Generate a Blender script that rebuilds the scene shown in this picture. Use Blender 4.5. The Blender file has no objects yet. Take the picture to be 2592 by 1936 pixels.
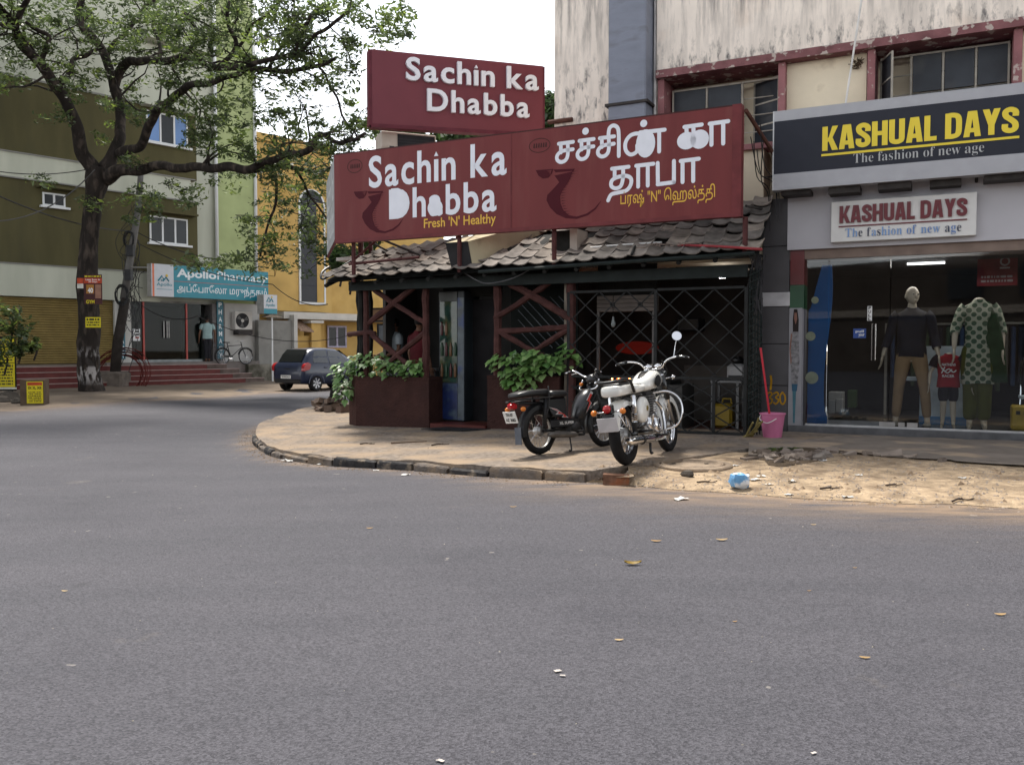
import bpy, bmesh, math, random
import numpy as np
from mathutils import Vector, Matrix
from math import sin, cos, pi, radians, sqrt, atan2, hypot
rnd = random.Random(7)
SC = bpy.context.scene
COL = SC.collection
# ------------------------------------------------------------------ camera, sky, sun, exposure
CAMH = 1.35; FPX = 2200.0; PITCH = math.atan(88 / FPX)
cam_d = bpy.data.cameras.new('camera'); cam = bpy.data.objects.new('camera', cam_d); COL.objects.link(cam)
cam.location = (0, 0, CAMH); cam.rotation_euler = (pi / 2 - PITCH, 0, 0)
cam_d.sensor_width = 36; cam_d.lens = 36 * FPX / 2592; cam_d.clip_start = .05; cam_d.clip_end = 900
SC.camera = cam
SUN_EL, SUN_AZ = radians(64), radians(-20)      # azimuth from +Y (behind the scene), negative to the left
W = bpy.data.worlds.new('World'); SC.world = W; W.use_nodes = True
nt = W.node_tree; bg = nt.nodes['Background']
sky = nt.nodes.new('ShaderNodeTexSky'); sky.sky_type = 'NISHITA'; sky.sun_disc = False
sky.sun_elevation = SUN_EL; sky.sun_rotation = SUN_AZ; sky.air_density = 1.0; sky.dust_density = 0.1
bw = nt.nodes.new('ShaderNodeRGBToBW'); mx = nt.nodes.new('ShaderNodeMix'); mx.data_type = 'RGBA'
mx.inputs[0].default_value = .88                # thin overcast: the blue is washed out to white
nt.links.new(sky.outputs[0], bw.inputs[0]); nt.links.new(sky.outputs[0], mx.inputs[6]); nt.links.new(bw.outputs[0], mx.inputs[7])
nt.links.new(mx.outputs[2], bg.inputs[0]); bg.inputs[1].default_value = .15
sd = bpy.data.lights.new('sun', 'SUN'); sd.energy = 2.2; sd.angle = radians(10); sd.color = (1, .95, .87)
so = bpy.data.objects.new('sun', sd); COL.objects.link(so)
sdir = Vector((sin(SUN_AZ) * cos(SUN_EL), cos(SUN_AZ) * cos(SUN_EL), sin(SUN_EL)))
so.rotation_euler = sdir.to_track_quat('Z', 'Y').to_euler(); so.location = (0, 0, 30)
SC.view_settings.view_transform = 'Standard'; SC.view_settings.look = 'None'
SC.view_settings.gamma = 1; SC.view_settings.exposure = 1.75; SC.view_settings.use_curve_mapping = False

# ------------------------------------------------------------------ geometry helpers
def ray(u, v):
    x = (u - 1296) / FPX; y = -(v - 968) / FPX
    c, s = cos(PITCH), sin(PITCH)
    return Vector((x, c + y * s, -s + y * c))
def pz(u, v, z):
    d = ray(u, v); t = (z - CAMH) / d.z; return Vector((d.x * t, d.y * t, z))
def py(u, v, Y):
    d = ray(u, v); t = Y / d.y; return Vector((d.x * t, Y, CAMH + d.z * t))
class Frame:
    """x along a facade, y into the building, z up"""
    def __init__(s, ox, oy, th, oz=0):
        s.M = Matrix.Translation((ox, oy, oz)) @ Matrix.Rotation(th, 4, 'Z'); s.I = s.M.inverted()
    def loc(s, u, v, y=0):
        o = s.I @ Vector((0, 0, CAMH)); d = s.I.to_3x3() @ ray(u, v); t = (y - o.y) / d.y
        return o.x + d.x * t, o.z + d.z * t
    def w(s, x, y, z): return s.M @ Vector((x, y, z))
    def l(s, p): return s.I @ Vector(p)
FR = Frame(4.19, 12.4, -math.atan(.5))                 # shop, upper building, restaurant
FU = Frame(-2.10 * 1.2, 13.0 * 1.2, radians(21))                   # the upper red sign
FL = Frame(-14.6, 33.3, math.atan(1 / .865))           # building across the side street
def sm(a, b, x):
    t = min(1, max(0, (x - a) / (b - a))); return t * t * (3 - 2 * t)
def gr(x, y):                                          # road level: falls a little to the left and back
    a = (x - 4.19) * .894 - (y - 12.4) * .447
    return -.15 * sm(0, 9, -a)
def gp(x, y):                                          # pavement level on the corner
    l = FR.l((x, y, 0)); return gr(x, y) + .115 + .045 * sm(-3.5, -.9, l.y)
def pg(u, v, f=gr, off=0):                             # pixel to ground
    z = 0
    for _ in range(6):
        p = pz(u, v, z); z = f(p.x, p.y) + off
    return Vector((p.x, p.y, z))

class MB:
    def __init__(s): s.v = []; s.f = []
    def add(s, v, f, M=None):
        n = len(s.v); s.v += [tuple(M @ Vector(p)) if M else tuple(p) for p in v]; s.f += [tuple(i + n for i in q) for q in f]; return s
    def box(s, a, b, M=None, rz=0, ry=0, rx=0, jit=0):
        c = [(a[i] + b[i]) / 2 for i in range(3)]
        vs = [(x, y, z) for x in (a[0], b[0]) for y in (a[1], b[1]) for z in (a[2], b[2])]
        if jit: vs = [tuple(k + rnd.uniform(-jit, jit) for k in p) for p in vs]
        if rz or ry or rx:
            R = Matrix.Translation(c) @ Matrix.Rotation(rz, 4, 'Z') @ Matrix.Rotation(ry, 4, 'Y') @ Matrix.Rotation(rx, 4, 'X') @ Matrix.Translation([-k for k in c])
            vs = [tuple(R @ Vector(p)) for p in vs]
        return s.add(vs, [(0, 1, 3, 2), (4, 6, 7, 5), (0, 4, 5, 1), (2, 3, 7, 6), (0, 2, 6, 4), (1, 5, 7, 3)], M)
    def bbox(s, a, b, r=.02, M=None):                  # box with chamfered vertical and horizontal edges
        x0, y0, z0 = a; x1, y1, z1 = b; vs = []; 
        for z, i in ((z0, r), (z0 + r, 0), (z1 - r, 0), (z1, r)):
            X0, X1, Y0, Y1 = x0 + i, x1 - i, y0 + i, y1 - i
            vs += [(X0 + r, Y0, z), (X1 - r, Y0, z), (X1, Y0 + r, z), (X1, Y1 - r, z), (X1 - r, Y1, z), (X0 + r, Y1, z), (X0, Y1 - r, z), (X0, Y0 + r, z)]
        f = [tuple(range(7, -1, -1)), tuple(range(24, 32))]
        for k in range(3):
            for j in range(8): f.append((k * 8 + j, k * 8 + (j + 1) % 8, k * 8 + 8 + (j + 1) % 8, k * 8 + 8 + j))
        return s.add(vs, f, M)
    def prism(s, poly, y0, y1, M=None):                # polygon in (x,z) extruded along y
        n = len(poly); vs = [(p[0], y0, p[1]) for p in poly] + [(p[0], y1, p[1]) for p in poly]
        f = [tuple(range(n)), tuple(range(2 * n - 1, n - 1, -1))] + [(i, n + i, n + (i + 1) % n, (i + 1) % n) for i in range(n)]
        return s.add(vs, f, M)
    def prismz(s, poly, z0, z1, M=None):
        n = len(poly); vs = [(p[0], p[1], z0) for p in poly] + [(p[0], p[1], z1) for p in poly]
        f = [tuple(range(n - 1, -1, -1)), tuple(range(n, 2 * n))] + [(i, (i + 1) % n, n + (i + 1) % n, n + i) for i in range(n)]
        return s.add(vs, f, M)
    def tube(s, pts, r, n=6, cap=True, closed=False, M=None):
        pts = [Vector(p) for p in pts]; N = len(pts)
        if not hasattr(r, '__len__'): r = [r] * N
        vs = []; up = None
        for i, p in enumerate(pts):
            if closed: t = pts[(i + 1) % N] - pts[i - 1]
            else: t = pts[min(i + 1, N - 1)] - pts[max(i - 1, 0)]
            t = t.normalized() if t.length > 1e-9 else Vector((0, 0, 1))
            if up is None: up = t.cross(Vector((.31, .87, .4))).normalized()
            up = (up - t * up.dot(t)).normalized(); b = t.cross(up)
            for k in range(n):
                a = 2 * pi * k / n; vs.append(p + (up * cos(a) + b * sin(a)) * r[i])
        f = []
        for i in range(N if closed else N - 1):
            j = (i + 1) % N
            for k in range(n): f.append((i * n + k, i * n + (k + 1) % n, j * n + (k + 1) % n, j * n + k))
        if cap and not closed: f += [tuple(range(n - 1, -1, -1)), tuple(range((N - 1) * n, N * n))]
        return s.add(vs, f, M)
    def lathe(s, prof, n=16, M=None, axis='z', a0=0, a1=2 * pi):   # prof: (radius, height)
        full = abs(a1 - a0 - 2 * pi) < 1e-6; m = n if full else n + 1; vs = []
        for r, h in prof:
            for k in range(m):
                a = a0 + (a1 - a0) * k / n; x, y = r * cos(a), r * sin(a)
                vs.append((x, y, h) if axis == 'z' else (x, h, y) if axis == 'y' else (h, x, y))
        f = []
        for i in range(len(prof) - 1):
            for k in range(n):
                k2 = (k + 1) % m; f.append((i * m + k, i * m + k2, i * m + m + k2, i * m + m + k))
        return s.add(vs, f, M)
    def ball(s, c, r, n=10, M=None):
        if not hasattr(r, '__len__'): r = (r, r, r)
        vs = [(c[0], c[1], c[2] - r[2])]; h = n // 2
        for i in range(1, h):
            a = -pi / 2 + pi * i / h
            for k in range(n): b = 2 * pi * k / n; vs.append((c[0] + r[0] * cos(a) * cos(b), c[1] + r[1] * cos(a) * sin(b), c[2] + r[2] * sin(a)))
        vs.append((c[0], c[1], c[2] + r[2])); f = []; L = len(vs) - 1
        for k in range(n): f.append((0, 1 + (k + 1) % n, 1 + k)); f.append((L, L - n + k, L - n + (k + 1) % n))
        for i in range(h - 2):
            for k in range(n): q = 1 + i * n; f.append((q + k, q + (k + 1) % n, q + n + (k + 1) % n, q + n + k))
        return s.add(vs, f, M)
    def loft(s, rings, cap=True, M=None):              # rings: equal-length lists of points
        n = len(rings[0]); vs = [p for r in rings for p in r]; f = []
        for i in range(len(rings) - 1):
            for k in range(n): f.append((i * n + k, i * n + (k + 1) % n, i * n + n + (k + 1) % n, i * n + n + k))
        if cap: f += [tuple(range(n - 1, -1, -1)), tuple(range((len(rings) - 1) * n, len(rings) * n))]
        return s.add(vs, f, M)
    def build(s, name, m, parent=None, smooth=False, norm=True, M=None):
        me = bpy.data.meshes.new(name); me.from_pydata(s.v, [], s.f); me.update()
        if norm:
            b = bmesh.new(); b.from_mesh(me); bmesh.ops.recalc_face_normals(b, faces=b.faces); b.to_mesh(me); b.free()
        return link(name, me, m, parent, smooth, M)
def link(name, me, m, parent=None, smooth=False, M=None):
    o = bpy.data.objects.new(name, me); COL.objects.link(o)
    if m is not None and not me.materials: me.materials.append(m)
    if smooth is True: me.polygons.foreach_set('use_smooth', [True] * len(me.polygons))
    elif smooth: me.shade_smooth() if False else smooth_angle(me, smooth)
    if parent: o.parent = parent
    if M is not None: o.matrix_local = M
    return o
def smooth_angle(me, deg):
    b = bmesh.new(); b.from_mesh(me)
    for f in b.faces: f.smooth = True
    for e in b.edges:
        if len(e.link_faces) == 2 and e.calc_face_angle(0) > radians(deg): e.smooth = False
    b.to_mesh(me); b.free()
def tag(o, label=None, cat=None, group=None, kind=None):
    if label: o['label'] = label
    if cat: o['category'] = cat
    if group: o['group'] = group
    if kind: o['kind'] = kind
    return o
def thing(name, label, cat, M=None, group=None):
    o = bpy.data.objects.new(name, None); COL.objects.link(o); o.empty_display_size = .2
    if M is not None: o.matrix_world = M
    return tag(o, label, cat, group)
def at(F, x=0, y=0, z=0, rz=0): return F.M @ Matrix.Translation((x, y, z)) @ Matrix.Rotation(rz, 4, 'Z')
def TR(x, y, z, rz=0, rx=0, ry=0): return Matrix.Translation((x, y, z)) @ Matrix.Rotation(rz, 4, 'Z') @ Matrix.Rotation(ry, 4, 'Y') @ Matrix.Rotation(rx, 4, 'X')
def BX(name, a, b, m, parent=None, r=0, **k):
    mb = MB(); mb.bbox(a, b, r) if r else mb.box(a, b, **k); return mb.build(name, m, parent)
def copy_tree(o, parent=None):
    c = o.copy(); COL.objects.link(c)
    if parent: c.parent = parent
    for ch in list(o.children): copy_tree(ch, c)
    return c
def catmull(pts, n=6):
    pts = [Vector(p) for p in pts]; out = []
    for i in range(len(pts) - 1):
        p0, p1, p2, p3 = pts[max(i - 1, 0)], pts[i], pts[i + 1], pts[min(i + 2, len(pts) - 1)]
        for k in range(n):
            t = k / n; out.append(.5 * ((2 * p1) + (p2 - p0) * t + (2 * p0 - 5 * p1 + 4 * p2 - p3) * t * t + (3 * p1 - p0 - 3 * p2 + p3) * t ** 3))
    return out + [pts[-1]]

# ------------------------------------------------------------------ materials
def lin(h):
    h = h.lstrip('#'); r = [int(h[i:i + 2], 16) / 255 for i in (0, 2, 4)]
    return tuple(c / 12.92 if c <= .04045 else ((c + .055) / 1.055) ** 2.4 for c in r)
MC = {}
def mat(name, col, rough=.6, var=.18, scale=6.0, bump=0.0, bscale=40.0, metal=0.0, spec=.4, col2=None, c2=(.5, .65), c2scale=3.0, stretch=(1, 1, 1), emit=None, coat=0.0, trans=0.0, detail=5, world=False, alpha=1):
    if name in MC: return MC[name]
    if isinstance(col, str): col = lin(col)
    if isinstance(col2, str): col2 = lin(col2)
    if spec == .4 and rough >= .5: spec = .14
    m = bpy.data.materials.new(name); m.use_nodes = True; t = m.node_tree; N = t.nodes; L = t.links; p = N['Principled BSDF']
    p.inputs['Roughness'].default_value = rough; p.inputs['Metallic'].default_value = metal; p.inputs['Specular IOR Level'].default_value = spec
    p.inputs['Coat Weight'].default_value = coat; p.inputs['Transmission Weight'].default_value = trans
    if world: tc = N.new('ShaderNodeNewGeometry').outputs['Position']
    else: tc = N.new('ShaderNodeTexCoord').outputs['Object']
    mp = N.new('ShaderNodeMapping'); mp.inputs['Scale'].default_value = stretch; L.new(tc, mp.inputs[0]); vec = mp.outputs[0]
    def noise(sc, d=detail):
        n = N.new('ShaderNodeTexNoise'); n.inputs['Scale'].default_value = sc; n.inputs['Detail'].default_value = d; L.new(vec, n.inputs['Vector']); return n.outputs[0]
    def ramp(src, a, b):
        r = N.new('ShaderNodeMapRange'); r.inputs[1].default_value = a; r.inputs[2].default_value = b; L.new(src, r.inputs[0]); return r.outputs[0]
    def mix(f, a, b):
        x = N.new('ShaderNodeMix'); x.data_type = 'RGBA'; 
        if f is not None: L.new(f, x.inputs[0])
        for i, c in ((6, a), (7, b)):
            if isinstance(c, tuple): x.inputs[i].default_value = (*c, 1)
            else: L.new(c, x.inputs[i])
        return x.outputs[2]
    out = col
    if var:
        out = mix(ramp(noise(scale), .3, .7), tuple(c * (1 - var) for c in col), tuple(min(1, c * (1 + var)) for c in col))
    if col2: out = mix(ramp(noise(c2scale, 7), *c2), out, col2)
    if isinstance(out, tuple): p.inputs['Base Color'].default_value = (*out, 1)
    else: L.new(out, p.inputs['Base Color'])
    if bump:
        b = N.new('ShaderNodeBump'); b.inputs['Strength'].default_value = bump; b.inputs['Distance'].default_value = .02
        L.new(noise(bscale, 4), b.inputs['Height']); L.new(b.outputs[0], p.inputs['Normal'])
    if emit: p.inputs['Emission Color'].default_value = (*(lin(emit[0]) if isinstance(emit[0], str) else emit[0]), 1); p.inputs['Emission Strength'].default_value = emit[1]
    MC[name] = m; m.diffuse_color = (*col, 1)
    return m
def glass_mat(name, tint=(.9, .95, .95), refl=1.0, ior=1.5):
    if name in MC: return MC[name]
    m = bpy.data.materials.new(name); m.use_nodes = True; t = m.node_tree; N = t.nodes; L = t.links; N.remove(N['Principled BSDF'])
    tr = N.new('ShaderNodeBsdfTransparent'); tr.inputs[0].default_value = (*tint, 1); gl = N.new('ShaderNodeBsdfGlossy'); gl.inputs['Roughness'].default_value = .02
    fr = N.new('ShaderNodeFresnel'); fr.inputs[0].default_value = ior; mu = N.new('ShaderNodeMath'); mu.operation = 'MULTIPLY'; mu.inputs[1].default_value = refl; mu.use_clamp = True
    x = N.new('ShaderNodeMixShader'); L.new(fr.outputs[0], mu.inputs[0]); L.new(mu.outputs[0], x.inputs[0]); L.new(tr.outputs[0], x.inputs[1]); L.new(gl.outputs[0], x.inputs[2]); L.new(x.outputs[0], N['Material Output'].inputs[0])
    MC[name] = m; return m

# ------------------------------------------------------------------ lettering
def _contours(s, off):
    t = bpy.data.curves.new('t', 'FONT'); t.body = s; t.offset = off; t.resolution_u = 4
    o = bpy.data.objects.new('t', t); COL.objects.link(o); dg = bpy.context.evaluated_depsgraph_get()
    me = bpy.data.meshes.new_from_object(o.evaluated_get(dg)); r = ([tuple(v.co) for v in me.vertices], [tuple(p.vertices) for p in me.polygons])
    bpy.data.objects.remove(o); bpy.data.curves.remove(t); bpy.data.meshes.remove(me); return r
TXC = {}
def glyphs(s, off=0.0):
    if (s, off) not in TXC: TXC[(s, off)] = _contours(s, off)
    return TXC[(s, off)]
SERIF = lambda s: ''.join(chr(0x1D400 + ord(c) - 65) if 'A' <= c <= 'Z' else chr(0x1D41A + ord(c) - 97) if 'a' <= c <= 'z' else c for c in s)
def flat(vs, fs, x0, x1, z0, z1, y, bb=None, thick=0.0):
    """fit 2-D glyph geometry into the rectangle x0..x1, z0..z1 on the plane y (facing -y)"""
    xs = [v[0] for v in vs]; ys = [v[1] for v in vs]; a, b, c, d = bb or (min(xs), max(xs), min(ys), max(ys))
    kx = (x1 - x0) / max(b - a, 1e-6); kz = (z1 - z0) / max(d - c, 1e-6)
    V = [(x0 + (v[0] - a) * kx, y, z0 + (v[1] - c) * kz) for v in vs]; mb = MB()
    if not thick: mb.add(V, fs)
    else:
        n = len(V); mb.add(V + [(p[0], y + thick, p[2]) for p in V], [])
        mb.f += list(fs); cnt = {}
        for f in fs:
            for i in range(len(f)):
                e = (f[i], f[(i + 1) % len(f)]); k = tuple(sorted(e)); cnt.setdefault(k, []).append(e)
        for k, es in cnt.items():
            if len(es) == 1: i, j = es[0]; mb.f.append((i, j, j + n, i + n))
    return mb
def text(s, x0, x1, z0, z1, y, m, parent, off=0.0, thick=0.0, name='lettering'):
    vs, fs = glyphs(s, off)
    return flat(vs, fs, x0, x1, z0, z1, y, None, thick).build(name, m, parent, norm=False)
def letters(s, x0, x1, z0, z1, y, m, parent, off=0.0, thick=0.03, gap=.09, space=.32, name='letter', ref='Shk', mats=None):
    """one object per letter; z0..z1 spans the cap height"""
    G = []; x = 0; ry = [v[1] for v in glyphs(ref, off)[0]]; c0, c1 = 0, max(ry)
    for ch in s:
        if ch == ' ': x += space; continue
        vs, fs = glyphs(ch, off); mn = min(v[0] for v in vs); w = max(v[0] for v in vs) - mn
        G.append((ch, [(v[0] - mn + x, v[1]) for v in vs], fs)); x += w + gap
    x -= gap; R = []
    for i, (ch, vs, fs) in enumerate(G):
        k = (x1 - x0) / x; kz = (z1 - z0) / (c1 - c0)
        V = [(v[0] * k, v[1] * kz) for v in vs]
        xs = [v[0] for v in V]; zs = [v[1] for v in V]
        mb = flat(V, fs, x0 + min(xs), x0 + max(xs), z0 + min(zs), z0 + max(zs), y, None, thick)
        R.append(mb.build(name, mats[i % len(mats)] if mats else m, parent, norm=False))
    return R
def stroke(paths, wd, x0, x1, z0, z1, y, m, parent, bb, name='lettering', thick=0.004, sm_=True, wf=None):
    """letters drawn as round-ended strokes; paths in glyph units fitted so that bb fills the rectangle"""
    a, b, c, d = bb; kx = (x1 - x0) / (b - a); kz = (z1 - z0) / (d - c); mb = MB(); dy = 0
    for P in paths:
        pts = [Vector((x0 + (p[0] - a) * kx, z0 + (p[1] - c) * kz)) for p in P]
        if sm_ and len(pts) > 2:
            q = catmull([(p.x, p.y, 0) for p in pts], 5); pts = [Vector((p.x, p.y)) for p in q]
        n = len(pts); L = []; R = []
        for i in range(n):
            t = (pts[min(i + 1, n - 1)] - pts[max(i - 1, 0)]).normalized(); nn = Vector((-t.y, t.x)); h = wd / 2 * (wf(i / (n - 1)) if wf else 1)
            L.append(pts[i] + nn * h); R.append(pts[i] - nn * h)
        vs = [(p.x, y + dy, p.y) for p in L] + [(p.x, y + dy, p.y) for p in R]
        fs = [(i, i + 1, n + i + 1, n + i) for i in range(n - 1)]
        mb.add(vs, fs); dy -= .0004
        for e, c_ in ((0, pts[0]), (1, pts[-1])):
            h = wd / 2 * (wf(e) if wf else 1)
            mb.add([(c_.x + h * cos(2 * pi * k / 12), y + dy, c_.y + h * sin(2 * pi * k / 12)) for k in range(12)], [tuple(range(12))]); dy -= .0004
    return mb.build(name, m, parent, norm=False)
# ------------------------------------------------------------------ ground
def asphalt():
    m = bpy.data.materials.new('asphalt'); m.use_nodes = True; t = m.node_tree; N = t.nodes; L = t.links; p = N['Principled BSDF']
    g = N.new('ShaderNodeNewGeometry').outputs['Position']
    def noise(sc, d, vec=g, rough=.6):
        n = N.new('ShaderNodeTexNoise'); n.inputs['Scale'].default_value = sc; n.inputs['Detail'].default_value = d; n.inputs['Roughness'].default_value = rough; L.new(vec, n.inputs['Vector']); return n.outputs[0]
    def mr(s, a, b, c=0, d=1):
        r = N.new('ShaderNodeMapRange'); r.inputs[1].default_value = a; r.inputs[2].default_value = b; r.inputs[3].default_value = c; r.inputs[4].default_value = d; L.new(s, r.inputs[0]); return r.outputs[0]
    def mix(f, a, b, mode='MIX'):
        x = N.new('ShaderNodeMix'); x.data_type = 'RGBA'; x.blend_type = mode
        if isinstance(f, float): x.inputs[0].default_value = f
        else: L.new(f, x.inputs[0])
        for i, c in ((6, a), (7, b)):
            if isinstance(c, tuple): x.inputs[i].default_value = (*c, 1)
            else: L.new(c, x.inputs[i])
        return x.outputs[2]
    def math_(op, a, b):
        x = N.new('ShaderNodeMath'); x.operation = op; x.use_clamp = True
        for i, c in ((0, a), (1, b)):
            if isinstance(c, float): x.inputs[i].default_value = c
            else: L.new(c, x.inputs[i])
        return x.outputs[0]
    vo = N.new('ShaderNodeTexVoronoi'); vo.inputs['Scale'].default_value = 120; L.new(g, vo.inputs['Vector'])
    vc = N.new('ShaderNodeSeparateColor'); L.new(vo.outputs['Color'], vc.inputs[0])
    stone = mix(mr(vc.outputs[0], 0, 1), (.010, .010, .013), (.112, .109, .124))
    fine = mix(mr(noise(190, 2), .3, .7), (.033, .032, .038), (.066, .065, .076))
    base = mix(.55, stone, fine)
    mp = N.new('ShaderNodeMapping'); mp.inputs['Scale'].default_value = (.35, 1.6, 1); mp.inputs['Rotation'].default_value = (0, 0, .35); L.new(g, mp.inputs[0])
    base = mix(mr(noise(1.1, 4, mp.outputs[0]), .35, .7), base, mix(1.0, base, (1.2, 1.18, 1.17), 'MULTIPLY'))
    base = mix(mr(noise(.33, 5), .5, .72), base, mix(1.0, base, (.78, .78, .80), 'MULTIPLY'))
    base = mix(mr(noise(.9, 6), .66, .74, 0, .5), base, (.15, .13, .115)); base = mix(mr(noise(1.7, 3), .70, .74, 0, .45), base, (.02, .02, .022)); base = mix(mr(noise(5.5, 2), .735, .75, 0, .6), base, (.24, .22, .20))
    at_ = N.new('ShaderNodeAttribute'); at_.attribute_name = 'dirt'
    f = math_('MULTIPLY', at_.outputs['Fac'], mr(noise(3.2, 7, mp.outputs[0]), .3, .62)); base = mix(f, base, (.27, .185, .115))
    L.new(base, p.inputs['Base Color']); p.inputs['Roughness'].default_value = .78; p.inputs['Specular IOR Level'].default_value = .22
    b = N.new('ShaderNodeBump'); b.inputs['Strength'].default_value = .55; b.inputs['Distance'].default_value = .008; L.new(vo.outputs['Distance'], b.inputs['Height']); L.new(b.outputs[0], p.inputs['Normal'])
    return m
KPX = [(805, 1034), (742, 1046), (683, 1066), (652, 1092), (640, 1118), (665, 1143), (713, 1161), (825, 1178), (942, 1185), (1035, 1190), (1206, 1205), (1381, 1215), (1489, 1221)]
KW = [pg(u, v, gr, .10 if i < 3 else 0) for i, (u, v) in enumerate(KPX)]
eL = Vector((.654, .756, 0))
KW = [KW[0] + eL * 14 + Vector((.5, 0, 0)), KW[0] + eL * 5] + KW
DPX = [(1486, 1221), (1599, 1229), (1747, 1243), (1895, 1251), (2043, 1263), (2191, 1270), (2339, 1277), (2592, 1288)]
DW = [pg(u, v, gr) for u, v in DPX]; DW.append(DW[-1] + (FR.w(4, 0, 0) - FR.w(0, 0, 0)) * 1.3)
EPX = [(1500, 1196), (1585, 1166), (1700, 1156), (1895, 1156), (2107, 1143), (2240, 1158), (2400, 1166), (2592, 1181)]
EW = [pg(u, v, gp, -.01) for u, v in EPX]; EW.append(EW[-1] + (FR.w(4, 0, 0) - FR.w(0, 0, 0)) * 1.3)
VPX = [(-500, 1062), (-200, 1050), (0, 1040), (117, 1032), (233, 1022), (350, 1014), (505, 1007), (661, 995), (836, 986)]
VW = [pg(u, v, gr) for u, v in VPX]; VW.append(VW[-1] + eL * 30)
def pdist(P, poly):
    d = np.full(len(P), 1e9)
    for a, b in zip(poly[:-1], poly[1:]):
        a = np.array(a[:2]); b = np.array(b[:2]); ab = b - a; t = np.clip(((P - a) @ ab) / (ab @ ab), 0, 1)
        d = np.minimum(d, np.linalg.norm(P - a - t[:, None] * ab, axis=1))
    return d
xs = np.concatenate([np.arange(-60, -26, 4), np.arange(-26, 13, .3), np.arange(13, 40, 3)]); ys = np.concatenate([np.arange(-30, -2, 3), np.arange(-2, 40, .3), np.arange(40, 80, 4)])
X, Y = np.meshgrid(xs, ys); P2 = np.stack([X.ravel(), Y.ravel()], 1)
V = [(float(a), float(b), gr(a, b)) for a, b in P2]; nx = len(xs)
F = [(j * nx + i, j * nx + i + 1, (j + 1) * nx + i + 1, (j + 1) * nx + i) for j in range(len(ys) - 1) for i in range(nx - 1)]
me = bpy.data.meshes.new('road'); me.from_pydata(V, [], F)
dirt = np.clip(np.exp(-(pdist(P2, DW) / .5) ** 1.2) * 1.2 + np.exp(-(pdist(P2, KW[2:]) / .14) ** 1.2) * .9 + np.exp(-pdist(P2, VW) / .5) * .9, 0, 1)
a_ = me.attributes.new('dirt', 'FLOAT', 'POINT'); a_.data.foreach_set('value', dirt.astype(np.float32))
tag(link('road', me, asphalt(), None, True), kind='structure')
g = MB(); g.add([(-400, -400, -.4), (400, -400, -.4), (400, 400, -.4), (-400, 400, -.4)], [(0, 1, 2, 3)])
tag(g.build('ground', mat('far_dust', '#8a7a64')), kind='structure')

M_conc = mat('worn_concrete', (.17, .14, .115), .9, .35, 16, .6, 30, col2=(.26, .195, .135), c2=(.42, .66), c2scale=1.9, world=True)
M_sand = mat('sand', (.32, .24, .16), .95, .35, 9, 1.0, 38, col2=(.165, .12, .082), c2=(.48, .70), c2scale=3.4, world=True)
M_kerb = mat('kerb_stone', (.13, .11, .095), .9, .35, 9, .8, 30, col2=(.19, .145, .105), c2=(.47, .62), c2scale=5, world=True)
M_black = mat('kerb_black_paint', (.035, .033, .033), .8, .4, 8, .6, 30, col2=(.2, .16, .12), c2=(.55, .66), c2scale=6, world=True)
def resample(P, n):
    L = [0]
    for a, b in zip(P[:-1], P[1:]): L.append(L[-1] + (b - a).length)
    out = []; j = 0
    for i in range(n):
        s = L[-1] * i / (n - 1)
        while j < len(P) - 2 and L[j + 1] < s: j += 1
        out.append(P[j].lerp(P[j + 1], (s - L[j]) / (L[j + 1] - L[j])))
    return out
KC = catmull(KW, 6); NK = 120; KR = resample(KC, NK)
I0 = [FR.w(-4.6, 9, 0), FR.w(-4.6, 2.2, 0), FR.w(-4.6, -.25, 0), FR.w(-1.6, -.25, 0), FR.w(.55, -.25, 0)]
IR = resample(I0, NK); n_ = 14; vs = []
from mathutils import noise as mn
for i in range(NK):
    k = KR[i] + (IR[i] - KR[i]).normalized() * .05; k.z = 0
    for j in range(n_ + 1):
        t = (j / n_) ** 1.5; p = k.lerp(IR[i], t); h = mn.noise(p * 1.7) * .012 + mn.noise(p * 6) * .006 - (.03 * max(0, mn.noise(p * 3) + .2) if j == 0 else 0)
        vs.append((p.x, p.y, gp(p.x, p.y) + h))
fs = [(i * (n_ + 1) + j, (i + 1) * (n_ + 1) + j, (i + 1) * (n_ + 1) + j + 1, i * (n_ + 1) + j + 1) for i in range(NK - 1) for j in range(n_)]
base = len(vs)
for i in range(NK): k = KR[i] + (IR[i] - KR[i]).normalized() * .05; vs.append((k.x, k.y, gr(k.x, k.y) - .1))
fs += [(i * (n_ + 1), base + i, base + i + 1, (i + 1) * (n_ + 1)) for i in range(NK - 1)]
b2 = len(vs)
for j in range(n_ + 1): q = vs[(NK - 1) * (n_ + 1) + j]; vs.append((q[0] + rnd.uniform(-.04, .05), q[1] + rnd.uniform(-.03, .03), q[2] - .2))
fs += [((NK - 1) * (n_ + 1) + j, (NK - 1) * (n_ + 1) + j + 1, b2 + j + 1, b2 + j) for j in range(n_)]
m_ = MB(); m_.add(vs, fs); pav = tag(m_.build('pavement', M_conc, None, 50), kind='structure')
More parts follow.
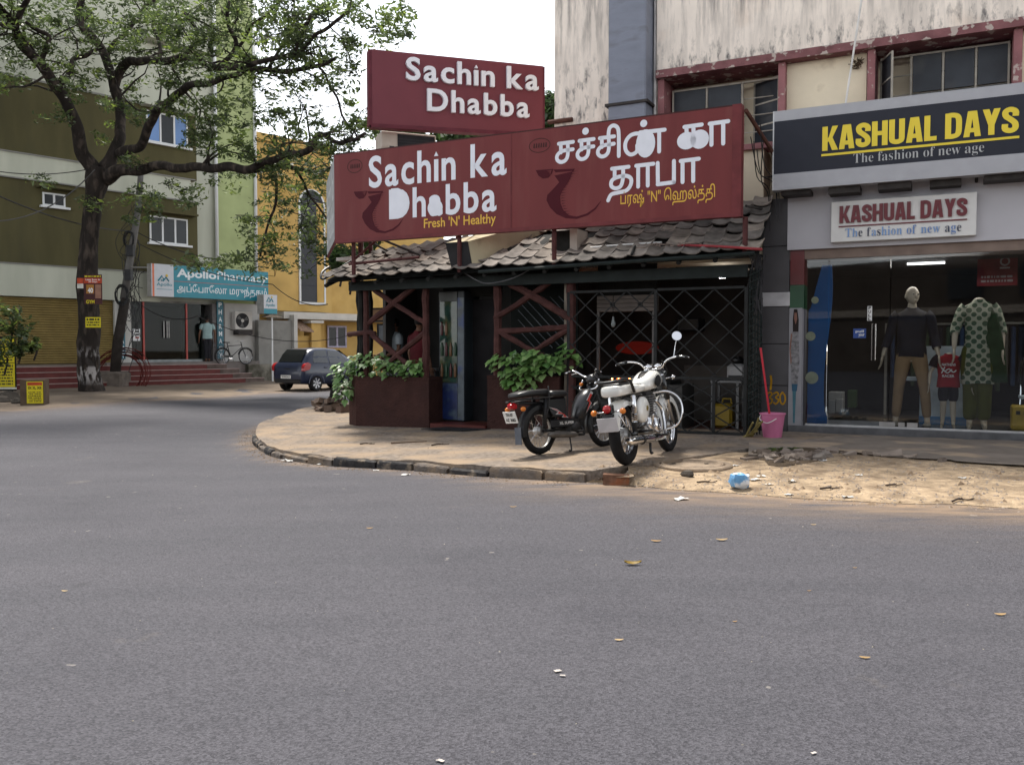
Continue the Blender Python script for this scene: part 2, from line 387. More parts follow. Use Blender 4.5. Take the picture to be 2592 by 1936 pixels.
# kerb stones, each a piece of its own along the visible bend
KS = resample(catmull(KW[2:], 8), 400); Ls = sum((b - a).length for a, b in zip(KS[:-1], KS[1:])); s = 0; i = 12; ks_n = 0
while i < 396:
    ln = rnd.uniform(.38, .75); j = min(398, i + max(3, int(ln / (Ls / 399)))); a, b = KS[i], KS[j]; d = (b - a).normalized(); nrm = Vector((-d.y, d.x, 0)); mid = (a + b) / 2
    if mid.y < 14.5:
        z0 = gr(mid.x, mid.y); zt = gp(mid.x, mid.y) - z0 + rnd.uniform(-.05, -.012); w_ = rnd.uniform(.10, .15)
        mb = MB(); l2 = (b - a).length / 2 - .002; st = []
        for zz, ins in ((-.05, 0), (zt * .55, rnd.uniform(-.01, .01)), (zt - .02, .0), (zt, .022)):
            st.append([Vector((sx * (l2 - (ins if ins > 0 else 0)) + rnd.uniform(-.008, .008), sy * w_ / 2 + (ins + rnd.uniform(0, .016) if sy < 0 else 0), zz + rnd.uniform(-.008, .008))) for sx, sy in ((-1, -1), (-.33, -1), (.33, -1), (1, -1), (1, 1), (.33, 1), (-.33, 1), (-1, 1))])
        mb.loft(st); M = Matrix.Translation((mid.x, mid.y, z0)) @ Matrix.Rotation(atan2(d.y, d.x), 4, 'Z') @ Matrix.Translation((0, w_ / 2 - .02, 0))
        mb.build('kerb_stone', M_black if (75 < i < 215 and rnd.random() < .85) or (i >= 215 and rnd.random() < .35) else M_kerb, pav, 40, M=M); ks_n += 1
    i = j + 1
# dirt verge and concrete apron in front of the shop
def strip(name, A, B, za, zb, m, n=10, amp=.012, N=90, pw=1.0):
    A = resample(catmull(A, 6), N); B = resample(catmull(B, 6), N); vs = []
    for i in range(N):
        for j in range(n + 1):
            t = j / n; p = A[i].lerp(B[i], t); tz = t ** pw; w = mn.noise(Vector((p.x * 2.3, p.y * 2.3, 5))) * .05 if j in (0,) else 0
            p = p + (A[i] - B[i]).normalized() * w
            h = (mn.noise(p * 2.1) * amp * 1.4 + mn.noise(p * 7) * amp * .8) * (0 if j == 0 else 1)
            vs.append((p.x, p.y, za(p) * (1 - tz) + zb(p) * tz + h))
    fs = [(i * (n + 1) + j, (i + 1) * (n + 1) + j, (i + 1) * (n + 1) + j + 1, i * (n + 1) + j + 1) for i in range(N - 1) for j in range(n)]
    mb = MB(); mb.add(vs, fs); return tag(mb.build(name, m, None, 60), kind='structure')
strip('dirt_verge', DW, [p + (p - q).normalized() * (.9 if k < 3 else .35 if k < 5 else .12) for k, (p, q) in enumerate(zip(EW, DW))], lambda p: gr(p.x, p.y) + .004, lambda p: gp(p.x, p.y) - .012, M_sand, pw=.55)
ap = [FR.w(x, -.1, 0) for x in (-.75, .2, 1.2, 2.2, 3.2, 5, 6.4)]; apo = [EW[3] + Vector((0, .02, 0))] + EW[4:]
strip('concrete_apron', apo, ap, lambda p: gp(p.x, p.y) + .006, lambda p: .15, mat('apron_concrete', (.18, .15, .125), .9, .2, 3, .4, 30, col2=(.32, .245, .175), c2=(.5, .65), c2scale=2, world=True), 8, .006)
vi = [p + Vector((-.756, .654, 0)) * 9 for p in VW]
strip('dusty_verge', VW, vi, lambda p: gr(p.x, p.y) + .004, lambda p: gr(p.x, p.y) + .05, mat('dust', (.165, .13, .10), .95, .2, 1.5, .5, 10, col2=(.14, .11, .085), c2=(.5, .7), c2scale=.8, world=True), 10, .03)
gs = MB(); nn = 0
for i in range(41):
    for j in range(13):
        p = FR.w(-2.2 + i * .215, -2.3 + j * .18, 0); gs.v.append((p.x, p.y, gp(p.x, p.y) - .04))
gs.f += [(i * 13 + j, (i + 1) * 13 + j, (i + 1) * 13 + j + 1, i * 13 + j + 1) for i in range(40) for j in range(12)]
tag(gs.build('broken_pavement_bed', mat('rubble_soil', (.085, .062, .042), .95, .4, 8, .8, 25, world=True), None, True), kind='structure')

from mathutils.bvhtree import BVHTree
gv, gf = [], []
for o_ in list(COL.objects):
    if o_.type == 'MESH' and o_.name in ('road', 'pavement', 'dirt_verge', 'concrete_apron', 'dusty_verge'):
        n0 = len(gv); gv += [tuple(v.co) for v in o_.data.vertices]; gf += [tuple(i + n0 for i in p.vertices) for p in o_.data.polygons]
GB = BVHTree.FromPolygons(gv, gf)
def surf(x, y): h = GB.ray_cast(Vector((x, y, 5)), Vector((0, 0, -1))); return h[0].z if h[0] else 0.0
def hit(u, v, *a): h = GB.ray_cast(Vector((0, 0, CAMH)), ray(u, v).normalized()); return h[0].copy()
# ------------------------------------------------------------------ weathered building above the shop
def stained():
    m = mat('stained_cream_wall', (.80, .71, .62), .85, .07, 3, .15, 60, col2=(.66, .52, .41), c2=(.6, .85), c2scale=1.2); t = m.node_tree; N = t.nodes; L = t.links; p = N['Principled BSDF']
    src = p.inputs['Base Color'].links[0].from_socket; tc = N.new('ShaderNodeTexCoord').outputs['Object']
    def streak(sx, sz, a, b, d=8, off=0):
        mp = N.new('ShaderNodeMapping'); mp.inputs['Scale'].default_value = (sx, sx, sz); mp.inputs['Location'].default_value = (off, 0, off); L.new(tc, mp.inputs[0]); n = N.new('ShaderNodeTexNoise'); n.inputs['Scale'].default_value = 1; n.inputs['Detail'].default_value = d; n.inputs['Roughness'].default_value = .68; L.new(mp.outputs[0], n.inputs[0])
        r = N.new('ShaderNodeMapRange'); r.inputs[1].default_value = a; r.inputs[2].default_value = b; L.new(n.outputs[0], r.inputs[0]); return r.outputs[0]
    def band(z0, z1):
        s = N.new('ShaderNodeSeparateXYZ'); L.new(tc, s.inputs[0]); r = N.new('ShaderNodeMapRange'); r.inputs[1].default_value = z0; r.inputs[2].default_value = z1; L.new(s.outputs[2], r.inputs[0]); return r.outputs[0]
    def op(o, a, b):
        x = N.new('ShaderNodeMath'); x.operation = o; x.use_clamp = True
        for i, c in ((0, a), (1, b)):
            if isinstance(c, (int, float)): x.inputs[i].default_value = c
            else: L.new(c, x.inputs[i])
        return x.outputs[0]
    # mould runs down from the parapet, drips near the bottom edge of the band, blotches between
    f = op('MULTIPLY', streak(7, .75, .43, .68), op('ADD', band(5.7, 7.2), .30))
    f = op('MAXIMUM', f, op('MULTIPLY', streak(9, 3.0, .48, .66, off=3), op('MULTIPLY', band(6.05, 5.6), .95)))
    f = op('MAXIMUM', f, op('MULTIPLY', streak(2.2, .5, .62, .74, off=9), .5))
    for z_, c in ((f, (.075, .074, .08)),):
        x = N.new('ShaderNodeMix'); x.data_type = 'RGBA'; L.new(z_, x.inputs[0]); L.new(src, x.inputs[6]); x.inputs[7].default_value = (*c, 1); src = x.outputs[2]
    L.new(src, p.inputs['Base Color']); return m
M_cream = stained()
M_cream2 = mat('cream_wall', (.74, .64, .48), .85, .08, 2, .15, 60, col2=(.42, .33, .23), c2=(.6, .75), c2scale=2)
M_maroon = mat('maroon_trim', (.26, .115, .118), .7, .2, 4, .2, 40, col2=(.45, .36, .32), c2=(.62, .66), c2scale=9)
M_glassd = mat('dusty_window_glass', (.030, .034, .042), .35, .4, 2, col2=(.10, .095, .09), c2=(.5, .75), c2scale=1.5, spec=.2)
M_steel_fr = mat('window_steel', (.36, .33, .28), .6, .2, 8)
bld = thing('weathered_building', 'cream rendered building streaked with black mould, maroon window trim, above the clothes shop', 'building', FR.M)
BX('wall', (-3.93, .02, 2.62), (-2.2, 8, 9.6), M_cream, bld)
BX('wall', (-2.2, .55, 3.2), (8, 8, 9.6), M_cream2, bld)
BX('wall', (-2.2, .02, 2.62), (-.62, .55, 4.22), M_cream2, bld)
BX('parapet_wall', (-2.195, -.10, 5.515), (8, .55, 9.6), M_cream, bld)
BX('lintel', (-2.197, -.14, 5.40), (8, .55, 5.515), mat('peeling_maroon', (.19, .085, .088), .8, .25, 5, .4, 30, col2=(.42, .35, .31), c2=(.56, .6), c2scale=7), bld)
for x0, x1 in ((-.44, .80), (2.50, 3.8)): BX('wall_panel', (x0 + .06, .08, 4.1), (x1 - .06, .5, 5.40), M_cream2, bld)
for x in (-2.19, -.42, .76, 2.49, 3.8): BX('window_post', (x, -.06, 3.6), (x + .10, .5, 5.398), M_maroon, bld, .006)
BX('sill', (-2.1, -.05, 4.22), (-.42, .3, 4.30), M_maroon, bld)
BX('sill', (.86, -.05, 4.22), (2.49, .3, 4.30), M_maroon, bld)
def steel_window(x0, x1, z0, z1, y, cols, rows, parent, openl=None):
    f = MB(); T = .025
    f.box((x0, y, z0), (x0 + T, y + .04, z1)); f.box((x1 - T, y, z0), (x1, y + .04, z1)); f.box((x0 + T, y, z0), (x1 - T, y + .04, z0 + T)); f.box((x0 + T, y, z1 - T), (x1 - T, y + .04, z1))
    for i in range(1, cols): xx = x0 + (x1 - x0) * i / cols; f.box((xx - T / 2, y + .002, z0 + T), (xx + T / 2, y + .038, z1 - T))
    w_ = f.build('window', M_steel_fr, parent); cw = (x1 - x0) / cols
    for i in range(cols):
        for j in range(rows):
            if openl is not None and i == openl: continue
            a = x0 + cw * i + .02; b = x0 + cw * (i + 1) - .02; c = z0 + (z1 - z0) * j / rows + .012; d = z0 + (z1 - z0) * (j + 1) / rows - .012
            BX('pane', (a, y + .012, c), (b, y + .018, d), M_glassd, w_)
    b = MB()
    for j in range(1, rows * 2):
        zz = z0 + (z1 - z0) * j / (rows * 2); b.tube([(x0 + .02, y + .05, zz), (x1 - .02, y + .05, zz)], .008, 5)
    b.build('bars', M_steel_fr, w_); return w_
wa = steel_window(-2.06, -.46, 4.30, 5.30, .28, 3, 2, bld, 2)
wb = steel_window(.90, 2.47, 4.30, 5.36, .28, 4, 2, bld, 0)
for x, ang, ww, nm in ((-.43, radians(150), .5, wa), (.92, radians(-68), .42, wb)):
    f = MB(); T = .022; f.box((0, -.012, 0), (T, .012, 1.0)); f.box((ww - T, -.012, 0), (ww, .012, 1.0))
    for zz in (0, .33, .65, 1.0 - T): f.box((T, -.012, zz), (ww - T, .012, zz + T))
    s_ = f.build('open_casement', M_steel_fr, bld, M=TR(x, .26, 4.32, ang)); BX('pane', (.02, -.004, .02), (ww - .02, .004, .98), M_glassd, s_)
du = MB(); du.bbox((-2.86, -.40, 3.9), (-2.27, .015, 9.6), .02); dct = du.build('duct', mat('duct_blue_grey', (.20, .215, .26), .55, .12, 2, .1, 20, stretch=(1, 1, 3), col2=(.11, .11, .125), c2=(.55, .8), c2scale=2), bld)
BX('clamp', (-2.9, -.43, 4.99), (-2.23, .0, 5.03), mat('dark_iron', (.04, .035, .033), .6, .3, 9), dct)
mb = MB(); mb.tube([(-2.235, -.05, 4.0), (-2.235, -.05, 9.6)], .022, 8); mb.build('drain_pipe', mat('grey_pipe', (.45, .43, .42), .5), bld)
mb = MB(); mb.tube([(-3.6, -.02, 4.98), (-4.02, -.02, 4.98)], .035, 6); mb.build('bracket', mat('rust', (.09, .04, .03), .8, .3, 9), bld)
mb = MB()
for i in range(40):
    a = rnd.uniform(0, 6.28); r = rnd.uniform(.01, .09); x = .62 + r * cos(a); z = 5.27 + r * sin(a) * .8; mb.tube([(x, .07, z), (x + rnd.uniform(-.06, .06), .02, z + rnd.uniform(-.06, .04))], .006, 4)
mb.build('nest', mat('straw', (.10, .07, .045), .9), bld)
tag(mb and BX('white_pole', (0, 0, 0), (.001, .001, .001), None), 'x', 'x') if False else None
p0 = FR.loc(2130, 262, -.45); p1 = FR.loc(2187, -40, -.45); mb = MB(); mb.tube([(p0[0], -.45, p0[1] - .4), (p1[0], -.45, p1[1])], .014, 8)
t_ = mb.build('white_pole', mat('white_pvc', (.62, .60, .57), .5)); t_.matrix_world = FR.M; tag(t_, 'thin white pole leaning up the cream building behind the dark shop sign', 'pole')

# ------------------------------------------------------------------ clothes shop on the right
shop = thing('clothes_shop', 'glass fronted clothes shop with dark grey pillar and pale grey fascia', 'shop', FR.M)
M_tile = mat('grey_pillar_tile', (.062, .058, .062), .45, .15, 3, .05, 60)
M_grout = mat('dark_joint', (.025, .024, .025), .9)
BX('pillar', (-.60, -.02, .05), (-.24, .5, 3.45), M_grout, shop)
pl_ = [o for o in shop.children if o.name.startswith('pillar')][0]
for z0, z1 in ((.13, .80), (.808, 1.40), (1.408, 1.94), (2.15, 2.80), (2.808, 3.48)): BX('tile', (-.612, -.032, z0), (-.231, .45, z1), M_tile, pl_, .004)
BX('tile', (-.63, -.05, 1.945), (-.222, .45, 2.145), mat('white_tile', (.40, .39, .40), .4), pl_, .004)
pan = lambda n, z0, z1, m, y=-.045: BX(n, (-.222, y, z0), (-.03, .3, z1), m, shop)
pan('side_panel', .14, 1.90, mat('lilac_grey_panel', (.19, .185, .20), .5, .1, 2))
pan('side_panel', 1.903, 2.24, mat('dark_green_panel', (.012, .055, .022), .4, .3, 3))
pan('side_panel', 2.243, 2.73, mat('dark_red_panel', (.10, .012, .012), .4, .3, 3))
M_fas = mat('fascia_grey', (.44, .43, .455), .5, .06, 2, col2=(.33, .31, .31), c2=(.6, .8), c2scale=1.5)
BX('fascia', (-.26, -.09, 2.735), (6.5, .3, 3.60), M_fas, shop)
BX('soffit', (-.24, -.03, 2.60), (6.5, .5, 2.733), mat('soffit_brown', (.20, .15, .125), .7, .2, 4), shop)
BX('plinth', (-.22, -.07, .12), (6.5, .12, .243), mat('plinth_stone', (.085, .085, .09), .35, .25, 8), shop)
BX('sill', (0, .01, .244), (6.5, .05, .268), mat('aluminium', (.55, .55, .55), .35, metal=.8), shop)
GL = glass_mat('shop_glass', (.84, .86, .87), .85)
for a, b in ((.30, 1.09), (1.10, 6.4)): BX('glass_pane', (a, .02, .27), (b, .03, 2.60), GL, shop)
BX('glass_pane', (.0, .02, .27), (.29, .03, 2.60), GL, shop)
BX('floor', (-.2, .13, .1), (6.5, 4.2, .246), mat('shop_floor', (.10, .095, .09), .25, .2, 2), shop)
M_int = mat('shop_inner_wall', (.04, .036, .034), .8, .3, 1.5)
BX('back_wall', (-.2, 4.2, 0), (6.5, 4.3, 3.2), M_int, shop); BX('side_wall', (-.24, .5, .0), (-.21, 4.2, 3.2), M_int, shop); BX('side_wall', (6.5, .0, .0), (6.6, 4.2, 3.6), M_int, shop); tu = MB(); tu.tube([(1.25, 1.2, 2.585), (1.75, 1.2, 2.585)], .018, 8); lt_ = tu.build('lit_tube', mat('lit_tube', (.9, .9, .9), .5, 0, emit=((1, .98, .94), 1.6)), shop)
for lx in (1.5, 3.6):
    la = bpy.data.lights.new('shop_lamp', 'AREA'); la.energy = 5; la.shape = 'RECTANGLE'; la.size = 1.4; la.size_y = .3; la.color = (1, .96, .9); lo = bpy.data.objects.new('shop_lamp', la); COL.objects.link(lo); lo.matrix_world = FR.M @ Matrix.Translation((lx, .75, 2.56)) @ Matrix.Rotation(radians(-18), 4, 'X')
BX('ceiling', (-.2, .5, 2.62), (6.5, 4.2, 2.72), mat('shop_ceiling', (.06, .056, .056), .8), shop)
d_ = BX('door', (.30, .034, .27), (1.06, .040, .33), mat('door_rail', (.30, .30, .31), .35, metal=.7), shop)
for xx in (1.02, 1.065):
    mb = MB(); x_, za = FR.loc(2207, 820, -.06); zb = FR.loc(2212, 912, -.06)[1]; mb.tube([(x_ + (xx - 1.02), -.05, za), (x_ + (xx - 1.02), -.05, zb)], .010, 8); mb.build('handle', mat('chrome', (.62, .62, .63), .12, 0, metal=1), d_)
for a, b in ((.98, 1.18), (1.22, 1.30), (1.33, 1.46)): BX('glass_clamp', (a, -.005, .27), (b, .018, .33), mat('brushed', (.40, .39, .38), .3, metal=.6), shop)
# standing blue board with a wavy edge and cream dots
poly = []
for i in range(25):
    z = .27 + (2.52 - .27) * i / 24; t = i / 24; poly.append((.285 - .05 * sin(t * 5.2 + .3) * (t > .05) - 0, z))
bb_ = MB(); bb_.prism([(.015, .27)] + poly + [(.19, 2.52), (.045, 1.92), (.015, 1.88)], .10, .13)
bo = bb_.build('display_board', mat('blue_board', (.012, .095, .28), .5, .12, 2)); bo.matrix_world = FR.M; tag(bo, 'tall blue wavy edged display board with cream dots behind the glass by the pillar', 'display board')
for u, v, r in ((2063, 760, .05), (2052, 851, .066), (2055, 956, .088)):
    x, z = FR.loc(u, v, .1); mb = MB(); mb.lathe([(0, .092), (r, .092), (r, .1)], 20, axis='y', M=Matrix.Translation((x, 0, z))); mb.build('dot', mat('cream_dot', (.42, .44, .30), .5), bo)
def sheet(F, u0, v0, u1, v1, y, m, name, parent=None, th=.004):
    x0, z1 = F.loc(u0, v0, y); x1, z0 = F.loc(u1, v1, y); o = BX(name, (min(x0, x1), y, min(z0, z1)), (max(x0, x1), y + th, max(z0, z1)), m, parent)
    if parent is None: o.matrix_world = F.M
    return o, min(x0, x1), max(x0, x1), min(z0, z1), max(z0, z1)
M_white = mat('white_print', (.62, .62, .61), .5, .04); M_blk = mat('black_print', (.012, .012, .013), .5, 0)
o, a, b, c, d = sheet(FR, 2196, 775, 2207, 812, .012, M_white, 'door_sticker', th=.003); tag(o, 'small white vertical PULL sticker on the shop glass door', 'sticker')
for i, ch in enumerate('PULL'): zz = d - (i + .92) * (d - c) / 4; text(ch, a + .012, b - .012, zz, zz + (d - c) / 4 * .8, .009, M_blk, o, .03)
o, a, b, c, d = sheet(FR, 2160, 832, 2192, 856, .012, mat('blue_sticker', (.012, .045, .20), .4), 'door_sticker', th=.003); tag(o, 'small blue sticker lettered in white low on the shop glass door', 'sticker')
text('pull', a + .03, b - .03, c + .07, d - .02, .009, M_white, o, .02); text('your', a + .07, b - .02, c + .015, c + .06, .009, M_white, o, .02)
# woman poster on the narrow panel
ps, a, b, c, d = sheet(FR, 1998, 780, 2027, 1080, -.052, mat('poster_lilac', (.24, .235, .25), .5, .1, 3), 'poster', th=.004); tag(ps, 'narrow poster of a standing woman in grey dress with long dark hair beside the pillar', 'poster')
W_ = b - a; H_ = d - c
def pol(pts, m, y, nm='print'): mb = MB(); mb.add([(a + p[0] * W_, y, c + p[1] * H_) for p in pts], [tuple(range(len(pts)))]); return mb.build(nm, m, ps, norm=False)
pol([(.35, .99), (.62, .99), (.74, .9), (.72, .72), (.3, .72), (.28, .9)], mat('hair_print', (.02, .014, .013), .5), -.054)
pol([(.40, .96), (.58, .96), (.62, .91), (.5, .86), (.38, .91)], mat('skin_print', (.20, .10, .075), .5), -.056)
pol([(.22, .80), (.72, .80), (.84, .55), (.72, .36), (.25, .36), (.14, .6)], mat('dress_print', (.17, .165, .17), .5, .5, 20), -.0555)
pol([(.05, .66), (.16, .79), (.26, .78), (.14, .64), (.24, .55), (.16, .52)], mat('skin_print', 0), -.057)
pol([(.25, .36), (.72, .36), (.66, .30), (.30, .30)], mat('denim_print', (.03, .08, .13), .5), -.0555)
pol([(.33, .30), (.60, .30), (.53, .03), (.40, .03)], mat('teal_print', (.05, .13, .16), .5), -.0556)
# painted house number on the pillar
M_yel = mat('yellow_paint', (.40, .21, .012), .7, .25, 10)
u0, v0, u1, v1 = 1943, 992, 1987, 1024
x0, z1 = FR.loc(u0, v0, -.034); x1, z0 = FR.loc(u1, v1, -.034)
stroke([[(0, 6), (1.5, 7), (2.4, 5.6), (1.2, 4), (2.6, 2.4), (1.5, .2), (0, 1)], [(3.4, 6.2), (5, 7), (5.8, 5.6), (4.4, 4), (6, 2.4), (4.6, .2), (3.4, 1)], [(8, 7), (6.8, 5), (7, 1.6), (8.2, .2), (9.4, 2), (9.3, 5), (8, 7)]], .022, x0, x1, z0, z1, -.0345, M_yel, pl_, (0, 9.4, 0, 7), 'painted_number')
x0, z1 = FR.loc(1951, 952, -.034); x1, z0 = FR.loc(1958, 985, -.034)
stroke([[(0, 0), (.2, 3), (0, 5)]], .03, x0, x1, z0, z1, -.0345, M_yel, pl_, (0, 1, 0, 5), 'painted_number')

# signs of the shop
def ribbon(P, hw):
    P = [Vector((x, y, 0)) for x, y in P]; P = catmull(P, 4); n = len(P); L = []; R = []
    for i in range(n): t = (P[min(i + 1, n - 1)] - P[max(i - 1, 0)]).normalized(); q = Vector((-t.y, t.x, 0)) * hw; L.append(P[i] + q); R.append(P[i] - q)
    return [[(a.x, a.y), (b.x, b.y), (c.x, c.y), (d.x, d.y)] for a, b, c, d in zip(L[:-1], L[1:], R[1:], R[:-1])]
Q = lambda *p: [list(p)]; st_ = lambda x: Q((x, 0), (x + .19, 0), (x + .19, 1), (x, 1))
BLK = {'K': (.54, [st_(0), Q((.17, .36), (.35, 1), (.55, 1), (.33, .46), (.20, .36)), Q((.18, .52), (.34, .58), (.56, 0), (.35, 0))]), 'A': (.54, [Q((0, 0), (.19, 0), (.305, 1), (.13, 1)), Q((.35, 0), (.54, 0), (.41, 1), (.235, 1)), Q((.12, .17), (.42, .17), (.40, .34), (.14, .34))]),
 'S': (.50, [ribbon([(.405, .64), (.40, .82), (.25, .905), (.105, .83), (.12, .66), (.25, .53), (.39, .37), (.395, .17), (.25, .095), (.10, .17), (.095, .36)], .095)]), 'H': (.53, [st_(0), st_(.34), Q((.19, .42), (.34, .42), (.34, .59), (.19, .59))]),
 'U': (.52, [Q((0, .22), (.19, .22), (.19, 1), (0, 1)), Q((.33, .22), (.52, .22), (.52, 1), (.33, 1)), ribbon([(.095, .26), (.12, .14), (.26, .085), (.40, .14), (.425, .26)], .094)]), 'L': (.40, [st_(0), Q((.19, 0), (.40, 0), (.40, .17), (.19, .17))]), 'D': (.53, [st_(0), ribbon([(.12, .915), (.28, .91), (.41, .82), (.435, .5), (.41, .18), (.28, .09), (.12, .085)], .092)]),
 'Y': (.54, [Q((0, 1), (.20, 1), (.36, .40), (.18, .36)), Q((.34, 1), (.54, 1), (.36, .36), (.18, .40)), Q((.175, 0), (.365, 0), (.365, .44), (.175, .44))])}
def block(s, x0, x1, z0, z1, y, m, parent, th):
    tot = sum(BLK[c][0] + .045 if c != ' ' else .22 for c in s) - .045; k = (x1 - x0) / tot; x = x0; h = z1 - z0
    for c in s:
        if c == ' ': x += .22 * k; continue
        w, parts = BLK[c]; mb = MB(); d = 0
        for polys in parts:
            for pg_ in polys: mb.prism([(x + px * k, z0 + pz_ * h) for px, pz_ in pg_], y - d, y + th)
            d += min(.0012, th * .3)
        mb.build('letter', m, parent); x += (w + .045) * k
M_dk = mat('charcoal_sign', (.026, .028, .038), .5, .05); M_gb = mat('sign_grey_band', (.34, .34, .36), .45, .05); M_syl = mat('sign_yellow', (.72, .55, .03), .45, .03); M_sgr = mat('sign_pale_print', (.40, .40, .40), .5, .03)
sg = thing('shop_signboard', 'long charcoal signboard with yellow KASHUAL DAYS lettering above the clothes shop', 'signboard', FR.M)
BX('panel', (-.39, -.50, 3.74), (5.2, -.30, 4.46), M_dk, sg)
BX('border', (-.39, -.503, 4.46), (5.2, -.30, 4.60), M_gb, sg); BX('border', (-.39, -.503, 3.52), (5.2, -.30, 3.74), M_gb, sg)
BX('edge_trim', (-.405, -.506, 3.52), (-.388, -.29, 4.60), mat('sign_edge', (.4, .4, .4), .4, metal=.5), sg)
def R4(u0, v0, u1, v1, y): x0, z1 = FR.loc(u0, v0, y); x1, z0 = FR.loc(u1, v1, y); return x0, x1, z0, z1
xa, za = FR.loc(2081, 383, -.503); xb, zb = FR.loc(2578, 337, -.503); zt = FR.loc(2085, 322, -.503)[1]
block('KASHUAL DAYS', xa, xb, za, zt, -.5045, M_syl, sg, .0035)
xa2, zc = FR.loc(2079, 391, -.503); BX('underline', (xa2, -.5046, zc - .03), (xb + .01, -.5032, zc), M_syl, sg)
xa, za = FR.loc(2160, 412, -.503); xb, _ = FR.loc(2491, 380, -.503); zt = FR.loc(2160, 390, -.503)[1]
text(SERIF('The fashion of new age'), xa, xb, za - .045, zt, -.5045, M_sgr, sg, -.012)
for x in (.3, 2.1, 4): mb = MB(); mb.tube([(x, -.3, 3.62), (x, -.09, 3.5)], .02, 6); mb.build('bracket', mat('dark_iron', 0), sg)
mb = MB()
for i in range(9): a = -.3 + i * .62; mb.box((a, -.42 + rnd.uniform(0, .1), 3.44 + rnd.uniform(-.02, .02)), (a + rnd.uniform(.3, .55), -.12, 3.515))
mb.build('under_clutter', mat('dark_iron', 0), sg)
sb = thing('shop_name_box', 'small white sign box with raised dark red KASHUAL DAYS letters over the shop window', 'sign', FR.M)
x0, x1, z0, z1 = R4(2104, 512, 2471, 600, -.20); z1 = FR.loc(2104, 512, -.2)[1]; z0 = FR.loc(2106, 614, -.2)[1]
BX('box', (x0, -.20, z0), (x1, -.09, z1), mat('white_box', (.60, .59, .57), .45, .05), sb, .006)
M_red = mat('dark_red_letter', (.12, .006, .012), .4, .1)
xa, za = FR.loc(2125, 566, -.2); xb = FR.loc(2448, 548, -.2)[0]; zt = FR.loc(2125, 523, -.2)[1]
block('KASHUAL DAYS', xa, xb, za, zt, -.225, M_red, sb, .0245)
xa, zc = FR.loc(2123, 573, -.2); BX('underline', (xa, -.215, zc - .016), (xb, -.201, zc), M_red, sb)
xa, za = FR.loc(2140, 601, -.2); xb = FR.loc(2433, 585, -.2)[0]; zt = FR.loc(2140, 578, -.2)[1]
ML = [mat('pale_blue_letter', (.16, .28, .52), .4, .1), mat('faded_blue_letter', (.10, .19, .42), .4, .1), mat('navy_letter', (.015, .022, .06), .4, .1)]
s_ = 'The fashion of new age'; G = glyphs(SERIF('n'), 0)
lts = letters(SERIF(s_), xa, xb, za, zt - .01, -.212, None, sb, -.012, .011, .09, .34, ref=SERIF('Thk'), mats=[ML[k] for k in (0, 0, 2, 2, 0, 2, 0, 0, 0, 0, 1, 1, 0, 1, 0, 2, 1, 2)])
# ------------------------------------------------------------------ the corner restaurant
def randmat(name, cols, rough=.8, bump=.3, bscale=30, hue=.25, spec=.14):
    """colour varies from piece to piece (Object Info random) and with fine grain"""
    if name in MC: return MC[name]
    m = bpy.data.materials.new(name); m.use_nodes = True; t = m.node_tree; N = t.nodes; L = t.links; p = N['Principled BSDF']
    oi = N.new('ShaderNodeObjectInfo'); r = N.new('ShaderNodeValToRGB'); L.new(oi.outputs['Random'], r.inputs[0])
    e = r.color_ramp.elements
    while len(e) < len(cols): e.new(.5)
    for i, c in enumerate(cols): e[i].position = i / max(1, len(cols) - 1); e[i].color = (*c, 1)
    tc = N.new('ShaderNodeNewGeometry').outputs['Position']; n = N.new('ShaderNodeTexNoise'); n.inputs['Scale'].default_value = 7; n.inputs['Detail'].default_value = 7; L.new(tc, n.inputs[0])
    mr = N.new('ShaderNodeMapRange'); mr.inputs[1].default_value = .3; mr.inputs[2].default_value = .7; mr.inputs[3].default_value = 1 - hue; mr.inputs[4].default_value = 1 + hue; L.new(n.outputs[0], mr.inputs[0])
    x = N.new('ShaderNodeMix'); x.data_type = 'RGBA'; x.blend_type = 'MULTIPLY'; x.inputs[0].default_value = 1; L.new(r.outputs[0], x.inputs[6]); L.new(mr.outputs[0], x.inputs[7]); L.new(x.outputs[2], p.inputs['Base Color'])
    p.inputs['Roughness'].default_value = rough; p.inputs['Specular IOR Level'].default_value = spec
    if bump:
        n2 = N.new('ShaderNodeTexNoise'); n2.inputs['Scale'].default_value = bscale; L.new(tc, n2.inputs[0]); b = N.new('ShaderNodeBump'); b.inputs['Strength'].default_value = bump; b.inputs['Distance'].default_value = .01; L.new(n2.outputs[0], b.inputs['Height']); L.new(b.outputs[0], p.inputs['Normal'])
    MC[name] = m; return m
dh = thing('corner_restaurant', 'low open fronted corner restaurant shack with a worn grey tiled roof and red log trellises', 'restaurant', FR.M)
M_roof = randmat('old_roof_tile', [(.13, .116, .106), (.20, .175, .155), (.085, .076, .070), (.25, .21, .175), (.15, .132, .12)], .85, .3, 40, .35)
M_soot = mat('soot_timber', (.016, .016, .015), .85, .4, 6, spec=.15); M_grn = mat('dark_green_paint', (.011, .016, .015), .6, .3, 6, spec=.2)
M_log = mat('red_log_paint', (.062, .026, .023), .75, .35, 7, .6, 25, col2=(.05, .022, .02), c2=(.5, .65), c2scale=4)
M_plant = mat('planter_red_oxide', (.042, .019, .016), .85, .25, 5, .9, 28, col2=(.035, .017, .015), c2=(.5, .7), c2scale=2)
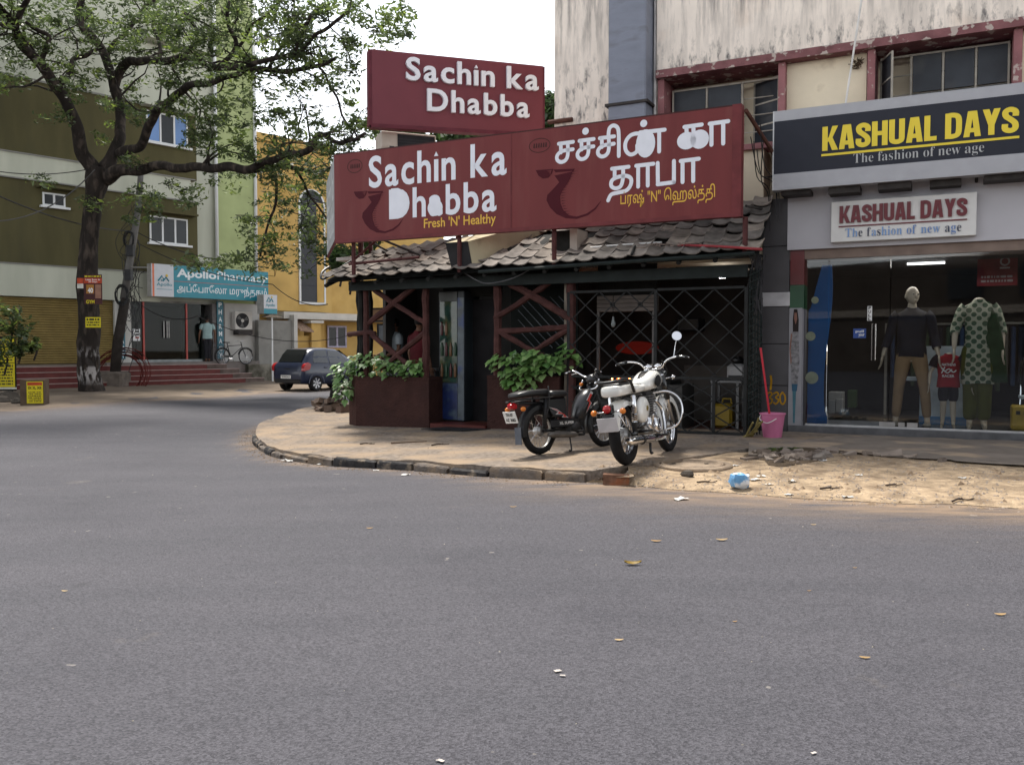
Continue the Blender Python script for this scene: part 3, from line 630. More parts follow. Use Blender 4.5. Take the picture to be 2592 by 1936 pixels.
# roof tiles, one by one
E0, E1, R0, R1 = Vector((-7.5, -1.42, 2.455)), Vector((-.40, -1.42, 2.60)), Vector((-7.25, -.06, 3.06)), Vector((-.48, -.06, 3.47))
def rp(s, t): return E0.lerp(E1, s).lerp(R0.lerp(R1, s), t)
TW, TL = .25, .315
def tile_mesh(k):
    mb = MB(); top = []; r_ = random.Random(k)
    prof = [(i / 8, .018 * (1, .55, -.25, -.75, -.95, -1, -.9, -.2, .8)[i]) for i in range(9)]; nyl = 3
    for s_ in (0, 1):
        for j in range(nyl):
            for x, h in prof: mb.v.append((x * (TW + .015) - TW / 2, j * TL / (nyl - 1), h + .026 * (1 - j / (nyl - 1)) - s_ * .016 + r_.uniform(-.002, .002)))
    n = 9; o = n * nyl
    for j in range(nyl - 1):
        for i in range(8):
            a = j * n + i; mb.f += [(a, a + 1, a + n + 1, a + n), (o + a, o + a + n, o + a + n + 1, o + a + 1)]
    for i in range(8): mb.f += [(i, o + i, o + i + 1, i + 1)]
    for j in range(nyl - 1): a = j * n; mb.f += [(a, a + n, o + a + n, o + a), (a + 8, o + a + 8, o + a + n + 8, a + n + 8)]
    o_ = mb.build('roof_tile', M_roof, dh, 50); me = o_.data; bpy.data.objects.remove(o_); return me
TM = [tile_mesh(k) for k in range(4)]
cols = 28; rows = 6; ux = (E1 - E0).normalized()
for j in range(rows):
    for i in range(cols):
        s_ = (i + .5) / cols; t = j / rows - .01; p = rp(s_, t); q = rp(s_, t + .15); uy = (q - p).normalized(); uz = ux.cross(uy).normalized()
        if j == 4 and 12 < i < 15 or (j, i) in ((2, 9), (1, 22)): continue
        R = Matrix((ux, uy, uz)).transposed().to_4x4(); jit = 1 if j < 5 else .6
        M = Matrix.Translation(p + uz * (.045 + rnd.uniform(-.008, .018))) @ R @ Matrix.Rotation(rnd.gauss(0, .05) * jit, 4, 'Z') @ Matrix.Rotation(rnd.gauss(0, .035), 4, 'X') @ Matrix.Translation((rnd.uniform(-.01, .01), rnd.uniform(-.03, .02), 0))
        link('roof_tile', rnd.choice(TM), None, dh, M=M)
mb = MB(); mb.add([rp(0, 0) + Vector((.03, .02, 0)), rp(1, 0) + Vector((0, .02, 0)), rp(1, 1), rp(0, 1)] , [(0, 1, 2, 3)]); mb.add([p_ + Vector((0, 0, -.03)) for p_ in (rp(0, 0) + Vector((.03, .02, 0)), rp(1, 0) + Vector((0, .02, 0)), rp(1, 1), rp(0, 1))], [(3, 2, 1, 0)]); mb.build('roof_boarding', M_soot, dh)
for s_ in np.linspace(.01, .99, 15):
    a = rp(s_, 0) + Vector((0, -.0, -.085)); b = rp(s_, 1) + Vector((0, 0, -.085)); mb = MB(); mb.tube([a, b], .035, 6); mb.build('rafter', M_soot, dh)
BX('eave_beam', (-7.2, -1.10, 2.30), (-.62, -1.0, 2.46), M_grn, dh)
mb = MB(); a, b = rp(.42, 0), rp(1, 0); mb.tube([a + Vector((0, -.03, -.03)), b + Vector((-.05, -.03, -.03))], .028, 6); mb.build('gutter', M_grn, dh)
# flat back roof and inner walls
RS = MB(); RS.box((-8.3, -.02, 3.02), (-3.95, 2.6, 3.08), ry=-.035); RS.build('roof_sheet', mat('pale_roof_sheet', (.50, .46, .43), .7, .15, 3), dh)
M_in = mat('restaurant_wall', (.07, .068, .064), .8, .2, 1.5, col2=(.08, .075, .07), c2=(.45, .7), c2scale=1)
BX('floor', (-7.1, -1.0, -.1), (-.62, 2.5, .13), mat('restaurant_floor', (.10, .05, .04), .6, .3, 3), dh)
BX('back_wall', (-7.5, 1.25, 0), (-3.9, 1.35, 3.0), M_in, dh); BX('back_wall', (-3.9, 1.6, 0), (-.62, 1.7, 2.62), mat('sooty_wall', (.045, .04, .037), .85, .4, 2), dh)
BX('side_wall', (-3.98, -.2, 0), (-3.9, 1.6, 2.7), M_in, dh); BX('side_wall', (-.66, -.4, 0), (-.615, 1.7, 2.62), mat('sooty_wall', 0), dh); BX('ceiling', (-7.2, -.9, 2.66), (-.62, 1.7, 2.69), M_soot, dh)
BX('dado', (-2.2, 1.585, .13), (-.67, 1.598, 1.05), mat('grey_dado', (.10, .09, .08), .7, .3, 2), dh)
BX('side_wall', (-7.42, .2, .0), (-7.36, 1.3, 2.9), M_in, dh)
# threshold
BX('threshold', (-5.62, -1.08, -.05), (-4.62, -.6, .135), mat('red_oxide_step', (.07, .018, .015), .5, .2, 4), dh)
mp_ = MB(); mp_.prismz([(-5.52, -1.5), (-4.75, -1.5), (-4.5, -1.10), (-5.30, -1.10)], 0, .012)
mt = mp_.build('door_mat', mat('black_mat', (.018, .018, .02), .9, .3, 30, .6, 200)); mt.matrix_world = FR.M @ Matrix.Translation((0, 0, gp(*FR.w(-5, -1.3, 0)[:2]) + .012)); tag(mt, 'thin black door mat on the pavement before the restaurant doorway', 'mat')
# planters with soil
def planter(poly, z0, z1, label):
    mb = MB(); mb.prismz(poly, z0, z1 - .05); c = Vector((sum(p[0] for p in poly) / len(poly), sum(p[1] for p in poly) / len(poly)))
    o = thing('planter', label, 'planter', FR.M, 'red oxide planters in front of the restaurant')
    n = len(poly); inn = [(p[0] + (c.x - p[0]) * .06, p[1] + (c.y - p[1]) * .14) for p in poly]; r = MB()
    r.add([(p[0] * 1.0 + (p[0] - c.x) * .008, p[1] + (p[1] - c.y) * .03, z) for z in (z1 - .05, z1) for p in poly] + [(p[0], p[1], z) for z in (z1 - .05, z1) for p in inn], [(i, (i + 1) % n, n + (i + 1) % n, n + i) for i in range(n)] + [(n + i, n + (i + 1) % n, 3 * n + (i + 1) % n, 3 * n + i) for i in range(n)] + [(3 * n + i, 3 * n + (i + 1) % n, 2 * n + (i + 1) % n, 2 * n + i) for i in range(n)] + [(i, 2 * n + i, 2 * n + (i + 1) % n, (i + 1) % n) for i in range(n)])
    mb.build('wall', M_plant, o); r.build('rim', M_plant, o); s = MB(); s.prismz(inn, z1 - .05, z1 - .025); s.build('soil', mat('soil', (.03, .02, .014), .95, .4, 20, .8, 30), o); return o
planter([(-7.12, -1.03), (-5.67, -1.03), (-5.67, -.55), (-7.55, -.55), (-7.42, -.82)], -.1, .87, 'long dark red planter with chamfered end left of the restaurant doorway')
planter([(-4.60, -1.03), (-3.38, -1.03), (-3.38, -.55), (-4.60, -.55)], -.05, .92, 'dark red planter right of the restaurant doorway behind the parked moped')
# posts
def log(pts, r, m=M_log, name='log', parent=dh, n=7):
    P = catmull(pts, 5); mb = MB(); mb.tube([p + Vector((rnd.uniform(-.008, .008), rnd.uniform(-.008, .008), rnd.uniform(-.006, .006))) for p in P], [r * rnd.uniform(.86, 1.14) for _ in P], n); return mb.build(name, m, parent, 40)
def Z1(x, y): return FR.loc(800 + .363 * x, 560 + .363 * y, -.95)
def Z2(x, y): return FR.loc(1200 + .3436 * x, 640 + .3436 * y, -.95)
def L3(f, pts, r, y=-.95, m=M_log, nm='log'): return log([(f(*p)[0], y + rnd.uniform(-.01, .01), f(*p)[1]) for p in pts], r, m, nm)
for (f, x, r, zt, zb, m) in ((Z1, 348, .050, 2.4, .85, M_log), (Z1, 765, .060, 2.4, .85, M_log), (Z2, 172, .062, 2.36, .9, M_log), (Z2, 712, .068, 2.36, .1, M_log)):
    xx = f(x, 600)[0]; log([(xx, -.95, zb), (xx + rnd.uniform(-.02, .02), -.95, (zb + zt) / 2), (xx, -.95, zt)], r, m, 'post')
xx = Z2(678, 500)[0]; BX('post', (xx - .04, -.93, .1), (xx + .04, -.85, 2.4), mat('pale_post', (.17, .15, .12), .8, .3, 6), dh)
for x, y in ((-7.25, -.75), (-7.32, -.35), (-7.1, -.9)): log([(x, y, .8), (x + .02, y, 1.6), (x, y, 2.42)], .05, M_soot, 'post')
for pts, r in (([(365, 450), (545, 575), (770, 715)], .048), ([(725, 420), (540, 575), (350, 720)], .05), ([(385, 790), (560, 935), (725, 1055)], .045), ([(770, 765), (570, 930), (455, 1030)], .045), ([(225, 790), (320, 778), (415, 780)], .042)): L3(Z1, pts, r, nm='trellis_log')
for pts, r in (([(215, 195), (430, 312), (720, 490)], .06), ([(570, 205), (420, 315), (160, 482)], .045), ([(175, 578), (440, 565), (720, 545)], .045), ([(180, 575), (420, 715), (520, 760)], .045), ([(700, 565), (500, 690), (420, 735)], .045)): L3(Z2, pts, r, -.97, nm='trellis_log')
# thin diagonal window grille behind the second trellis
x0, z1 = Z2(250, 320); x1, z0 = Z2(640, 700)
for k in range(9):
    a = x0 - .5 + k * .15; 
    p = [(max(x0, a), -.6, z1 - (max(x0, a) - a)), (min(x1, a + (z1 - z0)), -.6, z1 - (min(x1, a + (z1 - z0)) - a))]
    if p[1][0] > p[0][0] + .05: mb = MB(); mb.tube(p, .008, 4); mb.build('grille_bar', mat('dark_steel', (.05, .055, .06), .4, metal=.6), dh)
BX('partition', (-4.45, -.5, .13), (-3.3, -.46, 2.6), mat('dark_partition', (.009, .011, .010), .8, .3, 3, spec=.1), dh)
# doorway: dark door leaf and frame
fx0, fz1 = FR.loc(800 + .363 * 1032, 560 + .363 * 500, -.4); fx1 = FR.loc(800 + .363 * 1225, 700, -.4)[0]
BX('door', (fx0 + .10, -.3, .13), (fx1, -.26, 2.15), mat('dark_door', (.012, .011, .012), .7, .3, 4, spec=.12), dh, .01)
BX('door_frame', (fx0 - .02, -.36, .13), (fx0 + .08, -.22, 2.2), M_soot, dh); BX('door_frame', (-5.8, -.36, 2.2), (fx1 + .1, -.22, 2.62), M_soot, dh)
# lattice gate
gt = thing('lattice_gate', 'black steel lattice gate of crossed diagonal bars across the kitchen front', 'gate', FR.M)
M_gate = mat('black_gate_steel', (.012, .0125, .0125), .6, .3, 10, spec=.22); GX0, GX1, GZ0, GZ1, GY = -3.24, -.64, .17, 2.17, -1.0
xm = Z2(1345, 600)[0]; zm = Z2(1400, 918)[1]
for x in (GX0, xm, GX1): BX('frame_bar', (x - .022, GY - .02, GZ0), (x + .022, GY + .02, GZ1), M_gate, gt)
for z, nm in ((GZ0, 'frame_bar'), (GZ1, 'frame_bar'), (zm, 'frame_bar')):
    BX(nm, (GX0 + .022, GY - .017, z - .018), (xm - .022, GY + .017, z + .018), M_gate, gt); BX(nm, (xm + .022, GY - .017, z - .018), (GX1 - .022, GY + .017, z + .018), M_gate, gt)
def lattice(x0, x1, z0, z1, px, pz, xc, zc, y):
    """diagonal bars both ways through the node (xc, zc), clipped to the panel"""
    k = pz / px
    for sgn in (1, -1):
        for i in range(-14, 15):
            b = zc - sgn * k * (xc + i * px); a_, b_ = x0, x1      # z = sgn*k*x + b
            lo, hi = sorted(((z0 - b) / (sgn * k), (z1 - b) / (sgn * k))); a_, b_ = max(a_, lo), min(b_, hi)
            if b_ - a_ < .04: continue
            P, Q = Vector((a_, y + sgn * .008, sgn * k * a_ + b)), Vector((b_, y + sgn * .008, sgn * k * b_ + b)); d = (Q - P).normalized(); n = Vector((-d.z, 0, d.x)) * .0085; o = Vector((0, .007, 0)); mb = MB()
            mb.loft([[P + n - o, P - n - o, P - n + o, P + n + o], [Q + n - o, Q - n - o, Q - n + o, Q + n + o]]); mb.build('lattice_bar', M_gate, gt)
n0 = Z2(1030, 382); n1 = Z2(1235, 380); px_ = n1[0] - n0[0]; pz_ = n0[1] - Z2(1030, 580)[1]
lattice(GX0 + .022, xm - .022, zm + .018, GZ1 - .018, px_, pz_, n0[0], n0[1], GY); n2 = Z2(1665, 375)
lattice(xm + .022, GX1 - .022, zm + .018, GZ1 - .018, px_, pz_, n2[0], n2[1], GY)
n3 = Z2(1785, 1075); lattice(xm + .022, GX1 - .022, GZ0 + .018, zm - .018, px_ * .93, px_ * .55, n3[0], n3[1], GY); lattice(GX0 + .022, xm - .022, GZ0 + .018, zm - .018, px_ * .93, px_ * .55, n0[0], n3[1], GY)
for n in (n0, n1): mb = MB(); mb.lathe([(.034, -.03), (.034, .0), (.022, .0), (.022, -.03), (.034, -.03)], 14, axis='y', M=Matrix.Translation((n[0], GY, n[1]))); mb.build('boss', M_gate, gt, 40)
xs_ = Z2(1775, 1100)[0]; BX('frame_bar', (xs_ - .02, GY - .035, GZ0 + .02), (xs_ + .02, GY - .019, zm - .02), M_gate, gt)
# folded collapsible grille at the right end
fg = thing('folded_grille', 'dark green collapsible grille folded up beside the grey shop pillar', 'grille', FR.M)
for i in range(5): x = -.60 + i * .028; BX('upright', (x - .008, -.98 + i * .05, .16), (x + .008, -.95 + i * .05, 2.42), M_grn, fg)
for i in range(22):
    z = .22 + i * .10; mb = MB(); mb.tube([(-.61, -1.0, z), (-.47, -.76, z + .10)], .009, 4); mb.tube([(-.61, -.99, z + .10), (-.47, -.75, z)], .009, 4); mb.build('scissor_link', M_grn, fg)
# kitchen behind the gate
def kz(x, y, Y): return FR.loc(1200 + .3436 * x, 640 + .3436 * y, Y)
hx0, hz1 = kz(905, 318, -.3); hx1, hz0 = kz(1332, 428, -.3)
hd = thing('hood_box', 'pale slatted roller box hanging behind the lattice gate', 'hood', FR.M)
for k in range(4): h = (hz1 - hz0) / 4; BX('slat', (hx0, -.3 + .004 * (k % 2), hz0 + h * k + .003), (hx1, -.12, hz0 + h * (k + 1) - .003), mat('pale_slat', (.17, .145, .13), .6, .15, 4), hd)
for x in (hx0 + .02, hx1 - .02): BX('support', (x - .02, -.305, .95), (x + .02, -.26, hz0), mat('grey_support', (.13, .12, .115), .5), hd)
BX('support', (hx0, -.26, hz1), (hx1, -.2, 2.62), M_soot, hd)
tx0, tz1 = kz(880, 960, -.2); tx1, tz0 = kz(1400, 1300, -.2)
td = thing('grill_counter', 'dark grill counter with glowing embers behind the lattice gate', 'grill', FR.M)
BX('body', (tx0, -.3, .13), (tx1 + .3, .4, tz1), mat('grill_steel', (.05, .048, .046), .4, .3, 5, metal=.4), td); BX('tray', (tx0 + .05, -.28, tz1), (tx1 + .1, .35, tz1 + .05), M_soot, td)
M_emb = mat('glowing_ember', (.25, .06, .01), .8, 0, emit=((1, .33, .10), 9)); M_emb2 = mat('dull_ember', (.2, .03, .01), .8, 0, emit=((1, .16, .03), 1.0))
for i in range(26):
    u = rnd.choice([1020, 1060, 1080, 1120, 1235, 1250, 960, 1150]) + rnd.uniform(-30, 30); x, z = kz(u, 890, -.24); mb = MB(); mb.ball((x, -.24 + rnd.uniform(0, .3), tz1 + .065 + rnd.uniform(0, .03)), (rnd.uniform(.008, .016), .014, .012), 6); mb.build('ember', M_emb if i % 2 else M_emb2, td)
gx, gz = kz(1200, 700, .3); mb = MB(); mb.lathe([(0, -.03), (.9, -.02), (1, 0), (.9, .03), (0, .04)], 24, axis='y', M=Matrix.Translation((gx, .3, gz)) @ Matrix.Diagonal((.36, 1, .105, 1)))
go = mb.build('red_oval', mat('red_glow', (.05, .004, .003), .8, 0, emit=((1, .05, .02), .010)), None, 40); go.matrix_world = FR.M; tag(go, 'dim red glowing oval behind the lattice gate', 'heat lamp')  # faintly glowing red oval, its source not identified
x, z = kz(1025, 520, -.5); bu = thing('hanging_bulb', 'unlit bulb on a long flex hanging behind the lattice gate', 'light bulb', FR.M)
mb = MB(); mb.tube([(x, -.5, 2.6), (x, -.5, z + .06)], .005, 5); mb.build('flex', M_soot, bu); mb = MB(); mb.lathe([(.014, .1), (.018, .05), (.03, .02), (.036, -.02), (.02, -.055), (0, -.06)], 12, M=Matrix.Translation((x, -.5, z))); mb.build('bulb', mat('bulb_glass', (.22, .24, .24), .15), bu, True)
x0, z1 = kz(1490, 480, 1.2); x1, z0 = kz(1660, 575, 1.2); tv = thing('television', 'black television high on the kitchen back wall', 'television', FR.M); BX('cabinet', (x0, 1.2, z0), (x1, 1.58, z1), mat('black_plastic', (.008, .008, .009), .4), tv, .02); BX('screen', (x0 + .03, 1.19, z0 + .03), (x1 - .03, 1.199, z1 - .03), mat('dark_screen', (.004, .004, .006), .1), tv)
x, z = kz(1826, 180, .3); mb = MB(); mb.box((x - .05, .3, z - .012), (x + .05, .34, z + .012)); o = mb.build('spotlight', mat('lit_lamp', (.9, .9, .9), .5, 0, emit=((1, 1, 1), 8))); o.matrix_world = FR.M; tag(o, 'tiny lit white lamp near the kitchen ceiling', 'lamp')
x0, zt = kz(1740, 940, .2); x1 = kz(2000, 940, .2)[0]; tb = thing('steel_table', 'grey steel table with slim legs behind the right half of the gate', 'table', FR.M)
BX('top', (x0, .2, zt - .03), (x1 - .06, .7, zt), mat('dull_steel', (.16, .16, .16), .4, .2, 4, metal=.3), tb)
for x in (x0 + .03, x1 - .12):
    for y in (.23, .65): BX('leg', (x - .02, y - .02, .13), (x + .02, y + .02, zt - .031), mat('dull_steel', 0), tb)
mxm = thing('mixer', 'white rounded kitchen mixer with black top on the steel table', 'mixer', FR.M); xa = kz(1945, 850, .35)[0]
mb = MB(); mb.bbox((xa - .16, .28, zt), (xa + .12, .5, zt + .26), .05); mb.build('body', mat('white_enamel', (.34, .34, .34), .35), mxm, 40); BX('dial_panel', (xa - .13, .272, zt + .03), (xa + .08, .279, zt + .08), mat('black_plastic', 0), mxm); mb = MB(); mb.lathe([(0, 0), (.09, 0), (.10, .06), (.06, .1), (0, .11)], 14, M=Matrix.Translation((xa - .02, .39, zt + .26))); mb.build('lid', mat('black_plastic', 0), mxm, True)
yc = thing('jerrycan', 'yellow plastic jerrycan under the steel table', 'jerrycan', FR.M); xa, za = kz(1830, 1200, .3); mb = MB(); mb.bbox((xa - .15, .25, .13), (xa + .15, .5, .50), .04); mb.build('body', mat('yellow_plastic', (.30, .20, .02), .4), yc, 40); mb = MB(); mb.lathe([(.035, .5), (.035, .55), (0, .55)], 10, M=Matrix.Translation((xa - .08, .37, 0))); mb.build('cap', mat('black_plastic', 0), yc); mb = MB(); mb.tube([(xa - .02, .37, .5), (xa - .01, .37, .57), (xa + .11, .37, .57), (xa + .12, .37, .5)], .015, 6); mb.build('handle', mat('yellow_plastic', 0), yc)
# drinks fridge in the doorway
fx0, fz1 = FR.loc(800 + .363 * 845, 560 + .363 * 487, -.62); fx1, fz0 = FR.loc(800 + .363 * 1028, 560 + .363 * 1340, -.62); fz0 = .14; fz1 = max(fz1, 2.0)
fr = thing('drinks_fridge', 'tall drinks fridge with blue printed base standing in the restaurant doorway', 'fridge', FR.M)
BX('cabinet', (fx0, -.58, fz0), (fx1, -.05, fz1), mat('fridge_blue_grey', (.022, .03, .036), .4, .2, 2), fr, .015)
hgt = fz1 - fz0
BX('door', (fx0 + .04, -.60, fz0 + hgt * .30), (fx1 - .13, -.582, fz1 - .18), mat('fridge_glass', (.02, .045, .035), .1, .6, 5, col2=(.09, .10, .05), c2=(.5, .7), c2scale=6), fr)
for i in range(10):
    x = fx0 + .08 + (i % 4) * .085; z = fz0 + hgt * (.34 + .16 * (i // 4)); mb = MB(); mb.lathe([(.024, 0), (.026, .14), (.012, .19), (.012, .22), (0, .22)], 8, M=Matrix.Translation((x, -.612, z))); mb.build('bottle', [mat('bottle_orange', (.11, .05, .015), .3), mat('bottle_green', (.015, .05, .02), .3), mat('bottle_red', (.06, .01, .01), .3)][i % 3], fr, True)
BX('side_print', (fx1 - .12, -.60, fz0 + .02), (fx1 - .003, -.581, fz1 - .12), mat('fridge_print', (.06, .08, .095), .35, .5, 6, col2=(.02, .04, .12), c2=(.5, .62), c2scale=5), fr)
BX('base_print', (fx0 + .01, -.602, fz0 + .03), (fx1 - .125, -.583, fz0 + hgt * .29), mat('fridge_deep_blue', (.010, .02, .08), .35, .4, 5, col2=(.06, .09, .12), c2=(.55, .7), c2scale=4), fr)
BX('header', (fx0 + .02, -.60, fz1 - .17), (fx1 - .13, -.582, fz1 - .02), mat('fridge_header', (.06, .065, .06), .4, .3, 4), fr)
# counter and pictures behind the first trellis
ct = thing('service_counter', 'pale service counter behind the left trellis', 'counter', FR.M); xa, za = Z1(400, 940); BX('body', (xa - .3, -.2, .13), (xa + .75, .25, .95), mat('counter_grey', (.17, .18, .19), .5, .2, 3), ct); BX('top', (xa - .33, -.24, .951), (xa + .78, .29, .99), mat('counter_top', (.26, .27, .28), .3), ct)
for (a, b, c, d, col, lb) in ((385, 615, 525, 690, (.15, .085, .045), 'brown framed board on the wall behind the left trellis'), (430, 725, 520, 830, (.12, .13, .14), 'grey notice board low on the wall behind the left trellis')):
    x0, z1 = FR.loc(800 + .363 * a, 560 + .363 * b, 1.2); x1, z0 = FR.loc(800 + .363 * c, 560 + .363 * d, 1.2); f = thing('wall_board', lb, 'board', FR.M); BX('board', (x0, 1.225, z0), (x1, 1.24, z1), mat('board_' + str(a), col, .7, .3, 3), f)
    mb = MB()
    for q in (((x0 - .03, 1.21, z0 - .03), (x0, 1.245, z1 + .03)), ((x1, 1.21, z0 - .03), (x1 + .03, 1.245, z1 + .03)), ((x0, 1.21, z1), (x1, 1.245, z1 + .03)), ((x0, 1.21, z0 - .03), (x1, 1.245, z0))): mb.box(*q)
    mb.build('frame', M_soot, f)
# ------------------------------------------------------------------ restaurant signs and what lies on the roof
M_sred = mat('sign_red', (.140, .027, .027), .55, .08, 1.5, .10, 2.2, col2=(.17, .048, .044), c2=(.5, .85), c2scale=2.2, spec=.2, stretch=(2.4, 1, .35))
M_sfr = mat('sign_red_frame', (.13, .028, .03), .5, .2, 5); M_lw = mat('letter_white', (.66, .67, .72), .45, .04); M_ly = mat('letter_yellow', (.62, .36, .03), .45, .05); M_emb_ = mat('emblem_dark_red', (.055, .004, .009), .6, .05); M_ink = mat('emblem_ink', (.05, .015, .014), .5)
M_pole = mat('pole_maroon', (.07, .024, .023), .6, .25, 8)
SG = thing('restaurant_signboard', 'wide dark red lower signboard in English and Tamil above the tiled roof', 'signboard', FR.M)
SY = -1.50; SX0, SX1, SXM, SZ0, SZ1 = -7.17, -.62, -3.95, 3.105, 4.47
def S5(x, y): return FR.loc(820 + .2845 * x, 330 + .2845 * y, SY)
def S6(x, y): return FR.loc(1280 + .3165 * x, 250 + .3165 * y, SY)
BX('panel', (SX0, SY, SZ0), (SXM - .012, SY + .11, SZ1), M_sred, SG); BX('panel', (SXM + .012, SY, SZ0), (SX1 - .12, SY + .11, SZ1), M_sred, SG)
BX('joint', (SXM - .011, SY - .004, SZ0), (SXM + .011, SY + .11, SZ1), M_sfr, SG)
BX('frame_bar', (SX1 - .119, SY - .012, SZ0 - .06), (SX1, SY + .14, SZ1 + .02), M_sfr, SG)
BX('frame_bar', (SX0, SY - .006, SZ0 - .055), (SX1 - .121, SY + .12, SZ0 - .001), M_sfr, SG); BX('frame_bar', (SX0, SY + .004, SZ1 + .001), (SX1 - .121, SY + .12, SZ1 + .02), M_ink, SG)
LY = SY - .003
def span(f, xl, xr, yb_at, yt_at): return f(xl, yb_at[1])[0], f(xr, yb_at[1])[0], f(*yb_at)[1], f(*yt_at)[1]
a, b, c, d = span(S5, 400, 1625, (480, 500), (1345, 120)); a = S5(400, 400)[0]; b = S5(1625, 270)[0]
def fill_poly(pts, y, m, parent, name='print'): mb = MB(); mb.add([(p[0], y, p[1]) for p in pts], [tuple(range(len(pts)))]); return mb.build(name, m, parent, norm=False)
def ell(cx, cz, rx, rz, n=22): return [(cx + rx * cos(2 * pi * i / n), cz + rz * sin(2 * pi * i / n)) for i in range(n)]
def dot_i(o_letters, idx, parent, y, m, th, lift=.10, w=.055):
    o = o_letters[idx]; vs = [v.co for v in o.data.vertices]; cx = (min(v.x for v in vs) + max(v.x for v in vs)) / 2; tz = max(v.z for v in vs); h = d - c
    mb = MB(); mb.prism([(cx - w * h * 1.4, tz + h * .10), (cx + w * h * 1.4, tz + h * .10), (cx, tz + h * .24)], y, y + th); return mb.build('letter', m, parent)
ls = letters('Sachın ka', a, b, c, d, LY, M_lw, SG, .02, .0025, .10, .34); dot_i(ls, 4, SG, LY, M_lw, .0025)
a, b = S5(580, 640)[0], S5(1535, 600)[0]; c, d = S5(660, 780)[1], S5(1245, 450)[1]
ls = letters('Dhabba', a, b, c, d - .02, LY, M_lw, SG, .02, .0025, .10, .34)
pts = [S5(*p) for p in ((583, 560), (600, 520), (660, 515), (715, 540), (745, 590), (748, 660), (730, 730), (690, 775), (620, 783), (590, 760))]
fill_poly(pts, LY - .0008, M_lw, SG, 'letter_patch'); fill_poly(ell(*S5(990, 690), .135, .125), LY - .0009, M_lw, SG, 'letter_patch')
a, c = S5(890, 862); b = S5(1530, 800)[0]; d = S5(900, 796)[1]
text("Fresh 'N' Healthy", a, b, c - .06, d + .02, LY, M_ly, SG, .012)
def emblem(ax, az, k):
    src = lambda q: (ax + k * (S5(*q)[0] - S5(265, 545)[0]), az + k * (S5(*q)[1] - S5(265, 545)[1]))
    fill_poly([src(q) for q in ((265, 548), (385, 540), (376, 575), (352, 606), (315, 612), (285, 590))], LY, M_emb_, SG, 'emblem')
    fill_poly([src(q) for q in ((385, 545), (530, 540), (520, 556), (400, 566))], LY, M_emb_, SG, 'emblem')
    out = [(388, 592), (440, 596), (428, 640), (385, 690), (345, 735), (340, 775), (365, 830), (410, 880), (470, 910), (545, 916), (620, 890), (672, 845), (708, 782), (662, 838), (612, 876), (545, 898), (492, 888), (455, 850), (436, 800), (432, 745), (448, 700), (480, 655), (505, 600), (515, 560), (420, 568)]
    o_ = MB(); P = [src(q) for q in out]; n = len(P)
    # the crescent is built as a strip between its two edges
    L_ = [(392, 590), (425, 640), (385, 690), (345, 735), (340, 775), (365, 830), (410, 880), (470, 910), (545, 916), (620, 890), (672, 845), (706, 786)]; R_ = [(515, 560), (500, 610), (478, 655), (448, 700), (432, 745), (436, 800), (455, 850), (492, 888), (545, 899), (612, 876), (662, 838), (708, 780)]
    L2 = [src(q) for q in L_]; R2 = [src(q) for q in R_]; o_.add([(p[0], LY, p[1]) for p in L2] + [(p[0], LY, p[1]) for p in R2], [(i, i + 1, len(L2) + i + 1, len(L2) + i) for i in range(len(L2) - 1)]); o_.build('emblem', M_emb_, SG, norm=False)
    hs = MB()
    for i in range(17):
        t = i / 16; x = 520 - 70 * sin(t * 2.6) ; y = 560 + 320 * t; p = src((x - 10, y)); q = src((x + rnd.uniform(20, 34) * (1 - .3 * t), y - 3)); h = .006 * k
        hs.add([(p[0], LY - .0006, p[1] - h), (q[0], LY - .0006, q[1]), (p[0], LY - .0006, p[1] + h)], [(0, 1, 2)])
    hs.build('emblem', M_emb_, SG, norm=False)
    st = MB()
    for i in range(5): p = src((335 + 8 * i, 552 + 9 * i)); q = src((372 - 2 * i, 552 + 9 * i)); st.add([(p[0], LY - .0008, p[1]), (q[0], LY - .0008, q[1] - .004), (q[0], LY - .0008, q[1] + .008)], [(0, 1, 2)])
    st.build('emblem', M_sred, SG, norm=False)
emblem(*S5(265, 545), 1.0); emblem(*S6(240, 570), 1.06)
def oval(cx, cz, rx, rz):
    mb = MB(); A = ell(cx, cz, rx, rz, 28); B = ell(cx, cz, rx - .012, rz - .012, 28); mb.add([(p[0], LY, p[1]) for p in A + B], [(i, (i + 1) % 28, 28 + (i + 1) % 28, 28 + i) for i in range(28)]); mb.build('oval_mark', M_ink, SG, norm=False); text('BRAND', cx - rx * .66, cx + rx * .66, cz - .035, cz + .035, LY, M_ink, SG, .0) if False else None
    mb = MB()
    for i in range(6): x = cx - rx * .6 + i * rx * .22; mb.add([(x, LY, cz - .03), (x + rx * .16, LY, cz - .035), (x + rx * .17, LY, cz + .03), (x + .01, LY, cz + .035)], [(0, 1, 2, 3)])
    mb.build('oval_mark', M_ink, SG, norm=False)
oval(*S5(275, 320), .15, .11); oval(*S6(272, 375), .17, .105)
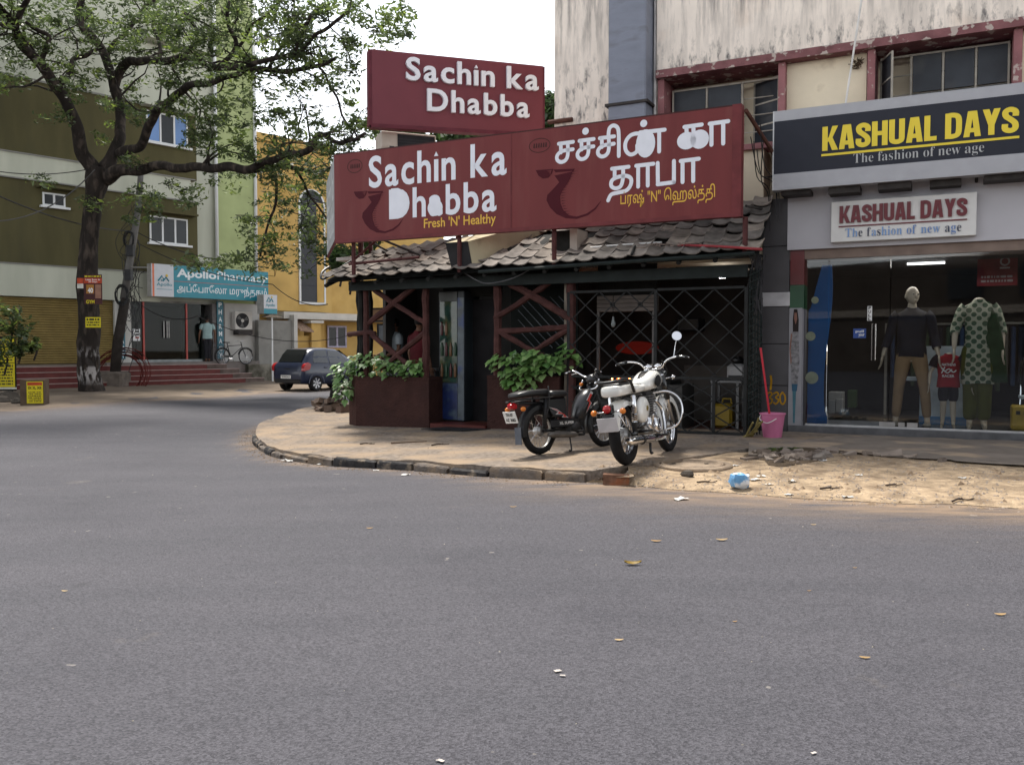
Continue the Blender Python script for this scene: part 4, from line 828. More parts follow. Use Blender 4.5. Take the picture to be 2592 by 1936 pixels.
# Tamil lettering on the right panel
def off(P, dx, dy): return [(x + dx, y + dy) for x, y in P]
ch = [[(425, 362), (540, 347)], [(441, 362), (443, 432)], [(538, 406), (455, 420), (415, 452), (412, 488), (440, 508), (478, 494), (497, 450), (497, 355)]]
G = ch + [off(p, 165, -23) for p in ch] + [off(p, 328, -44) for p in ch]
G += [[(822, 300), (830, 240), (862, 216), (896, 236), (905, 300), (905, 460)], [(1052, 375), (1048, 425), (1000, 448), (962, 415), (960, 350), (1000, 295), (1065, 282), (1090, 330)], [(1075, 272), (1272, 250)], [(1228, 262), (1228, 424)],
      [(1430, 228), (1568, 209)], [(1446, 228), (1448, 290)], [(1502, 218), (1504, 372)], [(1646, 370), (1646, 212)], [(1632, 202), (1780, 182)], [(1740, 195), (1740, 360)],
      [(850, 562), (984, 546)], [(872, 562), (872, 640)], [(940, 556), (938, 640), (920, 700), (880, 718), (846, 700), (848, 660), (885, 632), (960, 618), (1002, 640), (1000, 690), (965, 735), (900, 752), (845, 768), (820, 815)],
      [(1060, 705), (1060, 548)], [(1044, 538), (1182, 522)], [(1137, 535), (1137, 696)], [(1415, 668), (1415, 508)], [(1400, 500), (1545, 482)], [(1500, 494), (1500, 660)], [(1216, 516), (1218, 686)], [(1216, 686), (1346, 669)], [(1346, 500), (1346, 669)]]
conv = [[S6(*q) for q in P] for P in G]
for P in conv: stroke([P], .054, 0, 1, 0, 1, LY, M_lw, SG, (0, 1, 0, 1), 'letter_stroke')
for cx, cy, rx, ry in ((640, 262, .05, .05), (1105, 200, .05, .05), (1120, 360, .135, .19), (1448, 338, .13, .115), (1552, 326, .125, .125)):
    fill_poly(ell(*S6(cx, cy), rx, ry), LY - .004, M_lw, SG, 'letter_patch')
a, c = S6(918, 882); b, d = S6(1675, 722); a2, c2 = S6(930, 866); d2 = S6(935, 775)[1]
text('ப்ரஷ் "N" ெஹல்த்தி', a, b, c2 - .03, d2 + .06, LY, M_ly, SG, .006)
# the grey end panel that looks up the side street
ya = FR.l(Vector((-.2118 * 16.6, 16.6, 0))); dv = Vector((ya.x - SX0, ya.y - SY, 0)); ln = dv.length; EP = Matrix.Translation((SX0, SY, 0)) @ Matrix.Rotation(atan2(dv.y, dv.x) + pi, 4, 'Z')
ep = BX('end_panel', (-ln, .0, SZ0 + .0), (-.02, .05, SZ1 - .02), mat('end_panel_grey', (.30, .305, .31), .5, .1, 2), SG); ep.matrix_local = EP
for s_, z0, z1 in (('Sachin ka', 3.80, 4.32), ('Dhabba', 3.25, 3.75)): t_ = text(s_, -ln + .15, -.2, z0, z1, -.003, mat('pale_letters', (.52, .53, .53), .5), SG, .02); t_.matrix_local = EP
mb = MB(); mb.tube([EP @ Vector((-ln, .02, SZ0 - .03)), EP @ Vector((0, .02, SZ0 - .03))], .02, 6); mb.build('frame_bar', M_sfr, SG)
# poles and braces
def pole(name, pts, r, m=M_pole, parent=SG): mb = MB(); mb.tube(pts, r, 7); return mb.build(name, m, parent, 40)
for u, zb in ((895, 2.42), (1163, 2.50), (1403, 2.55), (1886, 2.55)):
    x = FR.loc(u, 600, -1.37)[0]; pole('pole', [(x, -1.37, zb), (x, -1.37, SZ0 - .05)], .035)
    pole('brace', [(x, -1.33, SZ0 + .1), (x + .02, -.35, rp((x - E0.x) / (E1.x - E0.x), .75).z + .06)], .018, mat('dark_iron', 0))
pole('brace', [(-7.0, -1.35, 2.72), (-5.8, -1.1, 2.80)], .025); pole('brace', [(-6.95, -1.35, 2.75), (-6.55, -1.2, 3.1)], .02); pole('brace', [(-6.4, -1.3, 3.1), (-5.9, -.9, 2.85)], .02, mat('dark_iron', 0))
a = FR.loc(1888, 280, -1.38); b = FR.loc(1966, 402, -.32); pole('brace', [(a[0], -1.38, a[1]), (b[0], -.32, b[1])], .028, mat('rust', 0))

# ------------------------------------------------------------------ upper sign with raised letters
US = thing('upper_signboard', 'smaller upper dark red signboard with raised white Sachin ka Dhabba letters', 'signboard', FU.M)
c4 = [FU.loc(u, v, 0) for u, v in ((941, 125), (942, 313), (1374, 168), (1376, 338))]
(xa, zta), (_, zba), (xb, ztb), (_, zbb) = c4
mb = MB(); mb.prism([(xa, zba), (xb, zbb), (xb, ztb), (xa, zta)], 0, .16); mb.build('panel', mat('upper_sign_red', (.140, .029, .040), .5, .07, 2, spec=.25), US)
mb = MB(); mb.prism([(xa - .02, zba - .07), (xb, zbb - .07), (xb, zbb - .002), (xa - .02, zba - .002)], -.02, .18); mb.build('frame_bar', mat('upper_frame', (.10, .02, .03), .5, .2, 5), US)
mb = MB(); mb.prism([(xa - .06, zba - .05), (xa - .003, zba), (xa - .003, zta), (xa - .06, zta - .02)], .0, .16); mb.build('frame_bar', mat('upper_frame', 0), US)
mb = MB(); mb.prism([(xb + .003, zbb - .03), (xb + .05, zbb - .03), (xb + .05, ztb), (xb + .003, ztb)], .02, .18); mb.build('frame_bar', mat('upper_frame', 0), US)
def S4(x, y): return FU.loc(600 + .3617 * x, .3617 * y, -.05)
sl = Matrix.Shear('XY', 4, (0, 0)); sl[2][0] = ((zbb - zba) + (ztb - zta)) / 2 / (xb - xa)       # letters follow the slight tilt of the board
def tilt(objs):
    for o in objs:
        for v in o.data.vertices: v.co.z += sl[2][0] * v.co.x
a = S4(1183, 480)[0]; b = S4(2110, 560)[0]; c = S4(1245, 560)[1] - sl[2][0] * S4(1245, 560)[0]; d = S4(1565, 432)[1] - sl[2][0] * S4(1565, 432)[0]
ls = letters('Sachın ka', a, b, c, d, -.065, M_lw, US, .022, .060, .10, .30); ls.append(dot_i(ls, 4, US, -.065, M_lw, .06)); tilt(ls)
a = S4(1332, 700)[0]; b = S4(2045, 760)[0]; c = S4(1380, 775)[1] - sl[2][0] * S4(1380, 775)[0]; d = S4(1735, 650)[1] - sl[2][0] * S4(1735, 650)[0]
tilt(letters('Dhabba', a, b, c, d, -.065, M_lw, US, .022, .060, .12, .30))
for x in (.02, 1.65): pole('pole', [(x, .1, 2.9), (x, .1, 4.6)], .04, M_pole, US)
pole('pole', [(-.12, .3, 2.9), (-.12, .3, 4.62)], .05, M_pole, US); pole('pole', [(2.82, .1, 3.0), (2.82, .1, 4.7)], .03, M_pole, US)
pole('cable', catmull([(-.02, .05, 4.5), (.05, 0, 4.15), (-.08, .02, 3.95), (-.14, .05, 3.6)], 5), .012, M_white, US)
# air conditioner behind the sign
ac = thing('air_conditioner', 'weathered beige air conditioner unit between the two red signs', 'air conditioner', FU.M)
def A4(x, y): return FU.loc(600 + .3617 * x, .3617 * y, .22)
x0, z1 = A4(1012, 912); x1, z0 = A4(1395, 1075); xm = A4(1125, 950)[0]; M_beige = mat('aged_beige_plastic', (.42, .37, .32), .6, .12, 4, col2=(.25, .2, .16), c2=(.6, .75), c2scale=3)
BX('casing', (x0, .24, z0 - .3), (x1, .75, z1), M_beige, ac, .015); BX('grille', (xm, .228, z0 - .25), (x1 - .03, .239, z1 - .04), mat('ac_black', (.018, .017, .02), .5), ac)
for i in range(9): z = z0 - .2 + i * (z1 - z0 + .12) / 9; BX('louvre', (xm + .01, .222, z), (x1 - .04, .2275, z + .012), mat('ac_dark', (.03, .03, .033), .5), ac)
x, z = A4(1083, 1030); BX('badge', (x - .04, .232, z - .02), (x + .05, .239, z + .02), mat('black_plastic', 0), ac)
# duct box lying on the tiles, small vent box, debris
db = thing('duct_box', 'long cream plastered duct box with black end lying on the roof tiles', 'duct', FR.M)
near = [FR.loc(u, v, -1.35) for u, v in ((1128, 615), (1185, 611), (1197, 677), (1143, 677))]; far = [FR.loc(u, v, -.15) for u, v in ((1330, 560), (1392, 556), (1396, 603), (1340, 606))]
mb = MB(); A = [Vector((p[0], -1.35, p[1])) for p in near]; B = [Vector((p[0], -.15, p[1])) for p in far]; mb.loft([A, B]); mb.build('casing', mat('duct_cream', (.42, .36, .24), .8, .12, 3, .2, 40, col2=(.22, .18, .12), c2=(.55, .7), c2scale=4, stretch=(1, 1, .6)), db)
mb = MB(); mb.add([p + Vector((0, -.008, 0)) for p in A], [(0, 1, 2, 3)]); mb.build('end_opening', mat('duct_end', (.022, .021, .022), .8), db)
vb = thing('vent_box', 'small pale vent box with dark side by the second sign pole', 'vent', FR.M); x0, z1 = FR.loc(1390, 586, -1.1); x1, z0 = FR.loc(1462, 655, -1.1)
BX('casing', (x0 + .04, -1.1, z0), (x1 - .12, -.7, z1), M_soot, vb); BX('frame', (x1 - .115, -1.12, z0 - .02), (x1, -.7, z1 + .01), M_beige, vb)
def roofpt(u, v):                                       # pixel to the plane of the tiles
    o = FR.I @ Vector((0, 0, CAMH)); dd = FR.I.to_3x3() @ ray(u, v); n = (E1 - E0).cross(R0 - E0); t = (E0 + Vector((0, 0, .09)) - o).dot(n) / dd.dot(n); return o + dd * t
def roofstick(pts, r, m, name, label, cat):
    P = [roofpt(1280 + .3165 * x, 250 + .3165 * y) + Vector((0, -.01, .015)) for x, y in pts]; mb = MB(); mb.tube(catmull(P, 4), r, 7); o = mb.build(name, m, None, True); o.matrix_world = FR.M; tag(o, label, cat)
roofstick([(930, 985), (905, 1030), (870, 1075), (835, 1105), (805, 1155)], .018, M_white, 'bent_pipe', 'bent white plastic pipe lying across the roof tiles', 'pipe')
roofstick([(640, 1205), (900, 1180), (1250, 1158)], .014, M_white, 'straight_pipe', 'long thin white pipe lying along the roof tiles', 'pipe')
roofstick([(1380, 1180), (1700, 1192), (2050, 1215)], .018, mat('red_pipe_paint', (.22, .03, .035), .5), 'red_pipe', 'thin red pipe along the lower right of the roof tiles', 'pipe')
roofstick([(1060, 1120), (1040, 1180), (1010, 1255)], .02, M_soot, 'dark_stick', 'short dark stick lying down the roof tiles', 'stick')
P = [roofpt(1280 + .3165 * x, 250 + .3165 * y) + Vector((0, -.02, .03)) for x, y in ((1010, 1065), (1075, 1005), (1110, 1003), (1140, 1040), (1090, 1078))]
mb = MB(); mb.loft([P, [p + Vector((0, .01, .012)) for p in P]]); o = mb.build('broken_board', M_white); o.matrix_world = FR.M; tag(o, 'broken piece of white board on the roof tiles', 'board')
for i, (x, y, w_, lb) in enumerate(((1300, 1190, .30, 'tangle of dry twigs and grey rags caught on the roof tiles'), (620, 1050, .16, 'small heap of dry leaf debris on the roof under the Tamil sign'))):
    mb = MB(); c_ = roofpt(1280 + .3165 * x, 250 + .3165 * y)
    for k in range(50):
        p = c_ + Vector((rnd.gauss(0, w_), rnd.gauss(0, .06), rnd.uniform(0, .05))); mb.tube([p, p + Vector((rnd.uniform(-.14, .14), rnd.uniform(-.05, .05), rnd.uniform(-.01, .04)))], .006, 3)
    o = mb.build('roof_debris', mat('dry_twig', (.20, .155, .13), .9, .3, 8)); o.matrix_world = FR.M; tag(o, lb, 'debris', kind='stuff')
for (u0, v0, u1, v1, u2, v2, lb) in ((1175, 690, 1240, 718, 1365, 668, 'thin black cable sagging under the eave of the restaurant'),):
    a, b, c = [FR.loc(u, v, -1.3) for u, v in ((u0, v0), (u1, v1), (u2, v2))]; mb = MB(); mb.tube(catmull([(a[0], -1.3, a[1]), ((a[0] + b[0]) / 2, -1.32, b[1] + .06), (b[0], -1.33, b[1]), ((b[0] + c[0]) / 2, -1.32, b[1] + .07), (c[0], -1.3, c[1])], 6), .010, 5); o = mb.build('sagging_cable', mat('cable_grey', (.08, .08, .085), .5)); o.matrix_world = FR.M; tag(o, lb, 'cable')
mb = MB()
for k in range(7):
    x = -.58 + rnd.uniform(-.06, .1); mb.tube(catmull([(x, -.7, 2.6), (x + rnd.uniform(-.08, .08), -.85, 2.2), (x + rnd.uniform(-.1, .1), -.9, 1.8), (x + .03, -.8, 2.3), (x + rnd.uniform(-.05, .1), -.7, 2.62)], 5), .007, 4)
for k in range(5):
    a = FR.loc(1900 + 8 * k, 300 + rnd.uniform(0, 90), -1.0); b = FR.loc(1950 + rnd.uniform(-10, 20), 440 + rnd.uniform(-20, 60), -.3); mb.tube(catmull([(a[0], -1.0, a[1]), ((a[0] + b[0]) / 2 - .05, -.7, (a[1] + b[1]) / 2 - .15), (b[0], -.3, b[1]), (b[0] + .02, -.28, b[1] - .5)], 5), .008, 4)
o = mb.build('cable_bundle', mat('cable_dark', (.03, .028, .03), .5)); o.matrix_world = FR.M; tag(o, 'tangle of dark cables hanging between the red sign and the shop pillar', 'cables')
mb = MB(); mb.tube(catmull([FR.I @ py(835, 675, 15.2), FR.I @ py(815, 690, 15.0), FR.I @ py(822, 705, 14.9), FR.I @ py(900, 655, 15.3), FR.I @ py(960, 650, 15.3)], 6), .022, 6); o = mb.build('eave_hose', mat('black_plastic', 0), None, True); o.matrix_world = FR.M; tag(o, 'black hose looped over the left corner of the tiled roof', 'hose')
# ------------------------------------------------------------------ building across the side street
M_oliv = mat('olive_render', (.085, .076, .036), .85, .12, 1.5, .12, 40, stretch=(1.6, 1.6, .35), col2=(.06, .055, .030), c2=(.5, .75), c2scale=.6)
M_offw = mat('offwhite_render', (.46, .47, .39), .85, .08, 1.2, .1, 40, stretch=(1.8, 1.8, .3), col2=(.36, .37, .30), c2=(.5, .75), c2scale=.5); M_gren = mat('lime_render', (.34, .39, .19), .85, .1, 1.2, .1, 40)
M_wfr = mat('white_frame', (.62, .63, .63), .45, .04); M_dgl = mat('dark_window', (.014, .017, .021), .25, .4, .6, spec=.25); M_shut = mat('shutter_yellow', (.20, .145, .05), .5, .12, 3)
M_step = mat('red_step', (.115, .032, .029), .6, .2, 4, .1, 30); M_nose = mat('step_nosing', (.30, .22, .20), .7, .15, 6); M_gry = mat('grey_plaster', (.22, .215, .20), .85, .12, 2, col2=(.12, .115, .105), c2=(.55, .75), c2scale=1.5)
LB = thing('apartment_building', 'olive and off white apartment building with shops at street level across the side street', 'building', FL.M)
WY = 1.5
def lw(u, v, y=WY): return FL.loc(u, v, y)
XG, XW, XO = lw(652, 700)[0], lw(550, 600)[0], lw(500, 600)[0]
BX('wall', (-14, WY + .25, 3.2), (XG, 12, 17), M_offw, LB)
BX('wall', (XW + .05, WY + .12, 3.3), (XG, WY + .249, 17), M_gren, LB)
for z0, z1 in ((4.38, 7.46), (8.38, 11.1)): BX('wall_band', (-14, WY, z0), (XO, WY + .249, z1), M_oliv, LB)
BX('wall_band', (-14, WY - .06, 3.22), (lw(330, 700)[0] + 1.2, WY + .249, 4.375), M_offw, LB); BX('wall_band', (-14, WY - .04, 7.465), (XO - .3, WY + .249, 8.375), M_offw, LB)
BX('wall_band', (-14, WY + .05, 11.105), (XO - .2, WY + .249, 13.6), M_offw, LB)
for x in (XW + .02, XG - .02): mb = MB(); mb.tube([(x, WY + .06, 3.3), (x, WY + .06, 17)], .075, 8); mb.build('drain_pipe', M_wfr, LB, True)
def window(x0, x1, z0, z1, y, parent, n=3, fr=M_wfr, gl=M_dgl, t=.06, rec=.0):
    mb = MB(); mb.box((x0, y, z0), (x0 + t, y + .06, z1)); mb.box((x1 - t, y, z0), (x1, y + .06, z1)); mb.box((x0 + t, y, z0), (x1 - t, y + .06, z0 + t)); mb.box((x0 + t, y, z1 - t), (x1 - t, y + .06, z1))
    for i in range(1, n): xx = x0 + (x1 - x0) * i / n; mb.box((xx - t * .6, y + .002, z0 + t), (xx + t * .6, y + .058, z1 - t))
    w = mb.build('window', fr, parent); cw = (x1 - x0) / n
    for i in range(n): BX('pane', (x0 + cw * i + t * .8, y + .02, z0 + t * .9), (x0 + cw * (i + 1) - t * .8, y + .03, z1 - t * .9), gl[i % len(gl)] if isinstance(gl, list) else gl, w)
    return w
def winpx(u0, v0, u1, v1, y, parent, **k):
    x0, z1 = FL.loc(u0, v0, y); x1, z0 = FL.loc(u1, v1, y); return window(x0, x1, z0, z1, y, parent, **k)
M_blu = mat('blue_curtain_pane', (.10, .20, .42), .2, .2, 1)
winpx(379, 545, 476, 622, WY - .07, LB, n=3); winpx(370, 278, 476, 376, WY - .07, LB, n=3, gl=[M_blu, M_dgl, M_blu])
for u0, v0, u1, v1 in ((379, 545, 476, 622), (370, 278, 476, 376), (108, 486, 166, 526)):
    x0, z1 = lw(u0, v0); x1, z0 = lw(u1, v1); BX('sunshade', (x0 - .25, WY - .45, z1 + .12), (x1 + .25, WY - .001, z1 + .20), M_offw if v0 < 300 else M_oliv, LB); BX('window_sill', (x0 - .12, WY - .16, z0 - .09), (x1 + .12, WY - .001, z0 - .01), M_wfr, LB)
for z in (4.37, 7.455, 8.37, 11.10): BX('string_course', (-14, WY - .09, z), (XO - .1, WY - .0605, z + .05), M_gry, LB)
w_ = winpx(108, 486, 166, 526, WY - .05, LB, n=2)
x0, z1 = lw(378, 62); x1, z0 = lw(540, 122); BX('balcony_opening', (x0, WY + .03, z0), (x1, WY + .26, z1), mat('dark_opening', (.03, .03, .03), .8), LB); BX('balcony_ledge', (x0 - .3, WY - .5, z0 - .45), (XO + .3, WY + .0, z0), M_offw, LB)
for i in range(12): xx = x0 + (x1 - x0) * i / 11; BX('rail', (xx - .02, WY - .42, z0), (xx + .02, WY - .38, z0 + .8), M_gry, LB)
# street level
BX('wall', (-14, WY + .2, -.2), (lw(20, 800)[0], 8, 3.22), M_gry, LB); xs0, xs1 = lw(22, 800)[0], lw(290, 800)[0]
BX('ledge', (-14, WY - .25, -.2), (xs1 + .5, WY + .2, .72), mat('ledge_stone', (.17, .14, .115), .8, .2, 3), LB)
sh_ = BX('shutter', (xs0 - .3, WY + .16, .72), (xs1, WY + .2, 3.22), mat('shutter_back', (.08, .06, .03), .8), LB); ns = 27; zh = (3.2 - .75) / ns
for i in range(ns):
    mb = MB(); z = .75 + i * zh; prof = [(z, 0), (z + zh * .25, -.028), (z + zh * .7, -.028), (z + zh * .93, -.002)]
    mb.add([(x, WY + .15 + d, zz) for x in (xs0 - .3, xs1) for zz, d in prof], [(0, 4, 5, 1), (1, 5, 6, 2), (2, 6, 7, 3)]); mb.build('slat', M_shut, sh_, norm=False)
gx0, gx1 = lw(333, 800)[0], lw(512, 800)[0]; gz0, gz1 = .78, 3.2
BX('pillar', (xs1 + .01, WY + .0, .5), (gx0 - .02, WY + .4, 3.22), mat('white_pillar', (.46, .45, .42), .8, .1, 2), LB)
PX1 = lw(547, 800)[0]; PX2 = lw(568, 800)[0]
BX('pillar', (lw(537, 800)[0], WY - .02, .6), (PX2, WY + .6, 3.25), mat('grey_column', (.13, .12, .12), .7), LB)
BX('wall', (PX2 + .01, WY + .05, .55), (XG + .1, 8, 3.3), mat('pale_side_wall', (.44, .43, .41), .8, .1, 1.5, col2=(.3, .29, .27), c2=(.5, .7), c2scale=1), LB)
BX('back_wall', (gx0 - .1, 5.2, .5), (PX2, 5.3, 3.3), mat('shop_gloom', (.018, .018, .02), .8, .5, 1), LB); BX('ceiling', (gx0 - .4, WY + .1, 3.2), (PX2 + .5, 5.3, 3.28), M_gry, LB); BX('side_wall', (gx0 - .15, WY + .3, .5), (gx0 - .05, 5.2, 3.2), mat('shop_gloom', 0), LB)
BX('floor', (xs1 - .5, WY - .35, .1), (PX2 + 1.5, 5.2, .76), mat('landing', (.16, .14, .13), .7, .2, 3), LB)
BX('glass_pane', (gx0, WY + .1, gz0), (gx1, WY + .11, gz1), glass_mat('pharmacy_glass', (.5, .55, .55), .22), LB)
M_rfr = mat('red_upright', (.33, .035, .022), .4); M_alu = mat('aluminium', 0)
for u in (365, 474): x = lw(u, 800)[0]; BX('upright', (x - .035, WY + .05, gz0), (x + .035, WY + .12, gz1), M_rfr, LB)
BX('sill', (gx0 - .1, WY + .02, .762), (gx1, WY + .14, .86), mat('sill_grey', (.25, .27, .27), .5), LB)
for u in (416, 424, 429): x = lw(u, 830)[0]; mb = MB(); mb.tube([(x, WY + .04, 1.75), (x, WY + .04, 2.45)], .022, 6); mb.build('handle', M_alu, LB)
o, a, b, c, d = sheet(FL, 336, 832, 355, 863, WY + .06, M_wfr, 'notice', LB)
for k in range(4): BX('print', (b - .2, WY + .054, c + .1 + k * .12), (b - .05, WY + .059, c + .17 + k * .12), [M_blk, M_rfr][k == 0], LB)
# steps
sx0 = FL.loc(30, 985, 0)[0]
for i in range(4):
    xr = FL.loc(668, 961, 0)[0] - i * .42; y = i * .3; z = -.14 + (i + 1) * .20
    BX('step', (sx0, y, -.3), (xr, WY - .3 if i < 3 else WY + .0, z - .025), M_step, LB); BX('nosing', (sx0, y - .02, z - .024), (xr + .02, y + .3, z), M_nose, LB)
    BX('step_end', (xr + .001 - .9, y - .012, -.3), (xr + .012, y + .29, z - .026), mat('stained_step', (.10, .075, .065), .8, .4, 3), LB)
BX('platform', (lw(600, 900)[0] + .2, .9, -.2), (lw(688, 950)[0], WY + .4, .62), mat('mossy_plaster', (.20, .185, .155), .9, .3, 2, col2=(.07, .065, .05), c2=(.48, .62), c2scale=1.5), LB)
# pharmacy signs
M_teal = mat('teal_sign', (.012, .20, .26), .4, .06); M_swh = mat('sign_white', (.50, .52, .55), .4, .04); M_tlw = mat('sign_lettering', (.64, .68, .70), .45); M_org = mat('orange_stripe', (.62, .16, .07), .45)
PY = .75
def S3(x, y): return FL.loc(300 + .351 * x, 480 + .351 * y, PY)
PS = thing('pharmacy_signboard', 'wide teal and white pharmacy signboard with English and Tamil lettering', 'signboard', FL.M)
(x0, _), (x1, _) = S3(236, 600), S3(1080, 700); z1 = S3(236, 532)[1]; z0 = S3(240, 768)[1]; xw = S3(398, 650)[0]
BX('box', (x0, PY + .004, z0), (x1, PY + .35, z1), mat('sign_casing', (.36, .35, .33), .6), PS); BX('white_panel', (x0 + .001, PY, z0), (xw - .003, PY + .003, z1), M_swh, PS); BX('teal_panel', (xw, PY, z0), (x1, PY + .003, z1), M_teal, PS)
BX('stripe', (x0 + .04, PY - .002, z0), (x0 + .12, PY - .0005, z1), M_org, PS)
h = z1 - z0; a, b = S3(420, 640)[0], S3(1068, 640)[0]; m_ = S3(710, 640)[0]
text('Apollo', a, m_ - .03, z0 + h * .56, z0 + h * .90, PY - .002, M_tlw, PS, .035); text('Pharmacy', m_ + .02, b, z0 + h * .55, z0 + h * .90, PY - .002, M_tlw, PS, .004)
BX('stripe', (xw, PY - .002, z0 + h * .49), (x1, PY - .0005, z0 + h * .505), mat('sign_red_line', (.42, .12, .10), .5), PS)
text('அப்ேபாேலா மருந்தகம்', a, b, z0 + h * .08, z0 + h * .44, PY - .002, M_tlw, PS, .008)
def logo(x0, x1, z0, z1, y, p, cap='Apollo'):
    w = x1 - x0; hh = z1 - z0; text(cap, x0, x1, z0, z0 + hh * .36, y, M_teal, p, .012)
    for pts in ([(.1, .5), (.35, .95), (.5, .6), (.3, .55)], [(.42, .5), (.62, .85), (.8, .5)]): mb = MB(); mb.tube([(x0 + w * q[0], y, z0 + hh * q[1]) for q in pts], w * .045, 5); mb.build('logo', M_teal, p)
    mb = MB(); mb.lathe([(0, y - .002), (w * .09, y)], 10, axis='y', M=Matrix.Translation((x0 + w * .66, 0, z0 + hh * .98))); mb.build('logo', mat('logo_yellow', (.6, .42, .06), .5), p)
a, z_ = S3(275, 720); b = S3(385, 640)[0]; logo(a, b, z0 + h * .30, z0 + h * .66, PY - .006, PS); BX('small_print', (a, PY - .002, z0 + h * .22), (b, PY - .0005, z0 + h * .235), M_teal, PS)
def vsign(u0, v0, u1, v1, y, s, lb):
    x0, z1 = FL.loc(u0, v0, y); x1, z0 = FL.loc(u1, v1, y); t = thing('vertical_sign', lb, 'sign', FL.M, 'teal vertical pharmacy signs'); BX('panel', (x0, y, z0), (x1, y + .04, z1), mat('dark_teal', (.010, .10, .14), .4), t); n = len(s); hh = (z1 - z0) / n
    for i, ch_ in enumerate(s): text(ch_, x0 + (x1 - x0) * .25, x1 - (x1 - x0) * .25, z1 - hh * (i + .86), z1 - hh * (i + .2), y - .004, M_tlw, t, .02)
vsign(303, 762, 318, 909, WY - .08, 'PHARMACY', 'teal vertical PHARMACY sign left of the pharmacy glass beside the leaning pole'); vsign(549, 762, 567, 908, WY - .08, 'PHARMACY', 'teal vertical PHARMACY sign on the grey column behind the bicycle')
# box sign on a pole
bx = thing('pole_sign', 'small pharmacy box sign on a thin white pole near the parked car', 'sign', FL.M)
(a, z1), (b, z0) = FL.loc(667, 745, 0), FL.loc(702, 795, 0); BX('box', (a, .0, z0), (b, .5, z1), mat('sign_casing', 0), bx); BX('face', (a + .01, -.004, z0 + (z1 - z0) * .27), (b - .01, -.001, z1 - .01), M_swh, bx); BX('face', (a + .01, -.004, z0), (b - .01, -.001, z0 + (z1 - z0) * .26), M_teal, bx); logo(a + .1, b - .12, z0 + (z1 - z0) * .34, z1 - .1, -.012, bx)
xm_ = FL.loc(691, 900, .2)[0]; mb = MB(); mb.tube([(xm_, .25, -.15), (xm_, .25, z0)], .04, 8); mb.build('pole', M_wfr, bx); mb = MB(); mb.prism([(a + .1, z0 - .14), (b + .35, z0 - .14), ((a + b) / 2 + .1, z0 - .004)], .1, .4); mb.build('bracket', mat('pale_board', (.3, .25, .2), .7), bx)
# outdoor unit on the side wall
au = thing('air_conditioner', 'white air conditioner outdoor unit with black fan above the bicycle', 'air conditioner', FL.M)
(a, z1), (b, z0) = FL.loc(595, 788, 1.2), FL.loc(639, 835, 1.2); BX('casing', (a, 1.2, z0), (b, 1.52, z1), mat('unit_white', (.50, .48, .45), .5, .05), au, .02); cx = a + (b - a) * .42; cz = (z0 + z1) / 2; r = (z1 - z0) * .40
mb = MB(); mb.lathe([(0, 1.196), (r, 1.196), (r * 1.03, 1.198)], 24, axis='y', M=Matrix.Translation((cx, 0, cz))); mb.build('fan_guard', mat('fan_black', (.02, .02, .022), .6), au)
for k in range(3): A_ = 2 * pi * k / 3; mb = MB(); mb.add([(cx + r * q * cos(A_ + t), 1.19, cz + r * q * sin(A_ + t)) for q, t in ((.25, 0), (.92, .1), (.92, .75), (.25, .6))], [(0, 1, 2, 3)]); mb.build('blade', mat('blade_grey', (.10, .10, .10), .5), au)
mb = MB(); mb.lathe([(0, 1.18), (r * .24, 1.185)], 12, axis='y', M=Matrix.Translation((cx, 0, cz))); mb.build('hub', mat('unit_white', 0), au); BX('bracket', (a + .1, 1.1, z0 - .22), (b - .05, 1.52, z0 - .005), mat('dark_iron', 0), au)
# ------------------------------------------------------------------ yellow house behind the car
YH = thing('yellow_house', 'yellow house with a tall arched dark window and white trim behind the parked car', 'house', FL.M)
M_yh = mat('yellow_render', (.50, .33, .115), .85, .12, 1.2, .1, 40, col2=(.40, .25, .07), c2=(.5, .75), c2scale=.7); HY = 2.2
def hy(u, v, y=HY): return FL.loc(u, v, y)
hx0 = hy(653, 600)[0]; hx1 = hy(838, 600)[0]; hz1 = hy(831, 392)[1]; hz0 = hy(800, 790)[1]
BX('wall', (XG + .12, HY, hz0), (hx1, HY + 8, hz1), M_yh, YH); BX('wall', (hx1, HY + 1.2, -.2), (hx1 + 9, HY + 8, hz1 - 2.2), M_yh, YH); BX('wall', (XG + .12, HY + .6, -.2), (hx1, HY + 8, hz0), M_yh, YH)
BX('parapet', (XG + .12, HY - .15, hz1 + .001), (hx1 + .1, HY + 8, hz1 + .35), M_yh, YH)
ax0, ax1 = hy(755, 600)[0], hy(822, 600)[0]; az0 = hy(760, 770)[1]; az1 = hy(785, 520)[1]; cx = (ax0 + ax1) / 2; rr = (ax1 - ax0) / 2
arch = [(ax0, az0), (ax1, az0)] + [(cx + rr * cos(t), az1 + rr * sin(t)) for t in np.linspace(0, pi, 14)]; mb = MB(); mb.prism(arch, HY - .06, HY - .002); wn = mb.build('arched_window', M_wfr, YH)
k = .86; a2 = [(cx + (p[0] - cx) * k, az0 + .12 + (p[1] - az0) * .97) for p in arch]; mb = MB(); mb.prism(a2, HY - .075, HY - .061); mb.build('pane', mat('arch_pane', (.012, .013, .020), .3, .3, .8, spec=.25), wn)
for i in range(1, 7): z = az0 + .15 + (az1 - az0) * i / 6.5; BX('bar', (cx - rr * k, HY - .082, z), (cx + rr * k, HY - .076, z + .035), mat('bar_dark', (.03, .03, .04), .5), wn)
BX('bar', (cx + rr * .30, HY - .09, az0 + .12), (ax1 - .14, HY - .0765, az1 + rr * .2), M_yh, wn)
